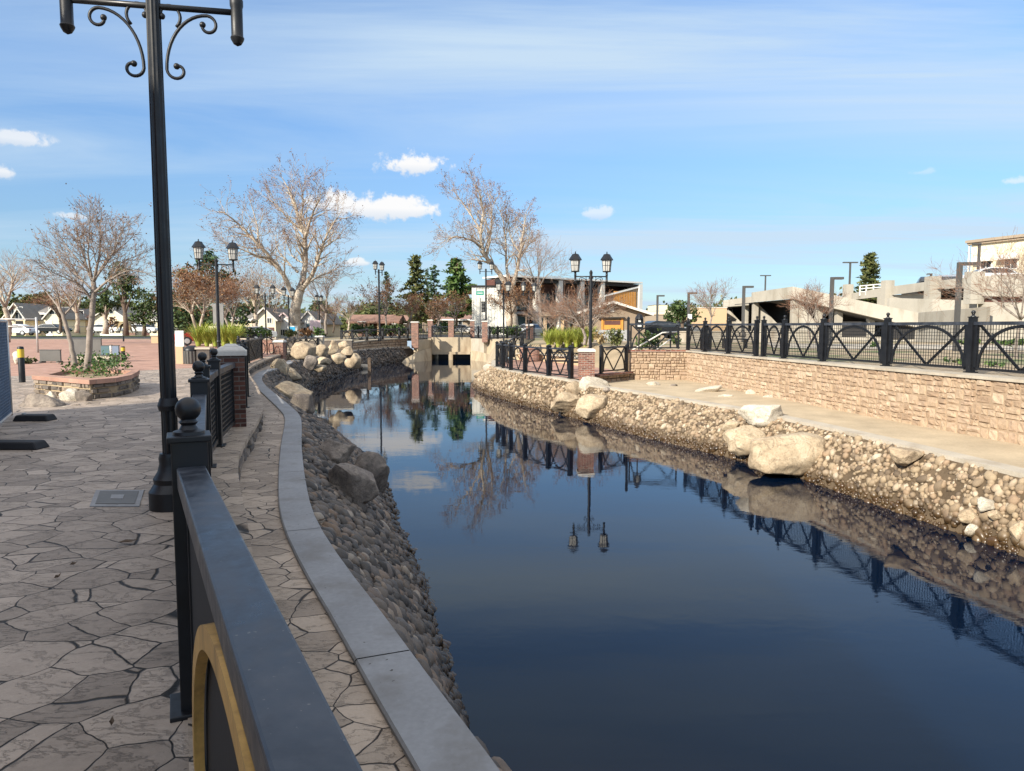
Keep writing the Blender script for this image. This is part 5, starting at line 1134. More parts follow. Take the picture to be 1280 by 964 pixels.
for pts, r0, r1, L in (([(635, 362), (624, 342, 0), (611, 326, -1), (602, 308, -2), (601, 285, -2), (604, 262, -2), (598, 240, -2), (592, 230, -2)], .34, .04, 3.2), ([(602, 308, -2), (588, 300, -3), (570, 296, -4), (556, 301, -4)], .15, .03, 3.0), ([(602, 290, -2), (588, 268, 0), (574, 248, 1), (566, 236, 1)], .13, .03, 3.0), ([(608, 320, -1), (613, 292, 1), (614, 262, 2), (609, 238, 2)], .18, .03, 3.0),
    ([(636, 360), (633, 332, 1), (632, 302, 2), (628, 272, 3), (620, 256, 3)], .20, .03, 2.8), ([(640, 360), (646, 338, 0), (650, 316, -1), (654, 290, -1), (658, 266, -1)], .28, .03, 2.9), ([(650, 316, -1), (638, 296, 1), (636, 272, 2)], .12, .03, 2.6), ([(648, 326), (660, 306, 2), (662, 286, 3)], .12, .03, 2.4)):
    B.limb(px(pts, Y_), r0, r1, L * .74, 3, 1, 1.3, .22, nch=3, n=7)
B.finish('tall sycamore with forked bare crown in front of the white building', D(641, 414, Y_), M['barkp'], M['twig'], None, 6000, M['leafr'], .06)
# planter trees
Y_ = 15.7; B = Bare(3, .0042)
B.limb(px([(108, 464), (112, 425), (116, 385), (117, 352)], Y_), .072, .052, .5, 3, 2, .3, .75, n=8)
for pts, r0, r1 in (([(117, 356), (108, 332, .2), (101, 306, .3), (95, 284, .4)], .034, .008), ([(117, 352), (123, 325, -.2), (126, 296, -.3), (122, 274, -.3)], .036, .008), ([(117, 352), (132, 327, .2), (149, 311, .3), (164, 298, .4)], .032, .007), ([(115, 375), (101, 357, -.2), (81, 347, -.4), (60, 338, -.5)], .032, .006), ([(117, 366), (140, 348, -.3), (163, 338, -.4), (186, 342, -.5)], .030, .006), ([(115, 362), (94, 342, .3), (75, 322, .5), (65, 308, .6)], .028, .006), ([(118, 350), (140, 318, -.4), (152, 290, -.6), (160, 282, -.6)], .026, .006), ([(115, 346), (110, 318, -.3), (112, 290, -.4), (110, 274, -.5)], .026, .006), ([(117, 370), (134, 360, .4), (150, 330, .6), (176, 318, .7)], .026, .006), ([(112, 340), (86, 312, .0), (72, 292, .2)], .02, .006)):
    B.limb(px(pts, Y_), r0, r1, .45, 3, 1, 1.2, .25, nch=4, n=5)
B.finish('small bare tree with straight trunk and broad fine crown in the planter', D(108, 464, Y_), M['barkg'], M['twigg'], None, 700, M['leafr'], .018)
B = Bare(4, .0045); Y_ = 16.6
B.limb(px([(94, 458), (88, 428), (80, 398), (74, 384)], Y_), .062, .038, .4, 2, 2, .2, .8, n=7)
for pts in ([(75, 386), (62, 370, .2), (48, 352, .3), (36, 344, .4)], [(79, 396), (92, 380, .1), (98, 366, .2), (104, 352, .2)], [(76, 388), (72, 366, -.2), (66, 350, -.3)]): B.limb(px(pts, Y_), .024, .006, .42, 2, 1, .7, .3, nch=4, n=5)
B.finish('leaning second bare tree with pale trunk in the planter', D(94, 458, Y_), M['barkg'], M['twigg'])
# tree cut by the left edge, twigs reaching into the top left corner
B = Bare(5, .004); Y_ = 10.6
B.limb([(-9.1, 10.6, 0), (-9.0, 10.6, 2), (-8.95, 10.7, 3.6)], .10, .07, .5, 2, 2, .2, .8, n=8)
for z_, e in ((3.2, (-7.75, 10.5, 4.6)), (3.4, (-7.7, 10.6, 5.6)), (3.6, (-7.9, 10.7, 6.2)), (3.5, (-9.6, 10.9, 6.4)), (3.4, (-10.2, 10.3, 5.2))):
    B.limb([(-8.95, 10.68, z_), ((-8.95 + e[0]) / 2 - .1, e[1], (z_ + e[2]) / 2 - .1), e], .035, .008, .5, 3, 1, .8, .4, nch=3, n=5)
B.finish('bare tree mostly left of the view, only fine twigs showing at top left', (-9.1, 10.6, 0), M['barkg'], M['twigg'])
def simple_bare(label, u, v, Y_, hpx, wpx, seed, bark, twig, r=None, mx=3, stems=1, split=.35, zb=None, leaves=0, leafm_=None, nl=5, up=.06, leafs=.06, L=.30, branch=None):
    b_ = D(u, v, Y_); b_.z = (b_.z if zb is None else zb); H_ = (v - hpx) and D(u, v - hpx, Y_).z - b_.z; W_ = wpx * Y_ / 900 / 2; r = r or H_ * .022; B = Bare(seed, max(.004, Y_ * .00014)); R_ = random.Random(seed)
    for k in range(stems):
        o = Vector(((k - (stems - 1) / 2) * .22, R_.uniform(-.15, .15), 0)); top = b_ + o * 3 + Vector((R_.uniform(-.1, .1) * W_, 0, H_ * split))
        B.limb([b_ + o, (b_ + o + top) / 2 + Vector((R_.uniform(-.04, .04) * H_, 0, 0)), top], r, r * .75, H_ * .12, mx, 2, .15, .8, n=7)
        for j in range(nl):
            a = 6.283 * (j + R_.random() * .7) / nl; q = R_.uniform(.55, .95); e = top + Vector((math.cos(a) * W_ * q, math.sin(a) * W_ * q, (H_ * (1 - split)) * R_.uniform(.45, .9)))
            if j == 0: e = top + Vector((R_.uniform(-.2, .2) * W_, 0, H_ * (1 - split) * .9))
            m_ = top * .5 + e * .5 + Vector((0, 0, H_ * .04)) + B.rv(H_ * .03); B.limb([top, m_, e], r * .5, r * .12, H_ * L, mx, 1, .9, .25, up, nch=4, n=5)
    return B.finish(label, b_, bark, twig, None, leaves, leafm_, leafs, branch)
BP, BD, BG = M['barkp'], M['barkd'], M['barkg']
T1, T2, T3 = M['twig'], M['twigr'], M['twigg']
simple_bare('white barked bare tree at the left edge before the yellow house', 9, 428, 58, 104, 60, 11, BP, T1, .24, split=.42)
simple_bare('pale forked bare tree in front of the grey roofed house', 96, 416, 72, 70, 70, 12, BP, T2, .22, split=.35, leaves=300, leafm_=M['leafr'])
simple_bare('rusty bare tree behind the planter, left of the pines', 76, 415, 84, 50, 60, 13, BD, T2, .2, leaves=500, leafm_=M['leafr'])
simple_bare('rusty vase shaped tree behind the yellow grass, left of the twin lamp', 250, 420, 40, 72, 58, 14, BP, T2, .09, stems=2, split=.38, leaves=2600, leafm_=M['leafr'], nl=6, leafs=.05)
simple_bare('rusty vase shaped tree just right of the twin lamp', 288, 420, 46, 64, 54, 15, BG, T2, .09, stems=2, split=.36, leaves=1700, leafm_=M['leafr'], nl=6, leafs=.05)
simple_bare('slim pale trunked tree behind the twin lamps left of the sycamore', 321, 424, 72, 78, 74, 16, BP, T1, .32, split=.40)
simple_bare('thin bare tree filling the gap left of the sycamore trunk', 336, 424, 92, 78, 70, 17, BG, T3, .2)
simple_bare('fine grey bare tree right of the sycamore trunk', 408, 418, 92, 76, 84, 18, BG, T3, .2)
simple_bare('small bare tree with white trunk before the brown pavilion', 435, 416, 86, 42, 56, 19, BP, T1, .14)
simple_bare('low rusty bare tree left of the brown pavilion', 416, 416, 94, 38, 44, 20, BD, T1, .12)
simple_bare('rusty young street tree with pale stem beside the tall lamp', 482, 420, 84, 62, 56, 21, BG, T2, .12, split=.4, leaves=900, leafm_=M['leafr'], leafs=.08)
simple_bare('rusty young street tree in front of the tallest conifer', 514, 418, 88, 42, 34, 22, BG, T2, .12, split=.4, leaves=700, leafm_=M['leafr'], leafs=.08)
simple_bare('rusty young street tree below the widest conifer', 566, 416, 90, 44, 46, 23, BG, T2, .12, split=.4, leaves=800, leafm_=M['leafr'], leafs=.08)
simple_bare('orange brown street tree left of the white building', 548, 414, 96, 36, 36, 24, BG, T2, .12, split=.4, leaves=700, leafm_=M['leafr'], leafs=.08)
simple_bare('dense rusty tree in front of the glass front, left one', 637, 412, 80, 52, 52, 25, BD, T2, .14, leaves=1600, leafm_=M['leafr'], leafs=.07)
simple_bare('dense rusty tree in front of the glass front, right one', 660, 412, 78, 50, 54, 26, BD, T2, .14, leaves=1500, leafm_=M['leafr'], leafs=.07)
simple_bare('wide bare crape myrtle behind the terrace lamp, trunk leaning left', 733, 432, 40, 66, 104, 27, BG, T2, .10, stems=2, split=.34, nl=7, up=.02, leaves=700, leafm_=M['leafr'], leafs=.035)
simple_bare('slender bare tree rising between the sycamore and the glass building', 676, 408, 76, 92, 92, 28, BG, T1, .16, split=.5)
simple_bare('low tangled bare shrub tree left of the terrace lamp', 696, 428, 46, 50, 70, 29, BG, T1, .06, stems=3, split=.25, nl=5)
simple_bare('pinkish bare tree behind the mesh fence, left of the garage', 890, 420, 50, 58, 44, 30, BG, T2, .07, split=.4)
simple_bare('bare bush before the ramp opening of the garage', 1015, 428, 36, 60, 50, 31, BG, T2, .05, stems=2, split=.35)
simple_bare('bare tree at the right edge in front of the garage wall', 1266, 458, 22.5, 130, 150, 32, BG, T2, .055, split=.45, nl=7)
simple_bare('second bare tree just beyond the right edge, branches reaching in', 1318, 440, 27, 130, 130, 33, BG, T2, .06, split=.35, nl=7)
# evergreens
def conifer(label, u, v, Y_, hpx, wpx, seed, mat, dens=1.0, base=.10, droop=.25, pw=.8, zb=None, size=None, irr=.35, trunk=None):
    b_ = D(u, v, Y_); b_.z = b_.z if zb is None else zb; H_ = D(u, v - hpx, Y_).z - b_.z; W_ = wpx * 1.55 * Y_ / 900 / 2; rnd = np.random.default_rng(seed); P = []
    t = thing('conifer_tree', label, 'tree', b_); mb = MB(); mb.tube([b_, b_ + Vector((0, 0, H_ * .5)), b_ + Vector((0, 0, H_ * .98))], [H_ * .018, H_ * .011, .02], 7); mb.build('trunk', trunk or BD, t, True)
    lim = MB(); n = int(60 * dens)
    for i in range(n):
        f = base + (1 - base) * (i + rnd.random()) / n; a = rnd.random() * 6.283; L_ = W_ * ((1 - f) / (1 - base)) ** pw * rnd.uniform(1 - irr * 1.6, 1 + irr * .5) + .05 * W_; d = np.array([math.cos(a), math.sin(a), 0.0]); s0 = np.array([b_.x, b_.y, b_.z + f * H_]); m = int(14 + 26 * L_ / W_)
        s = rnd.uniform(.15, 1.0, m) ** .8; p = s0 + d * (s * L_)[:, None]; p[:, 2] += -droop * L_ * s ** 1.4 + .10 * L_ * s; p += rnd.normal(size=(m, 3)) * np.array([1, 1, .5]) * (.09 * W_ + .03) * (1.1 - s * .6)[:, None]; P.append(p)
        lim.tube([s0, s0 + d * L_ * .5 + np.array([0, 0, -droop * L_ * .3]), s0 + d * L_ * .9 + np.array([0, 0, -droop * L_ * .75])], [.03, .02, .01], 3, cap=False)
    V, q = quads(np.concatenate(P), size or max(.10, W_ * .10), rnd, .4, .45); lim.build('limbs', BD, t, fixn=False, uv=False); rawmesh('needles', V, q, mat, t)
    return t
conifer('slim dark conifer far behind the tall street lamp', 484, 408, 112, 68, 20, 41, M['leafc'])
conifer('tallest conifer with olive needles and ragged tip', 520, 412, 100, 92, 38, 42, M['leafo'], 1.5, .12, .3, .75)
conifer('narrow dark open conifer between the two bigger ones', 543, 412, 106, 80, 26, 43, M['leafc'], .8, .15, .1, .6, irr=.5)
conifer('wide bright green conifer right of the narrow one', 571, 410, 98, 85, 46, 44, M['leafm'], 1.7, .18, .15, .6, irr=.45)
conifer('very thin dark conifer behind the tallest one', 534, 410, 118, 74, 16, 45, M['leafc'], .8, .15, .2, .5)
conifer('lone conical conifer standing above the garage roof line', 1086, 372, 112, 55, 40, 46, M['leafo'], 1.8, .05, .2, .85, zb=2.6)
conifer('big dark cedar behind the twin lantern lamp', 262, 425, 62, 108, 78, 47, M['leafc'], 1.3, .12, .05, .55, irr=.5, size=.24)
conifer('second dark cedar left of the big one behind the near lamp post', 234, 422, 68, 82, 44, 48, M['leafd'], 1.1, .1, .1, .55, irr=.5, size=.24)
def leafy(label, Y_, clumps, base, mat, seed, dens=260, size=.14, trunkr=.16, name='evergreen_tree', cat='tree', bark=None, sub=14, ylo=0, flat=0.0, tight=.3):
    rnd = np.random.default_rng(seed); cl_ = []
    for c in clumps: q = D(c[0], c[1], Y_ + (c[4] if len(c) > 4 else rnd.uniform(-.4, .4))); k = Y_ / 900; cl_.append(((q.x, q.y, q.z), (c[2] * k, (c[2] + c[3]) / 2 * k, c[3] * k)))
    b_ = D(*base, Y_); t = thing(name, label, cat, b_); mb = MB(); cz = Vector(np.mean([c[0] for c in cl_], axis=0)); fork = b_.lerp(cz, .45)
    mb.tube([b_, (b_ + fork) / 2 + Vector((.03, 0, 0)), fork], [trunkr, trunkr * .85, trunkr * .7], 8); o = mb.build('trunk', bark or BD, t, True)
    mb = MB()
    for c, r_ in cl_: c = Vector(c); mb.tube([fork, fork.lerp(c, .55) + Vector((0, 0, .05 * r_[2])), c], [trunkr * .5, trunkr * .3, trunkr * .1], 5, cap=False)
    mb.build('limbs', bark or BD, o, True, fixn=False)
    V, q = quads(cloud(cl_, dens, rnd, sub, tight), size, rnd, flat); rawmesh('foliage', V, q, mat, t); return t
leafy('dark evergreen with tufted crown left of the near lamp post', 56, [(150, 338, 11, 10), (160, 352, 13, 9), (148, 362, 12, 10), (166, 366, 10, 9), (156, 346, 8, 8), (143, 350, 8, 8), (152, 374, 10, 8)], (158, 420), M['leafd'], 61, 620, .13, .22)
leafy('tufted evergreen with pale trunk, left of its dark neighbour', 60, [(128, 368, 11, 9), (138, 382, 12, 9), (124, 384, 10, 8), (133, 374, 9, 8)], (132, 418), M['leafd'], 62, 620, .13, .26, bark=BP)
leafy('low spreading evergreen close beside the near lamp post', 60, [(182, 372, 12, 9), (193, 385, 9, 10), (174, 388, 11, 9), (186, 398, 10, 9), (168, 396, 8, 8)], (180, 420), M['leafd'], 63, 620, .13, .2)
leafy('round dark green tree behind the wide arch panel', 56, [(846, 392, 12, 9), (858, 390, 13, 10), (852, 384, 11, 8), (840, 396, 9, 8), (864, 397, 10, 8)], (853, 415), M['leafd'], 64, 900, .12, .16)
leafy('dark tree with flat reddish crown behind the grey house roof', 128, [(42, 376, 13, 6), (54, 372, 9, 6), (30, 380, 8, 5)], (44, 408), M['leafo'], 65, 420, .3, .3)
leafy('dark shrubby tree under the cedar, left of the vase tree', 50, [(236, 398, 12, 14), (250, 404, 12, 12), (226, 396, 8, 14), (276, 404, 14, 12)], (242, 420), M['leafd'], 66, 420, .16, .1)
leafy('drooping dark palm-like tree before the far cream house', 66, [(304, 391, 9, 7), (303, 398, 5, 6), (296, 390, 5, 5), (311, 389, 5, 5)], (304, 422), M['leafd'], 67, 380, .18, .09)
leafy('dark green tree behind the sycamore to its right', 120, [(398, 385, 10, 8), (407, 390, 9, 7)], (402, 412), M['leafd'], 68, 500, .28, .2)
leafy('orange leaved small tree left of the white sign wall', 92, [(141, 402, 6, 5), (136, 405, 4, 4)], (141, 416), M['leafr'], 69, 500, .16, .08)
# arching palm
q = D(157, 419, 86); t = thing('palm_tree', 'low pale palm with arching straw fronds by the sign wall', 'palm', q); mb = MB(); mb.tube([q, q + Vector((0, 0, 1.3))], [.22, .2], 8); mb.build('trunk', BD, t, True)
fr = MB()
for k in range(22):
    a = k * 2.4; e = Vector((math.cos(a), math.sin(a), 0)); Lr = 1.7 + .3 * math.sin(k * 7); w_ = Vector((-e.y, e.x, 0)); prev = None; A_ = []; B_ = []
    for s in np.linspace(0, 1, 7): p = q + Vector((0, 0, 1.3)) + e * (Lr * s) + Vector((0, 0, (1.1 - .5 * math.cos(k)) * s - 1.9 * s * s)); wd = .16 * math.sin(math.pi * min(1, s * .9 + .1)); A_.append(p + w_ * wd); B_.append(p - w_ * wd)
    fr.strip(A_, B_)
fr.build('fronds', M['leafdry'], t, fixn=False)
def shrub(label, u, v, Y_, wpx, hpx, mat, seed, dens=700, size=.07, zb=None, group=None):
    k = Y_ / 900; b_ = D(u, v, Y_); rnd = np.random.default_rng(seed); w_, h_ = wpx * k / 2, hpx * k; t = thing('shrub', label, 'shrub', b_, 0, group); cl_ = []
    for j in range(5): a = rnd.random() * 6.28; cl_.append(((b_.x + math.cos(a) * w_ * .5, b_.y + math.sin(a) * w_ * .4, b_.z + h_ * rnd.uniform(.4, .68)), (w_ * .55, w_ * .5, h_ * .40)))
    V, q_ = quads(cloud(cl_, dens, rnd, 16, .3), size, rnd); rawmesh('foliage', V, q_, mat, t)
    mb = MB()
    for c, r_ in cl_: mb.tube([b_, Vector(c)], [.025, .01], 4, cap=False)
    mb.build('stems', BD, t, fixn=False)
for i, a_ in enumerate([(299, 421, 44, 18, 14, M['leafm'], 'green shrub right of the twin lamp above the dark brick wall'), (312, 421, 42.5, 16, 12, M['leafd'], 'dark rounded shrub before the parked car'), (325, 423, 44, 14, 13, M['leafm'], 'bright green shrub left of the second twin lamp'), (337, 422, 45, 12, 10, M['leafd'], 'dark green shrub right of the second twin lamp'), (364, 421, 50, 20, 8, M['leafo'], 'low olive shrub under the blue box'), (382, 421, 52, 18, 9, M['leafr'], 'low reddish shrub under the pink banner'), (399, 421, 54, 14, 11, M['leafm'], 'yellowish green shrub right of the pink banner'), (449, 418, 82, 20, 12, M['leafd'], 'dark hedge shrub before the pavilion, left one'), (462, 418, 82, 18, 10, M['leafd'], 'dark hedge shrub before the pavilion, right one'), (500, 418, 82, 26, 11, M['leafd'], 'dark shrub left of the bridge pillar'), (486, 418, 84, 18, 11, M['leafd'], 'dark shrub under the rusty street tree'), (558, 416, 90, 26, 12, M['leafd'], 'dark shrub seen over the bridge parapet'), (640, 420, 70, 24, 12, M['leafd'], 'dark hedge behind the parapet right of the white building'), (620, 418, 74, 14, 10, M['leafd'], 'small dark hedge at the foot of the white building'), (772, 433, 36, 30, 20, M['leafo'], 'reddish green shrub behind the small gate panel'), (752, 431, 38, 18, 16, M['leafdry'], 'straw coloured shrub right of the terrace lamp'), (812, 437, 34, 34, 22, M['leafd'], 'dark green shrub under the pale handrail'), (846, 434, 40, 14, 16, M['leafd'], 'dark shrub right of the handrail'), (1262, 432, 27, 50, 7, M['leafm'], 'low green weeds at the garage wall by the right edge'), (1220, 430, 29, 40, 6, M['leafm'], 'low green weeds below the tallest parking light'), (1090, 434, 27, 14, 6, M['leafm'], 'small weed patch behind the mesh fence'), (1200, 455, 19, 44, 7, M['leafm'], 'trailing weeds behind the nearest fence panel, left of its post'), (1238, 458, 18, 30, 6, M['leafm'], 'trailing weeds behind the nearest fence panel, right of its post'), (35, 455, 28, 26, 8, M['leafo'], 'low ragged weeds behind the white boulder')]):
    shrub(a_[6], *a_[:6], 80 + i, size=.05 + a_[2] * .0012)
# strap leaved clumps
def clump(n, L, rnd, mat):
    mb = MB()
    for k in range(n):
        a = rnd.random() * 6.283; e = Vector((math.cos(a), math.sin(a), 0)); w_ = Vector((-e.y, e.x, 0)); l = L * rnd.uniform(.6, 1.1); le = rnd.uniform(.25, .75); A_ = []; B_ = []
        for s in np.linspace(0, 1, 5): p = e * (.08 + l * le * s * s) + Vector((0, 0, l * (s - .45 * le * s * s))); wd = .016 * (1 - s) + .003; A_.append(p + w_ * wd); B_.append(p - w_ * wd)
        mb.strip(A_, B_)
    o = mb.build('grass_clump', mat, None, fixn=False, uv=False); return o
gc = [clump(170, .95, np.random.default_rng(k), M['leafy']) for k in range(3)]
def clumps(spots, label, group):
    for i, (u, v, Y_, s) in enumerate(spots):
        o = gc[i % 3].copy(); col.objects.link(o); o.location = D(u, v, Y_); o.scale = (s, s, s); o.rotation_euler = (0, 0, i * 1.7); setp(o, label, 'grass clump', group)
rnd = np.random.default_rng(5)
clumps([(248 + i * 3.6, 433 - (i % 3) * 3, 33 + (i % 3) * 1.2 , 1.0 + .25 * rnd.random()) for i in range(14)], 'yellow green strap leaf clump in the walled bed behind the trash can', 'strap leaf clumps on the left bed')
clumps([(686 + i * 3.8, 434 - (i % 3) * 3, 41 + (i % 3) * 1.0, 1.05 + .2 * rnd.random()) for i in range(15)], 'yellow green strap leaf clump on the slope left of the terrace lamp', 'strap leaf clumps on the right bed')
for o in gc: bpy.data.objects.remove(o)
# leafy ground plants in the planter
def herb(seed):
    r = np.random.default_rng(seed); P = cloud([((0, 0, .10), (.20, .20, .12))], 2600, r, 20, .3); V, q = quads(P, .028, r, .3); return rawmesh('bedding_plant', V, q, M['leafm'])
hp = [herb(k) for k in range(3)]
for i, (u, v) in enumerate([(98, 466), (108, 469), (119, 467), (130, 464), (141, 461), (149, 457), (124, 460), (136, 456), (112, 462), (104, 472), (118, 473), (132, 469), (144, 466), (128, 452), (112, 455)]):
    p = G(u, v, .33); o = hp[i % 3].copy(); col.objects.link(o); o.location = p; o.rotation_euler = (0, 0, i); k = 1.45 + .5 * random.random(); o.scale = (k, k, k); setp(o, 'low leafy green bedding plant inside the stone planter', 'plant', 'bedding plants in the planter')
for o in hp: bpy.data.objects.remove(o)
# ------------------------------------------------------------------ buildings
def window(t, x0, x1, z0, z1, y, frame=None, glass=None, fw=.06, mull=1, out=-1):
    mb = MB(); d = .05
    for a in ((x0 - fw, x1 + fw, z0 - fw, z0), (x0 - fw, x1 + fw, z1, z1 + fw)): mb.bb(a[0], a[1], y + out * .06, y + .02, a[2], a[3])
    for a in ((x0 - fw, x0), (x1, x1 + fw)): mb.bb(a[0], a[1], y + out * .06, y + .02, z0, z1)
    for k in range(mull): xm = x0 + (x1 - x0) * (k + 1) / (mull + 1); mb.bb(xm - fw * .35, xm + fw * .35, y + out * .045, y + .02, z0, z1)
    f = mb.build('window', frame or M['white'], t, world=False); mb = MB(); mb.bb(x0, x1, y + out * .02, y + .03, z0, z1); mb.build('pane', glass or M['glass'], f, world=False); return f
def gable(label, u0, u1, v1, veave, vpeak, Y_, wall, roof, depth=8, wins=(), doors=(), front=True, name='house', ov=.35, zb=None, trim=None, rz=0.0, chim=False):
    a_, b_ = D(u0, v1, Y_), D(u1, v1, Y_); W_ = b_.x - a_.x; zb = a_.z if zb is None else zb; ze, zp = D(u0, veave, Y_).z - zb, D(u0, vpeak, Y_).z - zb
    t = thing(name, label, 'house', ((a_.x + b_.x) / 2, Y_, zb), rz); w2 = W_ / 2; mb = MB()
    if front:       # gable end to the camera
        mb.extr([(-w2, -.5), (w2, -.5), (w2, ze), (0, zp), (-w2, ze)], 0, depth); mb.build('wall', wall, t, world=False)
        s = (zp - ze) / w2; mb = MB(); th = .16
        for q in (-1, 1):
            pr = [(0, zp + .03), (q * (w2 + ov), ze - s * ov + .03), (q * (w2 + ov), ze - s * ov + .03 + th), (0, zp + .03 + th)]; mb.extr(pr if q < 0 else pr[::-1], -ov, depth + ov)
        r_ = mb.build('roof', roof, t, world=False)
        mb = MB()
        for q in (-1, 1): mb.bar((0, -ov - .03, zp + .10), (q * (w2 + ov), -ov - .03, ze - s * ov + .10), .05, .16, up=(0, 0, 1))
        mb.build('bargeboard', trim or M['cap'], r_, world=False)
    else:           # eaves to the camera
        mb.extr([(0, -.5), (depth, -.5), (depth, ze), (depth / 2, zp), (0, ze)], -w2, w2, 'x'); mb.build('wall', wall, t, world=False)
        s = (zp - ze) / (depth / 2); mb = MB(); th = .16
        mb.extr([(-ov, ze - s * ov + .03), (depth / 2, zp + .03), (depth / 2, zp + .03 + th), (-ov, ze - s * ov + .03 + th)], -w2 - ov, w2 + ov, 'x'); mb.extr([(depth / 2, zp + .03), (depth + ov, ze - s * ov + .03), (depth + ov, ze - s * ov + .03 + th), (depth / 2, zp + .03 + th)], -w2 - ov, w2 + ov, 'x')
        r_ = mb.build('roof', roof, t, world=False); mb = MB(); mb.bb(-w2 - ov, w2 + ov, -ov - .06, -ov, ze - s * ov - .02, ze - s * ov + .18); mb.build('fascia', trim or M['white'], r_, world=False)
    if chim: mb = MB(); mb.box((w2 * .4, depth * .5, zp + .3), (.7, .7, 1.2)); mb.build('chimney', M['brick'], r_, world=False)
    for (x, z, w_, hh) in wins: window(t, x * W_ - w_ / 2, x * W_ + w_ / 2, z, z + hh, -.003)
    for (x, w_, hh, m_) in doors:
        mb = MB(); mb.bb(x * W_ - w_ / 2, x * W_ + w_ / 2, -.05, .04, -.3, hh); d_ = mb.build('door', m_, t, world=False); mb = MB(); mb.box((x * W_ + w_ * .38, -.08, 1.0), (.06, .05, .16)); mb.build('handle', M['steel'], d_, world=False)
    return t
gable('yellow gabled house at far left behind the white car', 8, 34, 418, 396, 380, 112, M['cream'], M['shing'], 9, [(-.2, 3.0, .9, 1.2), (.2, 3.0, .9, 1.2)], [(.12, 1.1, 2.1, M['maroon'])])
gable('smaller yellow gable projecting from the far left house', 18, 32, 418, 397, 386.5, 108, M['cream'], M['shing'], 3.5, [(0, 2.2, 1.0, 1.0)], [(0, 1.1, 2, M['dark'])])
gable('long grey roofed house between the two yellow gables', 33, 66, 418, 392.5, 384, 114, M['creamr'], M['shing'], 10, [(-.25, 2.4, 1.2, 1.1), (.1, .5, 1.2, 1.1), (.1, 2.4, 1.0, 1.0)], [(-.1, 1.0, 2.0, M['maroon'])], front=False)
gable('pale gabled house with twin windows behind the planter', 58, 78, 418, 397, 386, 108, M['creamr'], M['shing'], 9, [(.1, 3.0, 1.6, 1.0), (.1, .6, .8, .8)], [(-.3, 1.0, 2.0, M['white'])])
gable('cream house glimpsed between planter tree trunks', 80, 108, 418, 398, 388, 114, M['tan'], M['shingr'], 9, [(-.2, 2.6, 1.2, 1.1), (.25, 2.6, 1.2, 1.1)], [(.0, 1.0, 2, M['dark'])], front=False)
gable('cream house with tall gable behind the tufted evergreens', 118, 158, 418, 398, 384, 112, M['creamr'], M['shing'], 10, [(-.25, .5, 1.4, 1.2), (.2, .5, 1.4, 1.2), (0, 3.2, 1.2, 1.0)], [(-.02, 1.0, 2.0, M['white'])])
gable('cream house partly hidden just left of the near lamp post', 162, 200, 418, 400, 388, 114, M['creamr'], M['shing'], 10, [(-.2, .6, 1.2, 1.2), (.22, .6, 1.2, 1.2)], [(.05, 1.0, 2, M['maroon'])], front=False)
gable('yellow townhouse with brown garage doors left of the sycamore', 284, 322, 424, 400, 388, 92, M['cream'], M['shing'], 9, [(-.2, 2.2, .8, .8)], [(-.2, 1.3, 1.5, M['dark']), (.18, 1.6, 1.45, M['maroon'])], front=False)
gable('yellow townhouse with tall gable and small window behind the second twin lamp', 318, 345, 424, 399, 386, 90, M['creamr'], M['shing'], 9, [(.22, 2.0, .5, .6)], [(0, 2.3, 1.45, M['maroon'])])
gable('white townhouse with pink trim between lamp and sycamore', 345, 366, 424, 402, 392, 92, M['white'], M['shing'], 9, [(-.1, .5, .6, .7), (.2, .5, .6, .7)], [(.36, .8, 1.6, M['teal'])], trim=M['pink'])
gable('white gabled house right of the sycamore trunk', 376, 396, 420, 401, 390, 96, M['white'], M['shing'], 8, [(-.15, .3, .7, .8), (.25, .3, .7, .8)], [(.05, .8, 1.6, M['teal'])])
gable('small cream gabled house behind the pink banner', 395, 408, 418, 402, 393, 100, M['cream'], M['shing'], 8, [(0, .6, .7, .7)], [(.25, .7, 1.5, M['dark'])])
# low brown pavilion
a_, b_ = D(434, 417, 98), D(500, 417, 98); t = thing('pavilion', 'low brown roofed open pavilion on posts left of the bridge', 'pavilion', ((a_.x + b_.x) / 2, 98, .3)); w2 = (b_.x - a_.x) / 2; mb = MB()
z1, z2 = D(434, 402, 98).z - .3, D(434, 393, 98).z - .3
mb.extr([(-.6, z1), (3, z2), (6.6, z1), (6.6, z1 - .25), (-.6, z1 - .25)], -w2, w2, 'x'); mb.build('roof', M['shingr'], t, world=False)
for k in range(6): mb = MB(); mb.box((-w2 + .3 + k * (2 * w2 - .6) / 5, 0, z1 / 2 - .15), (.28, .28, z1)); mb.build('post', M['tan'], t, world=False)
mb = MB(); mb.bb(-w2 + .4, w2 - .4, 5.6, 5.8, -.3, z1 - .2); mb.build('back_wall', M['maroon'], t, world=False)
for u, Y_, lb in ((446, 103, 'second pavilion'),): pass
gable('brown hipped roof house seen between the conifers', 488, 506, 414, 404, 395, 108, M['hut'], M['shingr'], 8, [(-.2, .3, .8, .7), (.2, .3, .8, .7)], [(0, .8, 1.4, M['dark'])], front=False)
gable('long brown eaved house behind the bridge trees', 528, 592, 411, 400, 394, 112, M['taupe'], M['shingr'], 9, [(-.3, .4, 1.2, .8), (-.1, .4, 1.2, .8), (.2, .4, 1.2, .8)], [(.05, .8, 1.4, M['dark'])], front=False)
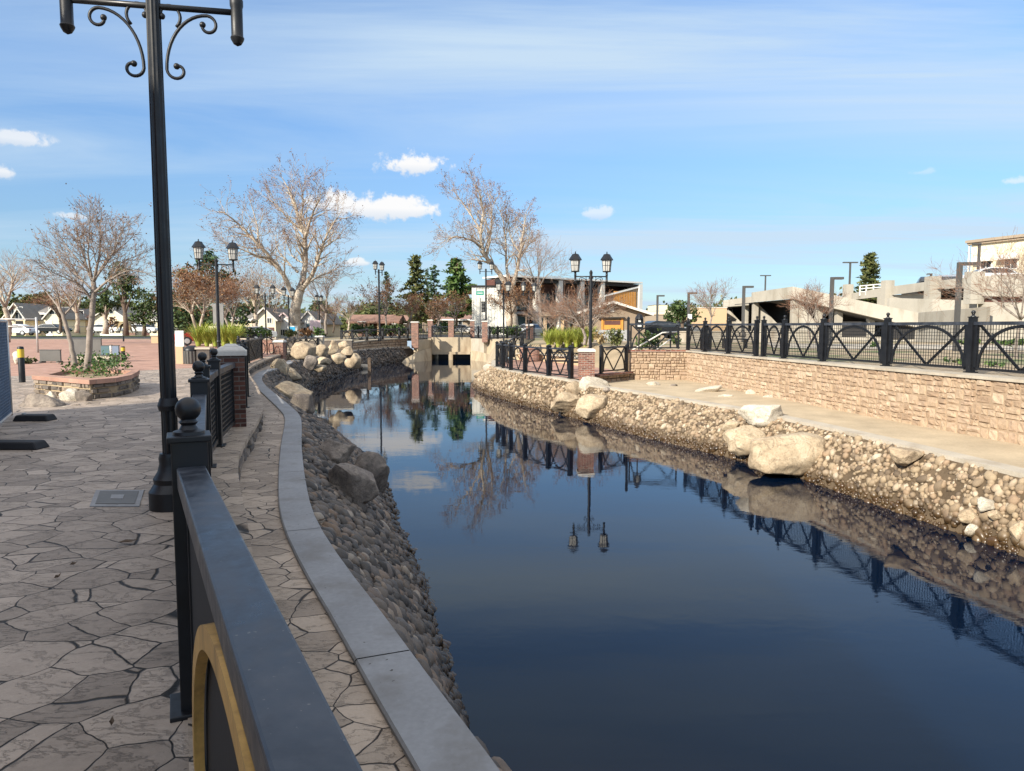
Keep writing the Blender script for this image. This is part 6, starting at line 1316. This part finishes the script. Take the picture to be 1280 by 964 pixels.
# brown gabled hut with orange front
t = gable('brown shingled hut with white bargeboards and orange front behind the terrace', 724, 806, 420, 392.5, 379.5, 50, M['hut'], M['hut'], 5, [], [], ov=.5, name='hut', zb=.4)
z = lambda v: D(780, v, 50).z - .4
mb = MB(); mb.bb(-.75, -.62, -.09, -.01, 0, z(396)); mb.bb(.62, .75, -.09, -.01, 0, z(398)); mb.build('orange_post', M['orange'], t, world=False)
mb = MB(); mb.bb(-.6, .6, -.05, .0, z(412), z(400)); mb.build('counter_panel', M['orange'], t, world=False)
mb = MB(); mb.bb(-.55, .55, -.07, -.02, z(406), z(401)); mb.build('serving_hatch', M['maroon'], t, world=False)
mb = MB(); mb.bb(-1.05, .85, -.25, .0, z(398), z(396.5)); mb.build('canopy', M['dark'], t, world=False)
mb = MB(); mb.bb(-.12, .12, -.04, .0, z(390), z(384.5)); mb.build('vent', M['cap'], t, world=False)
mb = MB(); mb.bb(-1.18, 1.18, -.10, -.012, -.4, z(412.5)); mb.build('base_panel', M['steel'], t, world=False)
# pergola left of the hut
q = D(708, 412, 54); t = thing('shelter', 'low dark roofed open shelter left of the brown hut', 'shelter', (q.x, 54, .4)); mb = MB(); mb.box((.6, 1, D(700, 393, 54).z - .4), (5.0, 3, .28)); mb.build('roof', M['hut'], t, world=False)
for k, x in enumerate((-1.6, -.3, 1.5, 2.8)): mb = MB(); mb.box((x, 0, .9), (.22, .22, 1.75)); mb.build('post', M['tan'], t, world=False)
# modern two storey building with deep columned front
A = D(632, 410, 95); t = thing('office_building', 'modern two storey building with white frame, columns, glass and brick end', 'building', (A.x, 95, .3), math.atan2(15, 20.1)); Lf = 25.05; H_ = D(632, 344, 95).z - .3
mb = MB(); mb.bb(-.2, Lf + .2, -.6, 5, H_ - .22, H_); mb.build('roof_slab', M['white'], t, world=False)
mb = MB(); mb.bb(.1, Lf - .1, 2.6, 4.8, -.5, H_ - .36); mb.build('rear_wall', M['maroon'], t, world=False)
mb = MB(); mb.bb(.05, Lf - 6, -.45, 2.59, 2.75, 3.1); mb.build('floor_slab', M['concdk'], t, world=False)
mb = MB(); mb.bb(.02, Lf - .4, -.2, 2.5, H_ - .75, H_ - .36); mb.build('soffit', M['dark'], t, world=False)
for x in (5.2, 9.2, 13.2, 17.2): mb = MB(); mb.bb(x - .35, x + .35, -.42, .4, -.5, H_ - .36); mb.build('column', M['cap'], t, world=False)
for x0, x1 in ((.6, 4.7), (5.7, 8.8), (9.7, 12.8), (13.7, 16.8)):
    for z0, z1, g_ in ((.3, 2.5, M['glassl']), (3.4, H_ - 2.2, M['glassl'])):
        mb = MB(); mb.bb(x0, x1, 1.5, 1.6, z0, z1); f_ = mb.build('window', g_, t, world=False)
        mb = MB()
        for k in range(4): x = x0 + (x1 - x0) * k / 3; mb.bb(x - .05, x + .05, 1.44, 1.5, z0, z1)
        mb.bb(x0, x1, 1.44, 1.499, z1, z1 + .1); mb.build('mullion', M['pole'], f_, world=False)
mb = MB(); mb.extr([(Lf - 7.5, -.5), (Lf - .55, -.5), (Lf - .55, H_ - .9), (Lf - 7.5, H_ - 2.4)], -.3, 2.5); mb.build('brick_end', M['hut'], t, world=False)
mb = MB(); mb.bar((Lf - 7.6, -.36, H_ - 2.3), (Lf - .5, -.36, H_ - .78), .2, .22); mb.build('sloping_trim', M['white'], t, world=False)
mb = MB(); mb.bb(Lf - .5, Lf + .25, -.55, 3, -.5, H_ - .351); mb.build('end_frame', M['white'], t, world=False)
mb = MB(); mb.bb(Lf - 5.6, Lf - 1.0, -.36, -.301, 3.4, 6.3); op = mb.build('orange_panel', M['orange'], t, world=False); op['label'] = 'orange wooden cladding'
mb = MB()
for k in range(9): x = Lf - 5.5 + k * .52; mb.bb(x - .02, x + .02, -.375, -.361, 3.4, 6.3)
mb.build('batten', M['tan'], op, world=False)
a_, b_ = D(590, 412, 92), D(634, 412, 92); t = thing('metal_building', 'windowless white ribbed building beside the tall sycamore', 'building', ((a_.x + b_.x) / 2, 92, .3)); w2 = (b_.x - a_.x) / 2; H2 = D(600, 359, 92).z - .3
mb = MB(); mb.bb(-w2, w2, 0, 9, -.5, H2); mb.build('wall', M['ribwhite'], t, world=False)
mb = MB(); k = -w2 + .1
while k < w2: mb.bb(k, k + .06, -.04, -.001, -.3, H2 - .01); k += .38
mb.build('siding_ribs', M['ribwhite'], t, world=False)
mb = MB(); mb.bb(-w2 - .1, w2 + .1, -.15, 9.1, H2 + .002, H2 + .22); mb.build('roof_edge', M['dark'], t, world=False)
# parking garage ------------------------------------------------------------------------
CC = M['conc']
gm_ = plain('garage_interior_shade', (.075, .073, .072), .9, 0, .2)  # shade of the openings put into the colour, far darker than the garage concrete
t = thing('parking_garage', 'long tan concrete parking garage with sloping ramp parapets and dark openings', 'building', (24, 55, .45))
def P2(u, v, Y_): return D(u, v, Y_)
def slab(name, pts, th, mat=CC, parent=None):     # pts: (u, vtop, vbot, Y): vertical parapet ribbon with thickness to the rear
    mb = MB(); A_ = []; B_ = []
    for (u, vt, vb, Y_) in pts: p, q = D(u, vt, Y_), D(u, vb, Y_); A_.append(p); B_.append(Vector((p.x, p.y, q.z)))
    o = Vector((0, th, 0)); mb.strip(B_, A_); mb.strip(A_, [p + o for p in A_]); mb.strip([p + o for p in A_], [p + o for p in B_]); mb.strip([p + o for p in B_], B_)
    for k in (0, -1): mb.add([B_[k], A_[k], A_[k] + o, B_[k] + o], [(0, 1, 2, 3)])
    return mb.build(name, mat, parent or t)
yb = 55
p1 = slab('ramp_parapet', [(941.5, 365.5, 378, 60), (991, 358.3, 373.5, 54), (1148, 391, 409.5, 47)], .4)
slab('lower_parapet', [(1148, 391, 409.5, 47), (1238, 383.5, 402, 51)], .4)
slab('rear_parapet', [(905, 375.5, 384, 72), (942, 370.5, 381, 66)], .4)
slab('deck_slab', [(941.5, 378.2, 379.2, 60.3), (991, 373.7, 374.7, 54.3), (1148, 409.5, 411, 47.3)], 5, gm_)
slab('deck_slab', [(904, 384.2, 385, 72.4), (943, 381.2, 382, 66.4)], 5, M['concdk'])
# front wall plane with openings
def wallq(u0, u1, v0, v1, Y0, Y1, th=.5, mat=CC, name='wall', vt1=None, vb1=None):
    return slab(name, [(u0, v0, v1, Y0), (u1, v0 if vt1 is None else vt1, v1 if vb1 is None else vb1, Y1)], th, mat)
zg = lambda Y_: 408 + (EYE - .45) * 900 / Y_
def fin(u, vt, Y_, w_, dep, name='fin_wall'):    # triangular bracing fin running back from the front
    p = D(u, vt, Y_); mb = MB(); mb.bb(p.x, p.x + w_, Y_ + .02, Y_ + dep, .3, p.z); return mb.build(name, CC, t)
fin(942.5, 378.2, 60.2, .40, .5); fin(991.2, 374.2, 54.2, .45, .5); fin(1022, 382, 53.2, .40, .5); fin(1047, 387, 52.0, .4, .5); fin(1087, 394.7, 50.2, .4, .5); fin(905, 384.2, 72.2, .4, .4); fin(930, 382, 68.5, .45, .5)
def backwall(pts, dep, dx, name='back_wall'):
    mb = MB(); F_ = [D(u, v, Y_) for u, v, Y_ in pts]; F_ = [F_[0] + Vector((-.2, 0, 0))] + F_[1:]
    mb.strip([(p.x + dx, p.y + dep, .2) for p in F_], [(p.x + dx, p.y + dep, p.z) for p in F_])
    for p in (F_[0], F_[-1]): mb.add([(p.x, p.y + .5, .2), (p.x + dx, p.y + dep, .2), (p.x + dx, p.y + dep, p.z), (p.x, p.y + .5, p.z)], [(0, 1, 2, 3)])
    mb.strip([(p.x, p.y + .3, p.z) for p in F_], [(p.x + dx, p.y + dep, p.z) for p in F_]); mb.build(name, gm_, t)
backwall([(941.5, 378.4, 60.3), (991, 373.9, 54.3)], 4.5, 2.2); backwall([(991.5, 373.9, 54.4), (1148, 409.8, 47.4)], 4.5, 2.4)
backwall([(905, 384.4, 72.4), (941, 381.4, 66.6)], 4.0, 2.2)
wallq(944, 991, 404, zg(58), 60.5, 54.6, .4, CC, 'low_wall'); wallq(992, 1046, 406, zg(53), 54.2, 52, .3, CC, 'low_wall')
wallq(907, 943, 402, zg(66), 72.3, 66.3, .4, CC, 'low_wall')
# triangular concrete panels standing in the openings
for (u0, va, u1, vb, Y0, Y1) in ((947, 379.2, 976, 409, 60.6, 60.2), (999, 377, 1025, 409, 54.2, 53.6), (910, 385.8, 932, 409, 72, 71)):
    a_, b_ = D(u0, va, Y0), D(u1, vb, Y1); mb = MB(); c_ = D(u0, vb, Y0)
    mb.add([a_, b_, (c_.x, c_.y, b_.z), a_ + Vector((0, .25, 0)), b_ + Vector((0, .25, 0)), (c_.x, c_.y + .25, b_.z)], [(0, 1, 2), (3, 5, 4), (0, 3, 4, 1), (1, 4, 5, 2), (2, 5, 3, 0)]); mb.build('triangle_panel', CC, t)
wallq(1053, 1085, 402, 421, 52, 50.5, .2, M['dark'], 'louvre_opening'); wallq(1114, 1146, 411.6, 423, 48.8, 47.5, .2, M['dark'], 'louvre_opening')
wallq(1046, 1146, 421.3, 428, 52.3, 47.6, .3, CC, 'low_wall'); wallq(1147, 1240, 410, 432, 47.3, 50.5, .4, CC, 'front_wall', 402.5, 430)
# upper deck
slab('upper_parapet', [(1062, 367.5, 375.5, 72), (1112, 358.5, 369.5, 65), (1166, 351.5, 362, 58.5), (1222, 345.5, 358.5, 53)], .4)
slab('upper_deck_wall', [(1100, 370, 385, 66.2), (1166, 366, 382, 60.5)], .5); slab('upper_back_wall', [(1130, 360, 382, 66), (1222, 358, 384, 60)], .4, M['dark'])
slab('ramp_wall', [(1112, 372.5, 392, 62), (1166, 374, 392, 57.5), (1222, 376, 392, 54.5)], .4)
for u, v0, v1, Y_, w_ in ((1062, 355.5, 380, 72, .7), (1112, 350.5, 384, 64.7, .8), (1169, 345.5, 376, 58, .9), (1222, 339.5, 380, 52.6, 1.0)):
    a_, b_ = D(u, v0, Y_), D(u, v1, Y_); mb = MB(); mb.bb(a_.x - w_ / 2, a_.x + w_ / 2, Y_ - .12, Y_ + .7, b_.z, a_.z); mb.build('pier', CC, t)
slab('end_parapet', [(1228, 345, 370.5, 52.5), (1345, 338, 371, 47)], .5); slab('end_opening', [(1228, 370.8, 377.5, 52.9), (1345, 371.2, 379, 47.4)], .3, M['maroon']); slab('end_wall', [(1228, 377.8, 432, 52.6), (1345, 379.2, 436, 47.1)], .5)
mb = MB()
for u, Y_ in ((1075, 70), (1083, 69), (1092, 68), (1102, 66.8)): p = D(u, 358, Y_); mb.bar((p.x, Y_, 4.4), (p.x, Y_, 5.35), .10, up=(0, 1, 0))
for dz in (4.75, 5.05, 5.33): mb.bar((D(1075, 358, 70).x, 70, dz), (D(1102, 358, 66.8).x, 66.8, dz), .09)
mb.build('deck_railing', M['white'], t)
# cream building at right edge
a_, b_ = D(1213, 340, 96), D(1345, 340, 84); t = thing('apartment_building', 'cream building with awninged windows rising behind the garage at right', 'building', (a_.x, 96, .4), math.atan2(-12, b_.x - a_.x)); Lb = math.hypot(b_.x - a_.x, 12); H3 = D(1213, 304, 96).z - .4
mb = MB(); mb.bb(0, Lb, 0, 14, -.5, H3); mb.build('wall', M['creamr'], t, world=False)
mb = MB(); mb.bb(-.5, Lb + .5, -.6, 14.5, H3 + .002, H3 + .35); mb.bb(-.35, Lb + .3, -.4, 14.3, H3 - .25, H3 + .0); mb.build('roof', M['taupe'], t, world=False)
zz = lambda v, Y_=94: D(1213, v, Y_).z - .4
for x0, w_ in ((1.45, 1.3), (4.55, 1.5), (9.0, 1.5), (12.5, 1.5)):
    window(t, x0, x0 + w_, zz(338), zz(326.5), -.003, M['white'], M['glass'], .12)
    mb = MB(); z0, z1 = zz(327), zz(320); mb.extr([(-1.0, z0), (-.02, z0), (-.02, z1), (-.35, z1)], x0 - 1.0 + .3, x0 + w_ + .35, 'x'); mb.build('awning', M['cap'], t, world=False)
mb = MB(); mb.box((-.25, -.1, H3 / 2), (.14, .14, H3)); mb.build('downpipe', M['white'], t, world=False)
# far low walls and buildings seen beyond the lot
lowwall('pale low building wall behind the round green tree', 806, 850, 388, 408, 84, M['creamr'], 6, .4, M['cap'])
lowwall('tan stucco building with flat roof right of the green tree', 868, 908, 384, 412, 70, M['tan'], 8, .4, M['cap'])
lowwall('grey slatted wall in front of the pale low building', 806, 836, 393, 418, 66, M['taupe'], .4, .4, M['taupe'])
lowwall('pale far building roof block left of the green tree', 818, 834, 381, 400, 120, M['creamr'], 6, .4, M['shing'])
lowwall('long pale wall at the far side of the parking lot', 850, 1050, 414, 429, 46, M['kerbwarm'], .3, .43)
# iron fence of the lawn
fence('low black iron fence along the lawn before the far houses', [(x, 103.5 + .0 * x, .42) for x in np.linspace(-78, -26, 14)], H=1.0, pw=.12, mesh=False, arch=False, ball=False, capz=.05, rail=(.07, .07), stile=0)
# chain of hills far away
hm = plain('far_hill', (.10, .13, .15), .95, 0, .1, .01, .2, 0)
mb = MB(); n = 60; A_ = []; B_ = []; C_ = []
for k in range(n): x = -900 + 1800 * k / (n - 1); z_ = 26 + 10 * mnoise.noise(Vector((x * .004, 0, 0))) + 5 * mnoise.noise(Vector((x * .013, 3, 0))); A_.append((x, 1150, -2)); B_.append((x, 1350, max(4, z_))); C_.append((x, 1490, -2))
mb.strip(A_, B_); mb.strip(B_, C_); setp(mb.build('hills', hm, None, True, fixn=False), kind='structure')
# far tree line that closes the horizon between buildings
rnd = np.random.default_rng(77); cl_ = []
for k in range(150):
    x = rnd.uniform(-150, 150); y = rnd.uniform(150, 190); r_ = rnd.uniform(2.2, 4.2); cl_.append(((x, y, r_ * .8), (r_ * 1.3, r_, r_ * rnd.uniform(.7, 1.05))))
V, q = quads(cloud(cl_, 85, rnd, 14, .32), .55, rnd); o = rawmesh('far_trees', V, q, M['leafo']); setp(o, 'dusky olive band of distant trees closing the horizon', 'trees', None, 'stuff')
# unseen building added left of the walk, shaped to shade the near plaza
t = thing('shade_building', 'unseen three storey brick building left of the plaza, shaped to shade the near walk', 'building', (-18, -8, 0)); mb = MB(); mb.prism([(-12, -34), (-12, 0), (-14.2, 5.34), (-23.6, -5.1), (-26, -34)], -.3, 10.5); mb.build('wall', M['brick'], t)
mb = MB(); mb.prism([(-11.9, -34.2), (-11.9, .02), (-14.17, 5.45), (-23.7, -5.1), (-26.2, -34.2)], 10.502, 10.9); mb.build('cornice', M['cap'], t)
for k in range(7):
    for z0 in (1.2, 5.4):
        y0 = -31 + k * 4.4; mb = MB(); mb.bb(-12.0, -11.93, y0, y0 + 1.6, z0, z0 + 2.2); w_ = mb.build('window', M['white'], t); mb = MB(); mb.bb(-11.95, -11.91, y0 + .1, y0 + 1.5, z0 + .1, z0 + 2.1); mb.build('pane', M['glass'], w_)
# ------------------------------------------------------------------ cars
def car(label, paint, loc, rz, sc=1.0):
    t = thing('parked_car', label, 'car', loc, rz, 'parked cars'); hw = .88
    low = [(-2.2, .32), (2.2, .32), (2.28, .55), (2.2, .78), (1.2, .92), (-1.75, .95), (-2.22, .88), (-2.28, .55)]
    mb = MB(); mb.extr(low, -hw, hw); b_ = mb.build('body', paint, t, world=False, bevel=.07)
    cab = [(1.15, .90), (.45, 1.36), (-.75, 1.42), (-1.35, 1.25), (-1.9, .92)]; mb = MB(); n = len(cab)
    vs = [(x, -hw * (.98 - .22 * (z - .9) / .5), z) for x, z in cab] + [(x, hw * (.98 - .22 * (z - .9) / .5), z) for x, z in cab]; mb.add(vs, [tuple(range(n)), tuple(range(n, 2 * n))[::-1]] + [(i, n + i, n + (i + 1) % n, (i + 1) % n) for i in range(n)]); mb.build('cabin', paint, t, world=False, bevel=.05)
    for s in (-1, 1):
        mb = MB(); w_ = [(.98, .95), (.42, 1.29), (-.70, 1.34), (-1.25, 1.2), (-1.6, .97)]; y = lambda z: s * (hw * (.98 - .22 * (z - .9) / .5) + .012); mb.add([(x, y(z), z) for x, z in w_], [(0, 1, 2, 3, 4) if s < 0 else (4, 3, 2, 1, 0)]); mb.build('side_window', M['glass'], t, world=False)
    mb = MB(); mb.add([(1.13, -.72, .93), (1.13, .72, .93), (.50, .62, 1.34), (.50, -.62, 1.34)], [(0, 1, 2, 3)]); o = mb.build('windscreen', M['glass'], t, world=False); o.location = (.03, 0, .02)
    mb = MB(); mb.add([(-1.86, -.70, .95), (-1.86, .70, .95), (-1.36, .60, 1.23), (-1.36, -.60, 1.23)], [(0, 3, 2, 1)]); o = mb.build('rear_window', M['glass'], t, world=False); o.location = (-.03, 0, .02)
    for x in (-1.4, 1.4):
        for s in (-1, 1):
            mb = MB(); mb.lathe([(.2, -.1), (.31, -.1), (.33, -.06), (.33, .06), (.31, .1), (.2, .1)], (0, 0, 0), 18); o = mb.build('wheel', M['rubber'], t, True, False, angle=30); o.location = (x, s * (hw - .08), .33); o.rotation_euler = (math.pi / 2, 0, 0)
            mb = MB(); mb.lathe([(.02, -.115), (.19, -.105), (.19, .105), (.02, .115)], (0, 0, 0), 14); mb.build('rim', M['steel'], o, False, False)
        mb = MB()
    for s in (-1, 1):
        mb = MB(); mb.box((2.24, s * .66, .66), (.1, .3, .13)); mb.build('headlight', M['lampglass'], t, world=False); mb = MB(); mb.box((-2.25, s * .68, .72), (.08, .28, .14)); mb.build('tail_light', M['carr'], t, world=False)
    return t
cw = car('white sedan parked at far left beyond the pipe barrier', M['carw'], (D(20, 420, 90).x, 90, .3), math.pi)
cb = car('black car in shade right of the white sedan, before the yellow houses', M['carb'], (D(63, 417, 99).x, 99.5, .4), 0)
cr = car('red car glimpsed under the dark trees by the twin lamp', M['carr'], (D(259, 419, 54).x, 54, .05), R(25))
cs = car('silver car parked right of the dark shrub and black car', M['cars'], (D(317, 422, 72).x, 72, .05), R(200))
copy_tree(cb, (D(300, 420, 64).x, 64, .05), R(15), 'black car with its roof above the shrubs by the twin lamp')
copy_tree(cw, (D(178, 416, 106).x, 106, .4), 0, 'white car half hidden by the evergreens left of the near lamp post')
copy_tree(cw, (D(132, 416, 106).x, 106, .4), 0, 'white car behind the pale evergreen trunk and sign wall')
copy_tree(cs, (D(553, 410, 104).x, 104, .3), R(10), 'silver car across the street behind the bridge, left one')
copy_tree(cw, (D(577, 410, 106).x, 106, .3), R(10), 'white car across the street behind the bridge pillars')
copy_tree(cs, (D(664, 414, 84).x, 84, .33), R(60), 'silver car before the glass front behind the rusty trees')
copy_tree(cb, (D(826, 426, 55).x, 55, .45), R(20), 'black car in the lot seen through the wide arch panel')
copy_tree(cs, (D(846, 424, 60).x, 60, .45), R(20), 'silver car in the lot under the round green tree')
copy_tree(cb, (D(1160, 354, 64).x, 64, 4.35), R(65), 'dark car on the garage roof left of the middle pier')
copy_tree(cs, (D(1181, 352, 62).x, 62, 4.35), R(70), 'silver car on the garage roof right of the middle pier')
copy_tree(cw, (D(1246, 345, 56).x, 56, 4.55), R(-12), 'white car on the garage roof before the cream building')
# ------------------------------------------------------------------ light, sky, camera
SUN_AZ, SUN_EL = R(222), R(29)          # azimuth clockwise from +Y
sd = Vector((math.sin(SUN_AZ) * math.cos(SUN_EL), math.cos(SUN_AZ) * math.cos(SUN_EL), math.sin(SUN_EL)))
sl = bpy.data.lights.new('sun', 'SUN'); sl.energy = 3.8; sl.angle = R(.53); sl.color = (1, .93, .80)
so = bpy.data.objects.new('sun', sl); col.objects.link(so); so.rotation_euler = (-sd).to_track_quat('-Z', 'Y').to_euler()
w = bpy.data.worlds.new('World'); scene.world = w; w.use_nodes = True; nt = w.node_tree
bg = nt.nodes['Background']
sky = nd(nt, 'ShaderNodeTexSky', sky_type='NISHITA'); sky.sun_disc = False; sky.sun_elevation = SUN_EL; sky.sun_rotation = SUN_AZ
sky.air_density = 1.0; sky.dust_density = .35; sky.ozone_density = 2.6; sky.altitude = 100
gen = nd(nt, 'ShaderNodeTexCoord').outputs['Generated']
sx = nd(nt, 'ShaderNodeSeparateXYZ'); lk(nt, gen, sx.inputs[0]); X, Y, Z = sx.outputs
# thin cirrus veil on a flat layer overhead, plus an unseen white zenith sheet added as fill light
den = math_(nt, 'MAXIMUM', math_(nt, 'ADD', Z, .05), .03)
cm = nd(nt, 'ShaderNodeCombineXYZ'); lk(nt, math_(nt, 'DIVIDE', X, den), cm.inputs[0]); lk(nt, math_(nt, 'DIVIDE', Y, den), cm.inputs[1])
pl = mapping(nt, cm.outputs[0], (.30, 1.0, 1), (0, 0, -.16), (3.1, .4, 0))
c1 = noise(nt, pl, .75, 10, .60, .7); c2 = noise(nt, mapping(nt, cm.outputs[0], (.18, .42, 1), (0, 0, .08), (1.7, 5.2, 0)), .55, 4, .5, .3)
c3 = noise(nt, mapping(nt, cm.outputs[0], (.12, .9, 1), (0, 0, -.10), (7.7, 2.2, 0)), 1.5, 8, .62, .4)
cir = math_(nt, 'ADD', math_(nt, 'MULTIPLY', ramp(nt, c1, [(.37, 0), (.64, 1)]), ramp(nt, c2, [(.36, .10), (.60, 1)])), math_(nt, 'MULTIPLY', ramp(nt, c3, [(.52, 0), (.72, .75)]), ramp(nt, c2, [(.40, 0), (.55, .8)])))
skc = mixc(nt, 1.0, sky.outputs[0], (.92, .90, .86), 'MULTIPLY')
skc = mixc(nt, 1.0, skc, ramp(nt, Z, [(.0, (.34, .43, .52)), (.12, (.36, .48, .60)), (.30, (.52, .66, .82)), (.55, (.8, .85, .9))]), 'MULTIPLY')
hz = ramp(nt, Z, [(0.0, .42), (.06, .20), (.40, .03)])
cir = math_(nt, 'MINIMUM', math_(nt, 'ADD', math_(nt, 'MULTIPLY', cir, .95), hz), .92)
skc = mixc(nt, cir, skc, (2.1, 2.65, 3.2))
top = math_(nt, 'MULTIPLY', ramp(nt, Z, [(.50, 0), (.80, 1)]), ramp(nt, c1, [(.25, .55), (.6, 1)]))
skc = mixc(nt, top, skc, (4.3, 4.2, 4.15))  # unseen bright overhead added to lift and neutralise the shaded ground
# cumulus puffs: (u, v, half width px, half height px, strength)
az = math_(nt, 'ARCTAN2', X, Y); el = math_(nt, 'ARCSINE', Z)
puffs = [(521, 209, 56, 23, 1), (452, 262, 72, 29, 1), (505, 264, 52, 20, 1), (402, 256, 44, 19, .9), (430, 250, 40, 18, 1), (750, 268, 32, 12, .55), (22, 176, 42, 15, .7), (4, 217, 30, 15, .8), (446, 329, 26, 7, .8), (92, 271, 22, 7, .6), (1272, 228, 26, 9, .5), (1150, 216, 30, 7, .25)]
n1 = noise(nt, gen, 26, 8, .62); n2 = noise(nt, gen, 75, 4, .6)
tot = None; lift = None
for (u, v, wd, ht, st) in puffs:
    r = Vector(ray(u, v)).normalized(); a0 = math.atan2(r.x, r.y); e0 = math.asin(r.z); k = 1 / math.hypot(F, u - CX)
    dx = math_(nt, 'DIVIDE', math_(nt, 'SUBTRACT', az, a0), wd * k * .98); dy = math_(nt, 'DIVIDE', math_(nt, 'SUBTRACT', el, e0), ht * k)
    dyb = math_(nt, 'MULTIPLY', math_(nt, 'MINIMUM', dy, 0.0), .55)      # flatter base
    d2 = math_(nt, 'ADD', math_(nt, 'MULTIPLY', dx, dx), math_(nt, 'MULTIPLY', math_(nt, 'ADD', dy, dyb), math_(nt, 'ADD', dy, dyb)))
    f = math_(nt, 'MULTIPLY', math_(nt, 'SUBTRACT', 1.0, math_(nt, 'SQRT', d2)), 1.0)
    f = math_(nt, 'ADD', f, math_(nt, 'ADD', math_(nt, 'MULTIPLY', math_(nt, 'SUBTRACT', n1, .53), 2.7), math_(nt, 'MULTIPLY', math_(nt, 'SUBTRACT', n2, .5), 1.3)))
    mr = nd(nt, 'ShaderNodeMapRange'); mr.interpolation_type = 'SMOOTHSTEP'; lk(nt, f, mr.inputs[0]); mr.inputs[1].default_value = .12; mr.inputs[2].default_value = .62; mr.inputs[4].default_value = st
    gate = nd(nt, 'ShaderNodeMapRange'); lk(nt, d2, gate.inputs[0]); gate.inputs[1].default_value = 1.5; gate.inputs[2].default_value = .9
    m_ = math_(nt, 'MULTIPLY', mr.outputs[0], gate.outputs[0])
    tot = m_ if tot is None else math_(nt, 'MAXIMUM', tot, m_)
    q = nd(nt, 'ShaderNodeMapRange'); lk(nt, dy, q.inputs[0]); q.inputs[1].default_value = -.55; q.inputs[2].default_value = .15
    g_ = math_(nt, 'MULTIPLY', q.outputs[0], gate.outputs[0]); lift = g_ if lift is None else math_(nt, 'MAXIMUM', lift, g_)
cl = mixc(nt, lift, (2.3, 2.6, 3.0), (3.5, 3.45, 3.4))
skc = mixc(nt, math_(nt, 'MULTIPLY', tot, .95), skc, cl)
lk(nt, skc, bg.inputs[0]); bg.inputs[1].default_value = .14

cam = bpy.data.cameras.new('camera'); cam.sensor_width = 36; cam.lens = 36 * F / 1280; cam.clip_start = .05; cam.clip_end = 3000
co = bpy.data.objects.new('camera', cam); col.objects.link(co); co.location = (0, 0, EYE); co.rotation_euler = (math.pi / 2 - PITCH, 0, 0)
scene.camera = co
vs = scene.view_settings; vs.view_transform = 'Standard'; vs.look = 'None'; vs.exposure = 1.05; vs.gamma = 1.0; vs.use_curve_mapping = False
scene.render.engine = 'CYCLES'
try:
    scene.cycles.max_bounces = 6; scene.cycles.diffuse_bounces = 4; scene.cycles.use_denoising = True
except Exception: pass
